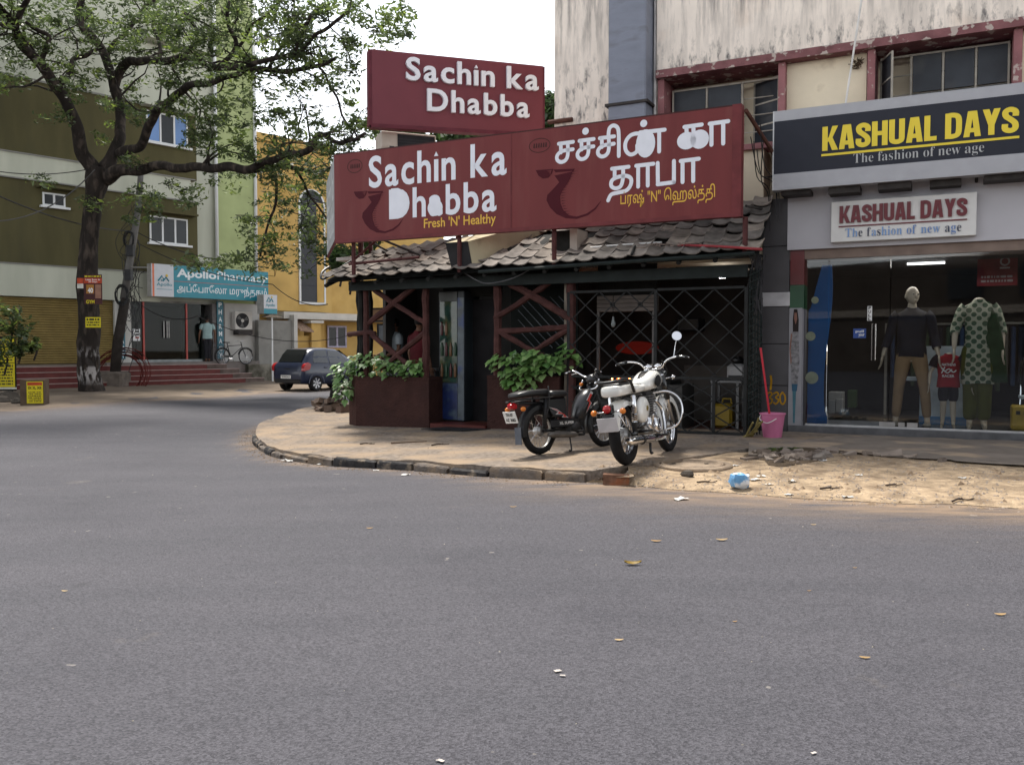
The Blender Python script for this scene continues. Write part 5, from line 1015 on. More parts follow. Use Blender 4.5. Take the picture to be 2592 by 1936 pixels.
a, z = hy(712, 778, 1.6); b = hy(905, 800, 1.6)[0]; zz = hy(800, 792, 1.6)[1]; BX('ledge', (a, 1.4, zz - .32), (b + 4, HY + 1.4, zz), mat('ledge_white', (.50, .48, .44), .8, .1, 2), YH)
winpx(829, 824, 878, 880, HY + 1.1, YH, n=2, fr=mat('lilac_frame', (.40, .38, .50), .5), t=.09)
(a, z1), (b, _) = hy(782, 818, 1.5), hy(806, 818, 1.5); BX('gate_pillar', (a, 1.3, -.2), (b, 1.9, z1), M_yh, YH); BX('pillar_cap', (a - .1, 1.2, z1 + .001), (b + .1, 2.0, z1 + .12), mat('ledge_white', 0), YH); BX('wall', (hy(750, 900, 1.5)[0], 1.5, -.2), (a - .01, 1.7, z1 - .6), M_yh, YH)
mb = MB(); a_, z_ = hy(747, 798, 1.4); b_, zb_ = hy(782, 836, 1.4); mb.add([(a_, 1.0, zb_), (b_, 1.0, zb_ - .05), (b_, 2.2, z_ - .1), (a_, 2.2, z_), (a_, 1.0, zb_ - .06), (b_, 1.0, zb_ - .11), (b_, 2.2, z_ - .16), (a_, 2.2, z_ - .06)], [(0, 1, 2, 3), (4, 7, 6, 5), (0, 4, 5, 1), (1, 5, 6, 2), (2, 6, 7, 3), (3, 7, 4, 0)]); mb.build('porch_roof', mat('porch_tile', (.25, .17, .12), .8, .4, 12), YH)
cw = thing('compound_wall', 'plain grey white compound wall between the pharmacy and the yellow house', 'wall', FL.M)
(a, z1), (b, _) = hy(651, 810, 1.3), hy(736, 805, 1.3); BX('wall', (a, 1.2, -.25), (b, 1.45, z1), M_gry, cw); c_ = hy(748, 797, 1.2)[0]; BX('pillar', (b + .005, 1.05, -.25), (c_, 1.55, hy(740, 797, 1.2)[1]), mat('white_pillar', 0), cw)

# ------------------------------------------------------------------ notices, boxes, utility pole on the verge
M_pyel = mat('poster_yellow', (.52, .44, .02), .6, .1, 6); M_post = mat('poster_ink', (.05, .045, .02), .6)
def poster_lines(o, x0, x1, z0, z1, y, n, m, seed, big=None):
    r = random.Random(seed); mb = MB(); hh = (z1 - z0) / n
    for i in range(n):
        x = x0; z = z1 - hh * (i + .78); b = hh * (.52 if not big or i not in big else .8)
        while x < x1 - .02:
            w = min(r.uniform(.4, 2.4) * b, x1 - x)
            if w > .015: mb.add([(x, y, z), (x + w, y, z), (x + w, y, z + b), (x, y, z + b)], [(0, 1, 2, 3)])
            x += w + b * .45
    return mb.build('print_lines', m, o, norm=False)
FN = Frame(*pg(20, 1000)[:2], radians(8)); 
nb = thing('notice_board', 'tall yellow poster board on a dark stand at the left edge', 'notice board', FN.M)
(a, z1), (b, z0) = FN.loc(-70, 858, 0), FN.loc(38, 985, 0); zg = gr(*FN.w(0, 0, 0)[:2])
BX('board', (a, .02, z0 - .05), (b + .03, .06, z1 + .07), M_soot, nb); zq = z0 + (z1 - z0) * .52
BX('poster', (a, 0, zq + .02), (b, .018, z1), M_pyel, nb); BX('poster', (a, 0, z0 + .07), (b, .018, zq), M_pyel, nb)
poster_lines(nb, a + .05, b - .05, zq + .06, z1 - .05, -.003, 8, M_post, 3, (0, 1)); poster_lines(nb, a + .05, b - .05, z0 + .12, zq - .05, -.003, 7, M_post, 5, (0,)); BX('strip', (a, -.002, z0), (b + .04, .018, z0 + .06), mat('poster_white', (.5, .5, .45), .6), nb)
for x in (a + .2, b - .12): BX('leg', (x - .03, .03, zg), (x + .03, .09, z0 - .051), M_soot, nb)
mb = MB(); mb.tube([(a + .2, .05, zg + .05), (b - .12, .05, z0 - .06)], .02, 5); mb.tube([(b - .12, .05, zg + .05), (a + .2, .05, z0 - .06)], .02, 5); mb.build('cross_brace', mat('pale_board', 0), nb)
FB = Frame(*pg(90, 1026)[:2], radians(14)); sbx = thing('poster_box', 'small brown box with a yellow class poster standing beside the tree', 'box', FB.M); zg = gr(*FB.w(0, 0, 0)[:2]) + .004
(a, z1), (b, z0) = FB.loc(50, 962, 0), FB.loc(112, 1026, 0); BX('body', (a, 0, zg), (b, .5, z1), mat('brown_box', (.085, .06, .04), .8, .3, 4), sbx); p0 = a + (b - a) * .28; BX('poster', (p0, -.012, zg + .05), (b - .02, -.002, z1 - .04), M_pyel, sbx); H = z1 - zg
BX('poster_border', (p0 + .02, -.0145, z1 - .14), (b - .04, -.0125, z1 - .06), mat('poster_red', (.35, .05, .02), .6), sbx); text('IX X, XII', p0 + .04, b - .06, zg + H * .62, zg + H * .74, -.015, M_blk, sbx, .03); poster_lines(sbx, p0 + .04, b - .06, zg + .08, zg + H * .55, -.014, 6, M_post, 9)
mb = MB()
for i in range(14): mb.box((0, 0, 0), (.3, .2, .12)) if False else None
for k, (u, v, s_) in enumerate(((25, 1012, .34), (5, 1020, .25), (40, 1022, .16))):
    p = pg(u, v); mb = MB(); mb.ball((0, 0, .06), (s_, s_ * .8, s_ * .6), 8); o = mb.build('rock', mat('dark_rock', (.07, .06, .05), .9, .3, 6, .6, 12)); 
    for vt in o.data.vertices: vt.co *= 1 + .25 * mn.noise(vt.co * 5 + Vector((k, 0, 0)))
    o.location = p; tag(o, ('large dark rock under the yellow notice board', 'mid sized rock at the left picture edge', 'small rock before the brown poster box')[k], 'rock')
up = thing('utility_pole', 'leaning grey utility pole with black cable coils beside the big tree', 'pole', Matrix.Translation(pg(291, 980)))
b0 = pg(291, 978); YD = b0.y
def upt(x, y): p = py(.351 * x, 480 + .351 * y, YD) - b0; return p
mb = MB(); mb.tube([upt(825, 1400), upt(850, 1100), upt(905, 790)], [.20, .19, .17], 9); mb.build('lower_pole', mat('dark_wood', (.03, .025, .022), .9, .3, 5, .4, 12), up, True)
mb = MB(); mb.tube([upt(893, 800), upt(930, 560), upt(985, 230), upt(1005, 20), upt(1015, -140)], [.15, .14, .12, .11, .10], 9); mb.build('upper_pole', mat('grey_pole', (.12, .115, .11), .8, .25, 4), up, True)
mb = MB(); p = upt(815, 1400); mb.bbox((p.x - .5, -.4, -.15), (p.x + .5, .5, .60), .08); mb.build('footing', mat('footing_stone', (.12, .10, .085), .9, .3, 4, .6, 10), up, 40)
for x, y, r in ((945, 380, .32), (895, 770, .40)):
    mb = MB(); c_ = upt(x, y)
    for k in range(6): mb.tube([c_ + Vector((r * (.60 + .045 * k) * cos(t) * .8, -.22 + rnd.uniform(-.05, .05), r * (.75 + .05 * k) * sin(t))) for t in np.linspace(0, 2 * pi, 18)[:-1]], .014, 4, closed=True)
    mb.build('cable_coil', mat('black_plastic', 0), up)
for x, y in ((960, 460), (945, 630)): p = upt(x, y); BX('junction_box', (p.x - .12, -.34, p.z - .2), (p.x + .12, -.12, p.z + .2), mat('box_dark', (.03, .03, .032), .5), up)
p = upt(970, 575); mb = MB(); mb.tube([p + Vector((-.1, -.1, 0)), p + Vector((.5, -.1, 0))], .03, 6); mb.build('cross_arm', M_gry, up)
rc = MB(); c_ = py(.351 * 865, 480 + .351 * 1335, YD - .6)
for k in range(13):
    r = rnd.uniform(.78, 1.12); q = rnd.uniform(-.1, .1); rc.tube([c_ + Vector((r * cos(t) * 1.05 + q, rnd.uniform(-.1, .1) + .3 * sin(t), r * .98 * sin(t) * .96 + q * .5)) for t in np.linspace(0, 2 * pi, 22)[:-1]], .014, 4, closed=True)
o = rc.build('cable_coil', mat('dark_red_cable', (.10, .018, .015), .6)); tag(o, 'big loose coil of dark red cable leaning on the utility pole foot', 'cable coil')
# overhead wires
def wire(pts, sag, r, label, m=None, n=14):
    mb = MB()
    for a, b in zip(pts[:-1], pts[1:]):
        P = []
        for i in range(n + 1): t = i / n; p = a.lerp(b, t); p.z -= sag * 4 * t * (1 - t); P.append(p)
        mb.tube(P, r, 4)
    return tag(mb.build('overhead_wire', m or mat('cable_dark', 0)), label, 'wire', 'overhead wires by the tree')
ptop = b0 + upt(975, 300); 
wire([ptop, py(640, 660, 34)], .35, .022, 'upper sagging black wire from the leaning pole toward the yellow house'); wire([b0 + upt(980, 380), py(690, 720, 34), py(830, 770, 33)], .3, .02, 'middle sagging black wire from the leaning pole past the yellow house')
wire([b0 + upt(900, 720), py(500, 800, 31), py(880, 850, 33)], .5, .018, 'low thin wire crossing before the pharmacy glass'); wire([py(-60, 470, 24), ptop, ], .3, .02, 'wire from the left picture edge to the leaning pole'); wire([py(-60, 560, 22), py(240, 430, 29)], .5, .018, 'thin wire from the left edge up to the tree fork'); wire([py(-60, 425, 25), py(240, 425, 29.5)], .2, .015, 'nearly level wire across the olive wall to the tree')
mb = MB()
for k in range(16):
    a = b0 + upt(rnd.uniform(930, 1000), rnd.uniform(60, 700)); P = [a + Vector((rnd.uniform(-.5, .3) * (i > 0), rnd.uniform(-.1, .1), -i * rnd.uniform(.4, .8))) for i in range(6)]; mb.tube(catmull(P, 4), .013, 4)
tag(mb.build('hanging_cables', mat('cable_dark', 0)), 'loose dark cables hanging around the leaning utility pole', 'cables')
# ------------------------------------------------------------------ figures: people and shop mannequins
def skin(nodes, edges, sub=2):
    """nodes: (x, y, z, rx, ry); the first is the root. Returns (verts, faces) of one continuous surface"""
    me = bpy.data.meshes.new('s'); me.from_pydata([n[:3] for n in nodes], edges, []); o = bpy.data.objects.new('s', me); COL.objects.link(o)
    o.modifiers.new('k', 'SKIN'); 
    for i, sv in enumerate(me.skin_vertices[0].data): sv.radius = nodes[i][3:5]; sv.use_root = (i == 0)
    m = o.modifiers.new('u', 'SUBSURF'); m.levels = m.render_levels = sub
    dg = bpy.context.evaluated_depsgraph_get(); e = bpy.data.meshes.new_from_object(o.evaluated_get(dg))
    r = ([tuple(v.co) for v in e.vertices], [tuple(p.vertices) for p in e.polygons]); bpy.data.objects.remove(o); bpy.data.meshes.remove(me); bpy.data.meshes.remove(e); return r
def chain(N, E, pts, start=None):
    prev = start
    for p in pts: N.append(p if len(p) == 5 else (*p, p[3]) if len(p) == 4 else p); k = len(N) - 1; E.append((prev, k)) if prev is not None else None; prev = k
    return prev
def figure(root, H, mskin, arms=None, feet=None, head='full', yaw=0, hair=None, slim=1.0, arm_r=1.0):
    """continuous body: torso, legs, arms, five-fingered hands, neck and (optionally) a head with a face; faces -y"""
    k = H; N = []; E = []
    arms = arms or {-1: ((-.165, .01, .635), (-.17, -.03, .485)), 1: ((.165, .01, .635), (.17, -.03, .485))}; feet = feet or {-1: (-.06, 0), 1: (.06, 0)}
    chain(N, E, [(0, 0, .53 * k, .085 * k * slim, .058 * k), (0, .004, .61 * k, .072 * k * slim, .052 * k), (0, .006, .70 * k, .086 * k * slim, .06 * k), (0, .008, .785 * k, .092 * k * slim, .052 * k), (0, .008, .835 * k, .04 * k, .036 * k), (0, .0, .868 * k, .030 * k, .030 * k)])
    if head == 'full': chain(N, E, [(0, -.008, .895 * k, .034 * k, .036 * k)], 5)
    for s in (-1, 1):
        fx, fy = feet[s]; kx = fx * .78 + s * .006
        chain(N, E, [(s * .052 * k * slim, 0, .50 * k, .056 * k * slim, .056 * k), ((kx + s * .052 * k) / 2, -.005, .39 * k, .048 * k, .05 * k), (kx, -.008, .285 * k, .034 * k, .036 * k), ((kx + fx) / 2, fy * .6 + .01, .19 * k, .033 * k, .036 * k), (fx, fy + .012, .06 * k, .019 * k, .021 * k), (fx + s * .004, fy - .01, .022 * k, .022 * k, .02 * k), (fx + s * .012, fy - .085 * k, .012 * k, .022 * k, .011 * k)], 0)
        el, wr = [tuple(q * k for q in p) for p in arms[s]]
        chain(N, E, [(s * .092 * k * slim, .006, .790 * k, .026 * k * arm_r, .028 * k), (s * .114 * k * slim, .006, .765 * k, .024 * k * arm_r, .025 * k), (*el, .022 * k * arm_r, .022 * k), ((el[0] * .6 + wr[0] * .4), el[1] * .6 + wr[1] * .4, el[2] * .6 + wr[2] * .4, .021 * k * arm_r, .021 * k), (*wr, .0145 * k, .013 * k)], 3)
    vs, fs = skin(N, E); mb = MB(); mb.add(vs, fs)
    for s in (-1, 1):                                   # palms and fingers
        el, wr = [Vector([q * k for q in p]) for p in arms[s]]; d = (wr - el).normalized(); d = (d * .6 + Vector((0, -.1, -.5))).normalized(); side = Vector((0, -1, 0)) - d * d.dot(Vector((0, -1, 0))); side.normalize(); nrm = d.cross(side)
        L = .105 * k; pv = []
        for t, w, h in ((-.05, .5, .55), (.12, .75, .7), (.30, 1, .62), (.48, .95, .5), (.52, .6, .3)): c = wr + d * L * t; pv.append([c + side * (w * .024 * k * cos(a)) + nrm * (h * .014 * k * sin(a)) for a in np.linspace(0, 2 * pi, 9)[:-1]])
        mb.loft(pv)
        for i, ln in enumerate((.40, .50, .46, .36)):
            b = wr + d * L * .44 + side * k * (.018 - i * .012); q = nrm * -s * .25; mb.tube([b, b + (d + q * .3) * L * ln * .5, b + (d + q * .9) * L * ln], [.0052 * k, .0048 * k, .0034 * k], 6)
        b = wr + d * L * .10 + side * .018 * k; mb.tube([b, b + (d * .7 + side * .7) * L * .24, b + (d * .95 + side * .5) * L * .46], [.0068 * k, .0060 * k, .0040 * k], 6)
    if head == 'full':                                  # skull, jaw, nose, ears, brow
        c = Vector((0, -.012 * k, .938 * k)); R = Matrix.Translation(c) @ Matrix.Rotation(yaw, 4, 'Z'); hv = MB(); hv.ball((0, 0, 0), (.045 * k, .056 * k, .066 * k), 16)
        for i, p in enumerate(hv.v):
            x, y, z = p; t = max(0, -z / (.066 * k)); x *= 1 - .28 * t; y *= 1 - .10 * t
            if y < 0: y -= .010 * k * t
            hv.v[i] = (x, y, z)
        mb.add(hv.v, hv.f, R); nz = MB(); nz.loft([[(-.004 * k, -.052 * k, .012 * k), (.004 * k, -.052 * k, .012 * k), (0, -.056 * k, .013 * k)], [(-.009 * k, -.052 * k, -.016 * k), (.009 * k, -.052 * k, -.016 * k), (0, -.069 * k, -.015 * k)]]); mb.add(nz.v, nz.f, R)
        for s in (-1, 1): e = MB(); e.ball((s * .046 * k, .008 * k, -.006 * k), (.005 * k, .011 * k, .017 * k), 8); mb.add(e.v, e.f, R)
        mb.add([R @ Vector(p) for p in ((-.016 * k, -.0555 * k, -.031 * k), (.016 * k, -.0555 * k, -.031 * k), (.012 * k, -.058 * k, -.036 * k), (-.012 * k, -.058 * k, -.036 * k))], [(0, 1, 2, 3)])
    b = mb.build('body', mskin, root, True)
    if head == 'full':
        for s in (-1, 1):
            e = MB(); e.ball((s * .018 * k, -.0535 * k, .008 * k), (.0075 * k, .005 * k, .0045 * k), 8, R); e.build('eye', mat('eye_dark', (.03, .022, .02), .3), root, True)
    if hair:
        hm = MB(); hm.ball((0, .006 * k, .012 * k), (.0485 * k, .056 * k, .060 * k), 14)
        keep = [f for f in hm.f if sum(hm.v[i][2] for i in f) / len(f) > (.022 * k if sum(hm.v[i][1] for i in f) / len(f) < -.012 * k else -.02 * k)]
        hm.f = keep; hm.v = [tuple(R @ Vector(p)) for p in hm.v]; hm.build('hair', hair, root, True)
    return b
def top(root, H, m, arms=None, sleeve=.55, hem=.49, slim=1.0, loose=1.12, name='shirt', flare=1.0, nm=None, long=None):
    """a shirt: torso loft and sleeves that end in open cuffs"""
    k = H; mb = MB(); arms = arms or {-1: ((-.165, .01, .635), (-.17, -.03, .485)), 1: ((.165, .01, .635), (.17, -.03, .485))}
    rings = []
    prof = [(hem, .105 * flare, .073 * flare), (hem + .05, .102 * (1 + (flare - 1) * .7), .072), (.60, .094, .068), (.68, .101, .073), (.745, .108, .073), (.785, .116, .066), (.812, .104, .056), (.826, .075, .050), (.838, .050, .044), (.852, .040, .042)]
    if long: prof = long + prof[2:]
    for z, rx, ry in prof: rings.append([(rx * k * slim * loose * .92 * (abs(cos(a)) ** .8) * (1 if cos(a) > 0 else -1) + .0, ry * k * loose * .92 * sin(a) + .006, z * k + .004 * k * sin(3 * a + z * 40)) for a in np.linspace(0, 2 * pi, 25)[:-1]])
    mb.loft(rings, cap=False)
    for s in (-1, 1):
        el, wr = [Vector([q * k for q in p]) for p in arms[s]]; sh = Vector((s * .088 * k * slim, .006, .80 * k)); P = [sh, Vector((s * .116 * k * slim, .006, .772 * k)), el * .5 + Vector((s * .118 * k * slim, .006, .772 * k)) * .5, el]; R_ = [.043, .040, .034, .030]
        if sleeve > .5: P += [el.lerp(wr, min(1, (sleeve - .5) * 2))]; R_ += [.028]
        else: P = P[:3]; R_ = R_[:3]
        mb.tube(catmull(P, 3), [r * k * loose * .97 for r in np.interp(np.linspace(0, 1, (len(P) - 1) * 3 + 1), np.linspace(0, 1, len(R_)), R_)], 12, cap=False)
    return mb.build(name, m, root, True)
def trousers(root, H, m, feet=None, hem=.05, wide=1.0, waist=.585, name='trousers', slim=1.0):
    k = H; feet = feet or {-1: (-.06, 0), 1: (.06, 0)}; N = []; E = []
    chain(N, E, [(0, 0, .535 * k, .094 * k * slim, .068 * k), (0, .003, waist * k, .086 * k * slim, .062 * k)])
    for s in (-1, 1):
        fx, fy = feet[s]; kx = fx * .78 + s * .006; P = [(s * .054 * k * slim, 0, .50 * k, .062 * k * slim, .064 * k), ((kx + s * .052 * k) / 2, -.005, .39 * k, .055 * k * wide, .058 * k * wide), (kx, -.008, .285 * k, .044 * k * wide, .046 * k * wide)]
        if hem < .25: P += [((kx + fx) / 2, fy * .6 + .008, .17 * k, .040 * k * wide, .042 * k * wide), (fx, fy + .01, hem * k, .034 * k * wide, .036 * k * wide)]
        chain(N, E, P, 0)
    vs, fs = skin(N, E); mb = MB(); mb.add(vs, fs); return mb.build(name, m, root, True)
M_mq = mat('mannequin_skin', (.50, .42, .32), .4, .05); M_brown = mat('skin_brown', (.16, .085, .055), .5, .08); M_hair = mat('black_hair', (.008, .007, .007), .5)
def fsize(F, u, vtop, vfoot, y): x, z1 = F.loc(u, vtop, y); z0 = F.loc(u, vfoot, y)[1]; return x, z0, z1 - z0
# man mannequin
YM = .50; x, z0, h = fsize(FR, 2310, 727, 1078, YM); z0 = .247; H = h
mn_ = thing('mannequin', 'male shop mannequin in dark navy shirt and tan trousers behind the glass', 'mannequin', at(FR, x, YM, z0), 'mannequins in the shop window')
arms = {-1: ((-.150, .01, .645), (-.190, -.04, .50)), 1: ((.145, .01, .645), (.178, -.05, .505))}; feet = {-1: (-.19, .02), 1: (.215, -.02)}
figure(mn_, H, M_mq, arms, feet, yaw=.5, slim=.90); top(mn_, H, mat('navy_shirt', (.010, .011, .020), .7, .2, 6), arms, .80, .50, .98, 1.08); trousers(mn_, H, mat('tan_trousers', (.30, .195, .105), .8, .12, 5, .3, 30), feet, .055, .86, .60, slim=.92)
mb = MB(); mb.add([(-.02, -.122, .66 * H), (.03, -.122, .66 * H), (.055, -.118, .775 * H), (.0, -.116, .80 * H), (-.045, -.118, .775 * H)], [(0, 1, 2, 3, 4)]); mb.build('undershirt', mat('royal_blue', (.012, .025, .16), .6), mn_)
for s in (-1, 1): fx, fy = feet[s]; mb = MB(); mb.bbox((fx - .05, fy - .17, -.002), (fx + .05, fy + .06, .055), .02); mb.build('shoe', mat('pale_shoe', (.38, .34, .28), .6), mn_, 40)
# child
YC = .42; x, z0, h = fsize(FR, 2402, 893, 1084, YC); H = h / .87
cm = thing('mannequin', 'headless child mannequin in dark red printed t-shirt and black shorts', 'mannequin', at(FR, x, YC, .247), 'mannequins in the shop window')
arms = {-1: ((-.19, .0, .64), (-.20, -.06, .49)), 1: ((.19, .0, .63), (.235, -.05, .48))}; feet = {-1: (-.065, .02), 1: (.07, -.02)}
figure(cm, H, M_mq, arms, feet, head='none', slim=1.0); top(cm, H, mat('tshirt_red', (.26, .014, .022), .8, .1, 8), arms, .45, .47, 1.08, 1.18, 't_shirt'); trousers(cm, H, mat('black_shorts', (.014, .012, .018), .8), feet, .3, 1.15, .56, 'shorts', 1.15)
for s in (-1, 1):
    P = [Vector((s * .095 * H, .006, .805 * H)), Vector((s * .137 * H, .006, .77 * H)), Vector((s * .165 * H, .004, .70 * H))]; mb = MB(); mb.tube(catmull(P, 3), [.058 * H, .056 * H, .055 * H, .053 * H, .052 * H, .051 * H, .05 * H], 12, cap=False); mb.build('sleeve', mat('dark_sleeve', (.022, .014, .02), .8), cm, True)
yf = -.107 * H; text('ROTTERDAM', -.07 * H, .07 * H, .715 * H, .745 * H, yf, M_white, cm, .03) if False else text('NATHENS', -.07 * H, .07 * H, .715 * H, .745 * H, yf, M_white, cm, .03); text('RACER', -.065 * H, .06 * H, .585 * H, .615 * H, yf + .002, M_white, cm, .03)
stroke([[(0, 3), (2, 1), (5, 2.4), (8, .5), (10, 1.5)], [(0, 0), (2, 3.4)], [(1, 2), (4, 0), (7, 2)]], .014, -.07 * H, .075 * H, .635 * H, .70 * H, yf, M_white, cm, (0, 10, 0, 3.4), 'print')
# woman
YW = .42; x, z0, h = fsize(FR, 2478, 750, 1086, YW); H = h / .875
wm = thing('mannequin', 'headless female mannequin in cream kurta with big green dots and olive trousers', 'mannequin', at(FR, x, YW, .247), 'mannequins in the shop window')
def dots():
    m = bpy.data.materials.new('green_dot_cloth'); m.use_nodes = True; t = m.node_tree; N = t.nodes; L = t.links; p = N['Principled BSDF']; v = N.new('ShaderNodeTexVoronoi'); v.inputs['Scale'].default_value = 11.5; v.inputs['Randomness'].default_value = .22
    mp = N.new('ShaderNodeMapping'); mp.inputs['Scale'].default_value = (1, .01, 1); mp.inputs['Rotation'].default_value = (0, .78, 0); L.new(N.new('ShaderNodeTexCoord').outputs['Object'], mp.inputs[0]); L.new(mp.outputs[0], v.inputs['Vector'])
    r = N.new('ShaderNodeValToRGB'); r.color_ramp.interpolation = 'CONSTANT'; e = r.color_ramp.elements; e[0].color = (.045, .085, .045, 1); e[1].position = .41; e[1].color = (.34, .34, .25, 1); L.new(v.outputs['Distance'], r.inputs[0]); L.new(r.outputs[0], p.inputs['Base Color']); p.inputs['Roughness'].default_value = .85; return m
arms = {-1: ((-.135, .0, .66), (-.14, -.07, .52)), 1: ((.135, .02, .66), (.14, -.03, .52))}; feet = {-1: (-.08, .0), 1: (.09, .03)}
figure(wm, H, M_mq, arms, feet, head='none', slim=.78); mk = dots(); top(wm, H, mk, arms, .62, .30, .80, 1.06, 'kurta', 1.3, long=[(.30, .128, .085), (.45, .118, .082), (.54, .106, .076)])
trousers(wm, H, mat('olive_trousers', (.075, .08, .014), .8, .15, 6), feet, .05, 1.2, .58, slim=.85)
mb = MB(); mb.add([(-.022, -.128, .66 * H), (.022, -.128, .66 * H), (.028, -.105, .80 * H), (-.028, -.105, .80 * H)], [(0, 1, 2, 3)]); mb.build('placket', mat('rust_placket', (.22, .06, .02), .7), wm)
P = [Vector((.075, -.02, .84 * H)), Vector((.14, -.10, .74 * H)), Vector((.17, -.11, .6 * H)), Vector((.18, -.10, .45 * H)), Vector((.17, -.09, .31 * H))]; mb = MB(); mb.loft([[p + Vector((dx * (1 + i * .2), dy + .01 * sin(i * 2), 0)) for dx, dy in ((-.035, 0), (.035, .0), (.045, .03), (-.03, .03))] for i, p in enumerate(catmull(P, 4))]); mb.build('scarf', mat('dark_green_scarf', (.018, .045, .018), .85, .2, 6), wm, 50)
# what stands behind them
dp = thing('display_block', 'tall white display block with blue base behind the mannequins', 'display block', FR.M); (a, z1), (b, _) = FR.loc(2330, 876, .95), FR.loc(2452, 876, .95); BX('block', (a, .95, .36), (b, 1.4, z1), mat('block_white', (.42, .48, .52), .5), dp); BX('base', (a - .004, .945, .247), (b + .004, 1.404, .36), mat('block_blue', (.03, .17, .36), .5), dp); (c, z2) = FR.loc(2292, 955, .95); BX('shelf', (c, 1.0, z2 - .05), (a - .002, 1.35, z2), mat('block_white', 0), dp)
cr = thing('crate', 'bright yellow plastic crate at the right edge of the shop window', 'crate', FR.M); (a, z1) = FR.loc(2561, 1030, .35); BX('shell', (a, .35, .248), (a + .42, .65, z1 + .02), mat('crate_yellow', (.38, .25, .008), .45), cr, .02)
for k in range(4): BX('slot', (a + .05 + k * .09, .343, z1 - .10), (a + .10 + k * .09, .349, z1 - .05), M_blk, cr)
rp_ = thing('hanging_poster', 'dark red hanging poster high behind the woman mannequin', 'poster', FR.M); (a, z1), (b, z0) = FR.loc(2475, 632, 1.3), FR.loc(2575, 722, 1.3); BX('sheet', (a, 1.3, z0), (b, 1.308, z1), mat('poster_dark_red', (.15, .016, .02), .6), rp_); t_ = text('VOI', 0, .28, 0, .13, 0, mat('poster_pale', (.3, .26, .26), .6), rp_, .02); t_.matrix_local = Matrix.Translation((a + .28, 1.297, z0 + .52)) @ Matrix.Rotation(pi / 2, 4, 'Y'); poster_lines(rp_, a + .05, b - .05, z0 + .04, z0 + .16, 1.298, 2, mat('poster_pale', 0), 4)
for i, (u0, v0, u1, v1, Y, col, lb) in enumerate(((2097, 992, 2133, 1012, 1.0, (.36, .35, .32), 'pale carton on top of a stack inside the shop by the blue board'), (2097, 1012, 2114, 1046, .95, (.30, .30, .29), 'tall white box left of two under the carton inside the shop'), (2116, 1010, 2133, 1044, .95, (.33, .32, .30), 'tall white box right of two under the carton inside the shop'), (2145, 988, 2166, 1032, 1.3, (.04, .07, .02), 'dark green bag standing on the shop floor behind the door'))):
    (a, z1), (b, z0) = FR.loc(u0, v0, Y), FR.loc(u1, v1, Y); mb = MB(); mb.bbox((a, Y, max(z0, .247) if i else z0), (b, Y + .3, z1), .008); o = mb.build('carton' if i < 3 else 'bag', mat('carton%d' % i, col, .7, .1, 5)); o.matrix_world = FR.M; tag(o, lb, 'carton' if i < 3 else 'bag')
rk = thing('clothes_rack', 'steel clothes rail hung with dim garments deep inside the shop', 'clothes rack', FR.M)
for x in (.9, 3.6): BX('post', (x - .02, 2.6, .247), (x + .02, 2.64, 1.75), M_steel_fr, rk)
mb = MB(); mb.tube([(.9, 2.62, 1.73), (3.6, 2.62, 1.73)], .018, 6); mb.build('rail', M_steel_fr, rk)
for k in range(26):
    x = .98 + k * .1; c = rnd.choice([(.07, .02, .03), (.03, .05, .10), (.12, .11, .09), (.02, .02, .03), (.05, .07, .04)]); mb = MB(); mb.bbox((x, 2.4, .9 - rnd.uniform(0, .25)), (x + .06, 2.84, 1.68), .02); mb.build('garment', mat('garment%d' % int(c[0] * 1000), c, .85, .2, 6), rk)
o = thing('steel_chair', 'bent steel tube chair at the far right inside the shop', 'chair', FR.M); a, z = FR.loc(2580, 960, .8)
mb = MB(); mb.tube(catmull([(a, .7, .25), (a + .02, .75, .7), (a + .05, .8, 1.2), (a + .42, .8, 1.2), (a + .45, .75, .7), (a + .45, .7, .25)], 5), .014, 6); mb.build('frame', mat('chrome', 0), o); BX('seat', (a, .5, .66), (a + .45, .9, .70), mat('block_white', 0), o); BX('backrest', (a + .06, .80, .95), (a + .40, .83, 1.19), mat('block_white', 0), o)
# people in the restaurant and at the pharmacy
x, zt = FR.loc(1000, 806, .55); H = min(1.72, zt - .13); pm = thing('person', 'man in a pale shirt standing behind the left trellis looking down', 'person', at(FR, x, .55, zt - H, radians(-35)))
arms = {-1: ((-.15, -.02, .65), (-.10, -.17, .60)), 1: ((.15, -.02, .65), (.11, -.17, .59))}; figure(pm, H, M_brown, arms, yaw=-.2, hair=M_hair); top(pm, H, mat('pale_shirt', (.34, .38, .40), .75, .1, 20), arms, .35, .5); trousers(pm, H, mat('dark_trousers', (.02, .02, .025), .8))
x, zt = FR.loc(1068, 800, -.45); H = min(1.70, zt - .13); pr = thing('person', 'man in a dark red shirt standing with his back turned beside the drinks fridge', 'person', at(FR, x - .08, -.42, zt - H, radians(155)))
figure(pr, H, M_brown, hair=M_hair, yaw=.2); top(pr, H, mat('dark_red_shirt', (.085, .012, .016), .75, .15, 8), None, .40, .49, 1.12); trousers(pr, H, mat('dark_trousers', 0))
x, zt = FL.loc(521, 800, 1.45); z0 = .765; H = max(1.5, zt - z0); pp = thing('person', 'man in a pale blue shirt and dark trousers at the pharmacy doorway seen from behind', 'person', at(FL, x, 1.35, z0, radians(165)))
figure(pp, H, M_brown, hair=M_hair); top(pp, H, mat('pale_teal_shirt', (.26, .36, .36), .75, .1, 10), None, .4, .5); trousers(pp, H, mat('dark_trousers', 0))

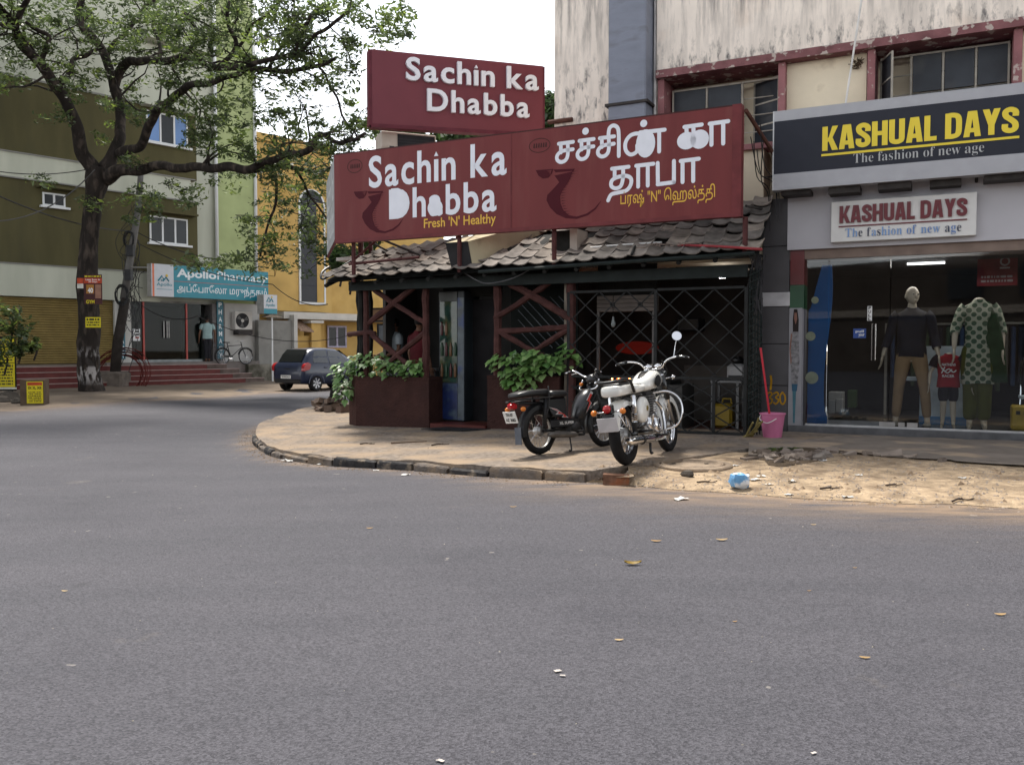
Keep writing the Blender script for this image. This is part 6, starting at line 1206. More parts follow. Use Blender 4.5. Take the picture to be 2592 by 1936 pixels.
# ------------------------------------------------------------------ broad-leaved plants in the planters, leaf by leaf
M_leaf = randmat('planter_leaf', [(.045, .11, .025), (.08, .17, .035), (.14, .24, .07), (.06, .13, .03), (.22, .30, .12)], .45, .15, 60, .2, .5)
def leaf_mesh(k):
    r = random.Random(k); L = 1; prof = [(0, .02), (.12, .30), (.32, .42), (.58, .33), (.82, .15), (1, .0)]; vs = []; dr = r.uniform(.15, .4)
    for t, w in prof:
        z = -dr * t * t; vs += [(-w, t - .1 * (t == 0), z + .10 * w), (0, t, z), (w, t - .1 * (t == 0), z + .10 * w)]
    fs = []
    for i in range(5): a = i * 3; fs += [(a, a + 1, a + 4, a + 3), (a + 1, a + 2, a + 5, a + 4)]
    me = bpy.data.meshes.new('leaf'); me.from_pydata(vs, [], fs); me.materials.append(M_leaf); me.polygons.foreach_set('use_smooth', [True] * len(fs)); return me
LM = [leaf_mesh(k) for k in range(4)]
def bush(label, blobs, n, size, F=FR):
    t = thing('leafy_plant', label, 'plant', F.M, 'green plants in the planters'); c0 = blobs[0][0]; st = MB()
    for bl, r in blobs:
        for _ in range(6): st.tube(catmull([(bl[0] + rnd.gauss(0, r[0] * .3), bl[1], bl[2] - r[2] * .9), (bl[0] + rnd.gauss(0, r[0] * .4), bl[1] + rnd.gauss(0, .04), bl[2]), (bl[0] + rnd.gauss(0, r[0] * .6), bl[1] + rnd.gauss(0, r[1] * .5), bl[2] + r[2] * .6)], 3), .006, 4)
    st.build('stem', mat('green_stem', (.05, .08, .025), .7), t); tot = sum(r[0] * r[2] for _, r in blobs)
    for bl, r in blobs:
        for _ in range(int(n * r[0] * r[2] / tot)):
            d = Vector((rnd.gauss(0, 1), rnd.gauss(-.35, .8), rnd.gauss(.2, .8))).normalized(); q = rnd.uniform(.55, 1.05); p = Vector(bl) + Vector((d.x * r[0], d.y * r[1], d.z * r[2])) * q
            yd = (Vector((d.x * .8, d.y * .9 - .35, -.35 + rnd.uniform(-.3, .3)))).normalized(); zd = (Vector((rnd.uniform(-.3, .3), -.35, 1)) - yd * yd.dot(Vector((0, -.35, 1)))).normalized(); xd = yd.cross(zd).normalized(); zd = xd.cross(yd); s_ = size * rnd.uniform(.6, 1.25)
            M = Matrix.Translation(p) @ Matrix((xd * s_, yd * s_, zd * s_)).transposed().to_4x4(); link('leaf', LM[rnd.randrange(4)], None, t, M=M)
bush('spreading broad leaved plant trailing over the left corner of the long planter', [((-6.95, -.85, 1.05), (.42, .28, .24)), ((-6.45, -.9, 1.02), (.24, .22, .18)), ((-7.42, -.95, .86), (.22, .2, .26)), ((-7.38, -1.02, .56), (.10, .1, .16))], 235, .125)
bush('small yellow green plant at the right end of the long planter', [((-6.05, -.95, .98), (.26, .16, .14)), ((-5.95, -1.0, 1.08), (.14, .1, .12))], 60, .12)
bush('dense broad leaved plant filling the planter behind the moped', [((-4.1, -1.0, 1.13), (.48, .26, .20)), ((-3.65, -1.05, 1.12), (.32, .24, .22)), ((-4.0, -1.12, .88), (.28, .14, .20)), ((-3.25, -.95, 1.2), (.12, .12, .24))], 280, .13)
# ------------------------------------------------------------------ the big street tree
def leafmat(name, c0, c1, c2):
    if name in MC: return MC[name]
    m = bpy.data.materials.new(name); m.use_nodes = True; t = m.node_tree; N = t.nodes; L = t.links; N.remove(N['Principled BSDF'])
    a = N.new('ShaderNodeAttribute'); a.attribute_name = 'tone'; r = N.new('ShaderNodeValToRGB'); e = r.color_ramp.elements; e.new(.5)
    for i, c in enumerate((c0, c1, c2)): e[i].position = (0, .6, 1)[i]; e[i].color = (*c, 1)
    L.new(a.outputs['Fac'], r.inputs[0]); d = N.new('ShaderNodeBsdfDiffuse'); tr = N.new('ShaderNodeBsdfTranslucent'); L.new(r.outputs[0], d.inputs[0]); L.new(r.outputs[0], tr.inputs[0]); x = N.new('ShaderNodeMixShader'); x.inputs[0].default_value = .5; L.new(d.outputs[0], x.inputs[1]); L.new(tr.outputs[0], x.inputs[2]); g = N.new('ShaderNodeBsdfGlossy'); g.inputs['Roughness'].default_value = .4; y = N.new('ShaderNodeMixShader'); y.inputs[0].default_value = .04; L.new(x.outputs[0], y.inputs[1]); L.new(g.outputs[0], y.inputs[2]); L.new(y.outputs[0], N['Material Output'].inputs[0]); MC[name] = m; return m
M_fol = leafmat('tree_leaf', (.034, .048, .022), (.092, .132, .042), (.28, .37, .07)); M_fol2 = leafmat('far_leaf', (.03, .05, .022), (.05, .09, .025), (.10, .16, .035))
M_bark = mat('dark_bark', (.022, .018, .016), .95, .35, 4, .9, 9, col2=(.07, .055, .045), c2=(.5, .7), c2scale=6, stretch=(1, 1, .35))
npr = np.random.default_rng(3)
def leaves(name, centers, radii, counts, size, m, parent, droop=.5):
    """small leaflets spread through clumps; one joined foliage part"""
    C = np.repeat(np.array(centers), counts, 0); R = np.repeat(np.array(radii), counts, 0); n = len(C)
    d = npr.normal(size=(n, 3)); d /= np.linalg.norm(d, axis=1, keepdims=True); q = npr.uniform(.15, 1, (n, 1)) ** .6; P = C + d * R * q
    ax = npr.normal(size=(n, 3)); ax[:, 2] = -np.abs(ax[:, 2]) * droop; ax /= np.linalg.norm(ax, axis=1, keepdims=True); b = np.cross(ax, npr.normal(size=(n, 3)) * .6 + np.array([0, 0, 1.])); b /= np.linalg.norm(b, axis=1, keepdims=True) + 1e-9
    s = size * npr.uniform(.45, 1.6, (n, 1)); w = s * npr.uniform(.28, .45, (n, 1)); nn = np.cross(ax, b)
    V = np.stack([P - ax * s * .5, P + b * w * .5 + nn * w * .15, P + ax * s * .5, P - b * w * .5 + nn * w * .15], 1).reshape(-1, 3)
    me = bpy.data.meshes.new(name); me.vertices.add(4 * n); me.vertices.foreach_set('co', V.ravel().astype(np.float32)); me.loops.add(4 * n); me.loops.foreach_set('vertex_index', np.arange(4 * n, dtype=np.int32)); me.polygons.add(n); me.polygons.foreach_set('loop_start', np.arange(0, 4 * n, 4, dtype=np.int32)); me.update(calc_edges=True)
    ct = np.repeat(npr.uniform(0, .62, len(centers)), counts); tone = np.clip(ct + npr.uniform(-.12, .3, n), 0, 1); tone = np.where(npr.uniform(size=n) < .02, 1, tone); me.attributes.new('tone', 'FLOAT', 'POINT').data.foreach_set('value', np.repeat(tone, 4).astype(np.float32))
    o = link(name, me, m, parent); tag(o, kind='stuff'); return o
TB = pg(230, 992); TY = TB.y
tree = thing('street_tree', 'huge dark street tree with twisting limbs spreading over the road, posters on its whitewashed trunk', 'tree', Matrix.Translation(TB))
def T(u, v, dy=0): return py(u, v, TY + dy) - TB
kpx = TY / FPX
trunk = [(230, 1000, 42), (229, 985, 37), (226, 940, 31), (225, 866, 30), (224, 790, 29), (222, 726, 29), (226, 640, 27), (230, 580, 25), (240, 500, 25), (246, 455, 33), (250, 425, 34)]
tp = [T(u, v) for u, v, r in trunk]; rr = [r * kpx * .86 for *_, r in trunk]; P = catmull(tp, 4); R_ = np.interp(np.linspace(0, 1, len(P)), np.linspace(0, 1, len(rr)), rr)
mb = MB(); mb.tube(P, list(R_), 16)
for i, p in enumerate(mb.v): q = Vector(p); mb.v[i] = tuple(q + Vector((q.x - tp[4].x, q.y, 0)).normalized() * (mn.noise(q * 1.4) * .09 + mn.noise(q * 4) * .035))
bark2 = M_bark.copy(); bark2.name = 'whitewashed_bark'; t = bark2.node_tree; N = t.nodes; L = t.links; p_ = N['Principled BSDF']; src = p_.inputs['Base Color'].links[0].from_socket; tc = N.new('ShaderNodeTexCoord').outputs['Object']; sx = N.new('ShaderNodeSeparateXYZ'); L.new(tc, sx.inputs[0])
rp2 = N.new('ShaderNodeValToRGB'); e = rp2.color_ramp.elements; zz = lambda v: max(0, min(1, (T(226, v).z) / 3.0))
for k_, (pos, val) in enumerate(((zz(975), 0), (zz(955), .9), (zz(930), .85), (zz(925), .05), (zz(905), .05), (zz(898), .55), (zz(885), .3), (zz(875), 0))):
    if k_ > 1: e.new(.5)
    e[k_].position = pos; e[k_].color = (val, val, val, 1)
dv_ = N.new('ShaderNodeMath'); dv_.operation = 'DIVIDE'; dv_.inputs[1].default_value = 3; L.new(sx.outputs[2], dv_.inputs[0]); L.new(dv_.outputs[0], rp2.inputs[0]); nz = N.new('ShaderNodeTexNoise'); nz.inputs['Scale'].default_value = 5; nz.inputs['Detail'].default_value = 6; mpz = N.new('ShaderNodeMapping'); mpz.inputs['Scale'].default_value = (1.6, 1.6, .5); L.new(tc, mpz.inputs[0]); L.new(mpz.outputs[0], nz.inputs[0]); mr = N.new('ShaderNodeMapRange'); mr.inputs[1].default_value = .47; mr.inputs[2].default_value = .56; L.new(nz.outputs[0], mr.inputs[0]); mu = N.new('ShaderNodeMath'); mu.operation = 'MULTIPLY'; L.new(mr.outputs[0], mu.inputs[0]); L.new(rp2.outputs[0], mu.inputs[1]); mi = N.new('ShaderNodeMix'); mi.data_type = 'RGBA'; L.new(mu.outputs[0], mi.inputs[0]); L.new(src, mi.inputs[6]); mi.inputs[7].default_value = (.36, .34, .33, 1); L.new(mi.outputs[2], p_.inputs['Base Color'])
mb.build('trunk', bark2, tree, True)
LIMBS = [ # (u, v, depth offset, px radius)
 [(236, 430, 0, 22), (209, 388, -.2, 19), (194, 318, -.6, 16), (169, 257, -1, 15), (145, 218, -1.3, 15), (100, 170, -2, 13), (60, 115, -2.6, 11), (51, 76, -3, 9), (62, 40, -3.3, 7), (80, -20, -3.6, 6)],
 [(60, 115, -2.6, 7), (30, 65, -3.2, 6), (-10, 55, -4, 5), (-60, 30, -5, 4)], [(51, 80, -3, 6), (20, 40, -3.4, 5), (-20, -20, -4, 4)], [(100, 170, -2, 7), (125, 90, -2, 6), (70, 55, -2, 5)],
 [(145, 218, -1.3, 7), (175, 190, -1, 8), (190, 150, -.6, 7), (230, 140, -.2, 6), (262, 120, .2, 4)],
 [(258, 425, .2, 20), (295, 370, .5, 16), (302, 300, 1, 14), (290, 227, 1.3, 14), (276, 175, 1.5, 13), (262, 125, 1.6, 12), (236, 88, 1.6, 12), (200, 50, 1.5, 11), (206, 12, 1.5, 9), (215, -40, 1.5, 8)],
 [(292, 235, 1.3, 12), (306, 181, 1, 13), (333, 158, .6, 12), (393, 156, 0, 11), (450, 150, -.8, 10), (514, 160, -1.6, 9), (605, 174, -2.4, 8), (672, 172, -3.2, 7), (745, 186, -3.8, 6), (799, 176, -4.2, 5), (853, 152, -4.6, 3)],
 [(305, 395, .2, 15), (340, 378, -.2, 12), (368, 352, -.6, 12), (387, 318, -1, 12), (424, 266, -1.6, 11), (460, 233, -2.2, 10), (514, 209, -2.8, 8), (590, 192, -3.4, 7), (640, 160, -4, 6), (745, 145, -4.6, 6), (774, 120, -5, 5), (835, 61, -5.6, 4), (897, 33, -6, 3)],
 [(268, 445, 0, 22), (300, 440, -.3, 17), (333, 430, -.6, 14), (424, 424, -1.4, 12), (530, 421, -2.4, 11), (600, 428, -3, 11), (654, 409, -3.6, 9), (727, 394, -4.2, 8), (774, 380, -4.8, 8), (802, 345, -5.2, 7), (850, 362, -5.8, 5), (922, 338, -6.6, 4)],
 [(600, 428, -3, 8), (661, 424, -2.6, 8), (745, 430, -2, 6), (802, 436, -1.6, 5), (850, 420, -1.2, 4)],
 [(272, 136, 1.6, 8), (330, 60, 2.4, 7), (380, 10, 3, 6), (420, -40, 3.5, 5)], [(393, 156, 0, 6), (405, 118, .4, 5), (385, 60, .8, 4)], [(560, 170, -2, 6), (600, 110, -2.2, 6), (580, 60, -2.4, 5), (575, 0, -2.5, 4)], [(600, 120, -2.2, 4), (640, 60, -2.6, 4), (700, 20, -3, 3)],
 [(745, 145, -4.6, 4), (770, 70, -5, 4), (820, 15, -5.4, 3)], [(672, 172, -3.2, 4), (720, 110, -3.6, 4), (790, 30, -4.2, 3)], [(460, 150, -.8, 5), (500, 90, -1, 5), (470, 30, -1, 4)], [(800, 176, -4.2, 3), (850, 235, -4.6, 3), (870, 300, -4.8, 2.5), (905, 350, -5, 2)],
 [(700, 455, -3, 4), (690, 520, -2.6, 3.5), (672, 590, -2.4, 3), (665, 645, -2.3, 2.5)], [(745, 430, -2, 4), (790, 500, -1.8, 3), (830, 560, -1.6, 2.5)]]
brn = []; CC = []; CR = []; CN = []
def clump(p, r, n): CC.append(tuple(p)); CR.append((r, r, r * .55)); CN.append(int(n * .95))
for li, Lm in enumerate(LIMBS):
    P = catmull([T(u, v, dy) for u, v, dy, r in Lm], 5); R_ = np.interp(np.linspace(0, 1, len(P)), np.linspace(0, 1, len(Lm)), [r * kpx * .9 for *_, r in Lm])
    P = [p + Vector((mn.noise(p * 1.1 + Vector((li, 0, 0))), mn.noise(p * 1.1 + Vector((0, li, 5))), mn.noise(p * 1.3 + Vector((9, 0, li))))) * .16 for p in P]
    mb = MB(); mb.tube(P, list(R_), 9); mb.build('limb', M_bark, tree, True); tw = MB(); Ltot = sum((b - a).length for a, b in zip(P[:-1], P[1:]))
    if li in (18, 19): 
        for p in P[3:]: clump(p + Vector((rnd.gauss(0, .25), rnd.gauss(0, .2), rnd.gauss(0, .15))), rnd.uniform(.25, .5), 26)
    for _ in range(int(Ltot * (1.5 if li in (6, 7, 8, 0, 5) else 2.4))):
        t = rnd.uniform(.22, 1); i = min(len(P) - 2, int(t * (len(P) - 1))); p = P[i]; d = (P[i + 1] - P[i]).normalized(); sd = Vector((rnd.gauss(0, 1), rnd.gauss(0, 1), rnd.gauss(.25, .7))); sd = (sd - d * sd.dot(d)).normalized(); dirn = (sd + d * .6).normalized(); ln = rnd.uniform(.7, 2.4); pts = [p]; q = p.copy()
        for s in range(5): dirn = (dirn + Vector((rnd.gauss(0, .35), rnd.gauss(0, .35), rnd.gauss(-.03, .3)))).normalized(); q = q + dirn * ln / 5; pts.append(q.copy())
        r0 = max(.012, min(.045, R_[i] * .4)); tw.tube(pts, list(np.linspace(r0, .008, 6)), 5)
        if li == 8 and pts[-1].z < P[i].z - .5 and p.x < 4: continue
        for s in range(rnd.randint(2, 4)):
            b = pts[rnd.randint(2, 5)]; e = b + Vector((rnd.gauss(0, .4), rnd.gauss(0, .4), rnd.gauss(-.05, .25))); tw.tube([b, (b + e) / 2 + Vector((0, 0, .05)), e], [.010, .008, .005], 4); clump(e, rnd.uniform(.22, .46), rnd.randint(26, 56))
    tag(tw.build('twigs', M_bark, tree), kind='stuff'); 
CL = [(30, 20, 60, -3), (95, 40, 60, -2), (140, 15, 60, -1), (170, 60, 50, 0), (30, 130, 50, -2), (110, 120, 55, -1), (15, 200, 40, -3), (120, 330 - 190, 40, -1), (250, 60, 60, 1), (310, 30, 70, 1), (360, 70, 60, 1), (330, 110, 55, 0), (420, 40, 70, 0), (440, 90, 60, -1), (480, 30, 60, -1), (510, 80, 70, -2), (540, 30, 70, -2), (590, 40, 60, -2), (520, 130, 50, -2), (440, 180, 60, -1), (470, 280, 60, -2), (520, 300, 60, -3), (560, 250, 60, -3), (545, 350, 60, -3), (490, 370, 40, -2), (600, 330, 60, -3), (640, 380, 50, -3), (660, 300, 50, -3), (700, 330, 50, -3), (620, 200, 60, -3), (660, 110, 70, -3), (700, 60, 60, -3), (740, 30, 60, -4), (780, 70, 50, -4), (830, 30, 50, -5), (720, 140, 55, -4), (770, 160, 50, -4), (800, 220, 50, -4), (850, 200, 40, -5), (870, 120, 40, -5), (940, 50, 50, -6), (990, 40, 50, -6), (1020, 70, 40, -6), (960, 100, 35, -6), (1000, 100, 25, -6), (890, 20, 50, -5), (910, 290, 40, -5), (890, 330, 40, -5), (940, 330, 30, -5), (760, 420, 50, -3), (720, 450, 50, -3), (790, 470, 50, -2), (820, 430, 50, -2), (850, 470, 40, -1.5), (690, 420, 50, -3), (740, 500, 30, -2), (700, 560, 35, -2), (650, 590, 25, -2), (800, 540, 40, -1.6), (770, 600, 40, -1.6), (720, 620, 40, -2), (680, 660, 40, -2.3), (640, 660, 35, -2.3), (590, 655, 30, -2.3), (560, 670, 24, -2.3), (475, 655, 22, -2.3), (510, 665, 24, -2.3), (400, 500, 40, -1), (360, 480, 40, -1), (450, 480, 40, -2), (520, 470, 40, -2), (330, 540, 25, -1), (220, 510, 25, -.6), (385, 545, 20, -1), (160, 300, 30, -1.2), (320, 260, 35, 0), (350, 290, 30, -.4), (200, 200, 40, 0), (170, 400 - 190, 45, -1), (100, 450, 16, -.8), (270, 330, 28, .4)]
for u, v, r, dy in CL:
    for _ in range(max(3, int(r / 7.5))): clump(T(u + rnd.gauss(0, r * .6), v + rnd.gauss(0, r * .45), dy + rnd.gauss(0, .8)), rnd.uniform(.24, .5), rnd.randint(28, 60))
lm = MB(); lm.tube(catmull([Vector((-15.5, 25, 9.0)) - TB, Vector((-14.5, 22.5, 11.2)) - TB, Vector((-12, 20.5, 12.0)) - TB, Vector((-8, 19.5, 12.2)) - TB], 5), list(np.linspace(.16, .04, 16)), 8); lm.build('limb', M_bark, tree, True)
for _ in range(120): CC.append(tuple(Vector((rnd.uniform(-22, -6), rnd.uniform(18.8, 23.5), rnd.uniform(11.0, 13.2))) - TB)); CR.append((.85, .85, .4)); CN.append(90)
leaves('foliage', CC, CR, CN, .155, M_fol, tree)
# posters nailed to the trunk
def tposter(u0, v0, u1, v1, m, label):
    a, b = py(u0, v0, TY - .92), py(u1, v1, TY - .92); o = thing('tree_poster', label, 'poster'); BX('sheet', (a.x, a.y, b.z), (b.x, a.y + .012, a.z), m, o); return o, a.x, b.x, b.z, a.z, a.y
o, a, b, c, d, y = tposter(212, 695, 259, 770, mat('poster_maroon', (.055, .02, .02), .6), 'dark red advert poster with 40 printed large on the tree trunk'); H = d - c
BX('band', (a, y - .004, c + H * .70), (b, y - .001, c + H * .88), mat('poster_red', 0), o); text('TENNIS', a + .03, b - .03, c + H * .90, d - .02, y - .005, M_pyel, o, .02) if False else poster_lines(o, a + .03, b - .03, c + H * .90, d - .02, y - .005, 1, M_pyel, 2)
text('Less 5cm in', a + .06, b - .06, c + H * .80, c + H * .86, y - .006, M_white, o, .02); text('30 Days', a + .15, b - .15, c + H * .72, c + H * .78, y - .006, M_white, o, .02)
BX('patch', (a + .07, y - .004, c + H * .36), (a + (b - a) * .55, y - .001, c + H * .66), mat('poster_orange', (.30, .14, .03), .6), o); text('40', a + .12, a + (b - a) * .5, c + H * .38, c + H * .55, y - .006, M_white, o, .04)
BX('patch', (a + (b - a) * .62, y - .004, c + H * .2), (b - .03, y - .001, c + H * .66), mat('poster_skin', (.25, .13, .09), .6), o); text('GYM', a + .06, b - .25, c + .02, c + H * .14, y - .006, M_pyel, o, .03)
o, a, b, c, d, y = tposter(216, 803, 255, 829, M_pyel, 'small yellow paper poster on the tree trunk below the red one'); poster_lines(o, a + .04, b - .04, c + .04, d - .04, y - .003, 3, M_post, 8, (0,))
o, a, b, c, d, y = tposter(195, 704, 211, 730, mat('poster_red', 0), 'small dark red and white paper beside the big poster on the trunk'); BX('band', (a, y - .004, c), (b, y - .001, c + (d - c) * .45), mat('poster_white', 0), o)
# shrub at the left edge, trees beyond the restaurant
def shrub(name, label, blobs, size, n, m, trunkpts=None, cat='shrub', tr=.05, group=None):
    t = thing(name, label, cat, group=group)
    mb = MB()
    for b, r in blobs: mb.tube(catmull([trunkpts[-1] if trunkpts else (b[0], b[1], b[2] - r * 1.4), ((b[0] + (trunkpts[-1][0] if trunkpts else b[0])) / 2 + .1, b[1], b[2] - r * .3), b], 4), [tr * .6] * 5 + [tr * .4] * 4, 5)
    if trunkpts: mb.tube(trunkpts, tr * 1.6, 8)
    tag(mb.build('trunk' if trunkpts else 'stems', M_bark, t), kind=None if trunkpts else 'stuff'); cc = []; cr = []; cn = []
    for b, r in blobs:
        for _ in range(9): d = Vector((rnd.gauss(0, 1), rnd.gauss(0, 1), rnd.gauss(0, .8))).normalized() * rnd.uniform(.2, 1) * r; cc.append(tuple(Vector(b) + d)); q = r * rnd.uniform(.3, .55); cr.append((q, q, q * .75)); cn.append(n // 9)
    leaves('foliage' if not trunkpts else 'crown', cc, cr, cn, size, m, t); return t
sp = lambda u, v, Y: tuple(py(u, v, Y))
shrub('verge_shrub', 'dark green shrub behind the yellow notice board at the left edge', [(sp(25, 800, 25.5), .55), (sp(40, 840, 25.5), .5), (sp(-20, 830, 25.5), .8), (sp(85, 878, 25.3), .28), (sp(45, 880, 25.3), .35), (sp(10, 900, 25.5), .4)], .17, 260, M_fol)
bt = [(1.0, 27, -.1), (1.0, 27, 5.2)]
shrub('garden_tree', 'green tree seen between the two red signs behind the restaurant', [(sp(1390, 270, 27), 1.0), (sp(1330, 330, 27), 1.2), (sp(1230, 350, 27), 1.2), (sp(1120, 345, 27), 1.0), (sp(1020, 345, 27), 1.0), (sp(1400, 330, 27), .9), (sp(1150, 380, 26), 1.0)], .24, 900, M_fol2, bt, 'tree', .15)
shrub('garden_shrub', 'green bush showing under the left end of the restaurant sign', [(sp(885, 640, 22), .75), (sp(915, 620, 22), .7), (sp(860, 655, 22), .5)], .2, 420, M_fol2, None, 'shrub')
# ------------------------------------------------------------------ two-wheelers and the car
M_tyre = mat('tyre_rubber', (.016, .015, .015), .85, .25, 10, .3, 60); M_chr = mat('bright_chrome', (.68, .68, .69), .13, 0, metal=1); M_bkp = mat('gloss_black', (.008, .008, .009), .25, 0, spec=.6, coat=.4); M_wpt = mat('gloss_white', (.70, .69, .65), .22, .03, 3, spec=.5, coat=.5); M_eng = mat('engine_alloy', (.30, .29, .28), .38, .2, 12, metal=.75); M_dkm = mat('dark_metal', (.035, .034, .034), .5, .3, 10, metal=.4); M_blkp = mat('black_plastic', 0); M_amb = mat('amber_lens', (.62, .17, .01), .2, 0, spec=.6); M_rl = mat('red_lens', (.36, .008, .012), .15, 0, spec=.6)
def wheel(parent, cx, R, tr, rimm, tyrem, hub=.05, spokes=18, cast=False, nm='wheel', cy=0, rimw=.012):
    w = bpy.data.objects.new(nm, None); COL.objects.link(w); w.parent = parent; w.location = (cx, cy, R)
    mb = MB(); prof = [(R - tr + tr * cos(a), tr * .95 * sin(a)) for a in np.linspace(-2.5, 2.5, 11)]; mb.lathe([(r, h) for r, h in prof], 32, axis='y'); mb.lathe([prof[0], prof[-1]], 32, axis='y'); mb.build('tyre', tyrem, w, True)
    mb = MB(); r0 = R - tr * 1.75; mb.lathe([(r0 + .012, -tr * .7), (r0 - .004, -tr * .5), (r0 - rimw, 0), (r0 - .004, tr * .5), (r0 + .012, tr * .7), (r0 + .02, 0), (r0 + .012, -tr * .7)], 32, axis='y'); mb.build('rim', rimm, w, True)
    mb = MB(); mb.lathe([(0, -.06), (hub * .6, -.06), (hub, -.035), (hub, .035), (hub * .6, .06), (0, .06)], 14, axis='y'); mb.build('hub', rimm if cast else M_eng, w, 40)
    mb = MB()
    for i in range(spokes):
        a = 2 * pi * i / spokes; b = a + (.5 if i % 2 else -.5) * (0 if cast else 1); s = .03 if i % 2 else -.03
        mb.tube([(hub * cos(b), s, hub * sin(b)), (r0 * cos(a), 0, r0 * sin(a))], .0022, 4)
    mb.build('spokes', M_chr if not cast else rimm, w); return w
def fender(parent, cx, cz, R, w, a0, a1, m, n=14, name='mudguard', drop=.05):
    mb = MB(); rings = []
    for i in range(n + 1):
        a = a0 + (a1 - a0) * i / n; c, s = cos(a), sin(a); sec = [(-w / 2, -drop), (-w / 2 * .92, -.012), (-w * .25, .006), (0, .012), (w * .25, .006), (w / 2 * .92, -.012), (w / 2, -drop), (w / 2 - .006, -drop), (w * .24, -.003), (0, .003), (-w * .24, -.003), (-w / 2 + .006, -drop)]
        rings.append([(cx + (R + h) * c, y, cz + (R + h) * s) for y, h in sec])
    mb.loft(rings); return mb.build(name, m, parent, 45)
def tub(parent, name, pts, r, m, n=8, sm_=True, k=5): mb = MB(); mb.tube(catmull(pts, k) if sm_ and len(pts) > 2 else pts, r, n); return mb.build(name, m, parent, True)
def coil(parent, a, b, r, m, turns=9): 
    a, b = Vector(a), Vector(b); d = (b - a); u = d.cross(Vector((0, 1, 0))).normalized(); v = d.normalized().cross(u); mb = MB(); P = [a + d * t + (u * cos(2 * pi * turns * t) + v * sin(2 * pi * turns * t)) * r for t in np.linspace(0, 1, turns * 8)]; mb.tube(P, .006, 4); return mb.build('spring', m, parent)
def place2(u0, v0, u1, v1, lean): a = hit(u0, v0); b = hit(u1, v1); a.z += .004; return Matrix.Translation(a) @ Matrix.Rotation(atan2(b.y - a.y, b.x - a.x), 4, 'Z') @ Matrix.Rotation(lean, 4, 'X'), (b - a).length
# ---- white classic motorcycle
ME, wb = place2(1587, 1178, 1727, 1128, radians(-7))
mc = thing('motorcycle', 'white classic motorcycle with chrome silencer and round mirror, parked on its stand at the kerb', 'motorcycle', ME)
WB = 1.40; R = .322
wheel(mc, 0, R, .064, M_chr, M_tyre, .075, 24); fw = wheel(mc, WB, R, .050, M_chr, M_tyre, .07, 24)
fender(mc, 0, R, .365, .17, radians(38), radians(168), M_wpt, drop=.06); fender(mc, WB, R, .355, .15, radians(5), radians(205), M_wpt, drop=.085)
tub(mc, 'mudguard_trim', [(WB + .372 * cos(a), -.005, R + .372 * sin(a)) for a in np.linspace(.4, 3.4, 9)], .008, M_chr)
for s in (-1, 1): tub(mc, 'mudguard_stay', [(WB, s * .085, R), (WB - .22, s * .08, R + .27)], .007, M_chr, sm_=False); tub(mc, 'mudguard_stay', [(0, s * .09, R), (-.28, s * .085, R + .22)], .008, M_chr, sm_=False)
tub(mc, 'frame', [(1.17, 0, .92), (.98, 0, .60), (.86, 0, .28), (.42, 0, .25), (.34, 0, .55), (.30, 0, .75)], .02, M_bkp); tub(mc, 'frame', [(1.17, 0, .90), (.7, 0, .83), (.3, 0, .74), (-.2, 0, .72)], .02, M_bkp)
for s in (-1, 1): tub(mc, 'swing_arm', [(.40, s * .07, .33), (0, s * .10, R)], .02, M_bkp, sm_=False); tub(mc, 'fork', [(1.19, s * .085, .93), (WB, s * .085, R)], .024, M_chr, 10, False); tub(mc, 'fork_cover', [(1.195, s * .085, .92), (1.29, s * .085, .63)], .034, M_bkp, 10, False)
for s in (-1, 1):
    sh = tub(mc, 'shock_absorber', [(.0, s * .135, R + .03), (.08, s * .125, .73)], .018, M_dkm, 8, False); coil(sh, (.015, s * .134, R + .12), (.06, s * .127, .62), .030, M_chr, 9)
    mb = MB(); mb.lathe([(.03, 0), (.032, .12), (.024, .13)], 10, M=Matrix.Translation((.063, s * .127, .60))); mb.build('cover', M_chr, sh, True)
# tank with knee pads
prof = [(.60, .80, .055, .045), (.66, .815, .10, .085), (.76, .84, .135, .11), (.88, .86, .15, .125), (1.0, .865, .148, .12), (1.09, .86, .12, .095), (1.14, .855, .06, .05)]
mb = MB(); mb.loft([[(x, ry * (abs(cos(a)) ** .75) * (1 if cos(a) > 0 else -1), z + (rz * 1.0 if sin(a) > 0 else rz * .8) * sin(a)) for a in np.linspace(0, 2 * pi, 21)[:-1]] for x, z, ry, rz in prof]); tk = mb.build('fuel_tank', M_wpt, mc, True)
mb = MB(); mb.loft([[(x, ry * 1.01 * cos(a), z + rz * 1.012 * sin(a)) for a in np.linspace(.95, pi - .95, 9)] + [(x, ry * .9 * cos(a), z + rz * .9 * sin(a)) for a in np.linspace(pi - .95, .95, 9)] for x, z, ry, rz in prof[1:-1]]); mb.build('top_panel', M_bkp, tk, 40)
for s in (-1, 1):
    mb = MB(); mb.loft([[(.86 + .105 * q * cos(a) - .02, s * (.152 - .006 * (q < 1) + .0), .855 + .068 * q * sin(a) + .015 * cos(a)) for a in np.linspace(0, 2 * pi, 19)[:-1]] for q in (1.0, .8)] + [[(.84, s * .156, .855)] * 18]); mb.build('knee_pad', M_blkp, tk, 40)
    tub(tk, 'pinstripe', [(.86 + .122 * cos(a) - .02, s * (.1525 + .001), .855 + .082 * sin(a) + .015 * cos(a)) for a in np.linspace(0, 2 * pi, 20)], .003, M_bkp, 4, False)
mb = MB(); mb.lathe([(0, 0), (.035, 0), (.037, .016), (.02, .022), (0, .022)], 14, M=Matrix.Translation((.93, 0, .982))); mb.build('filler_cap', M_chr, tk, True)
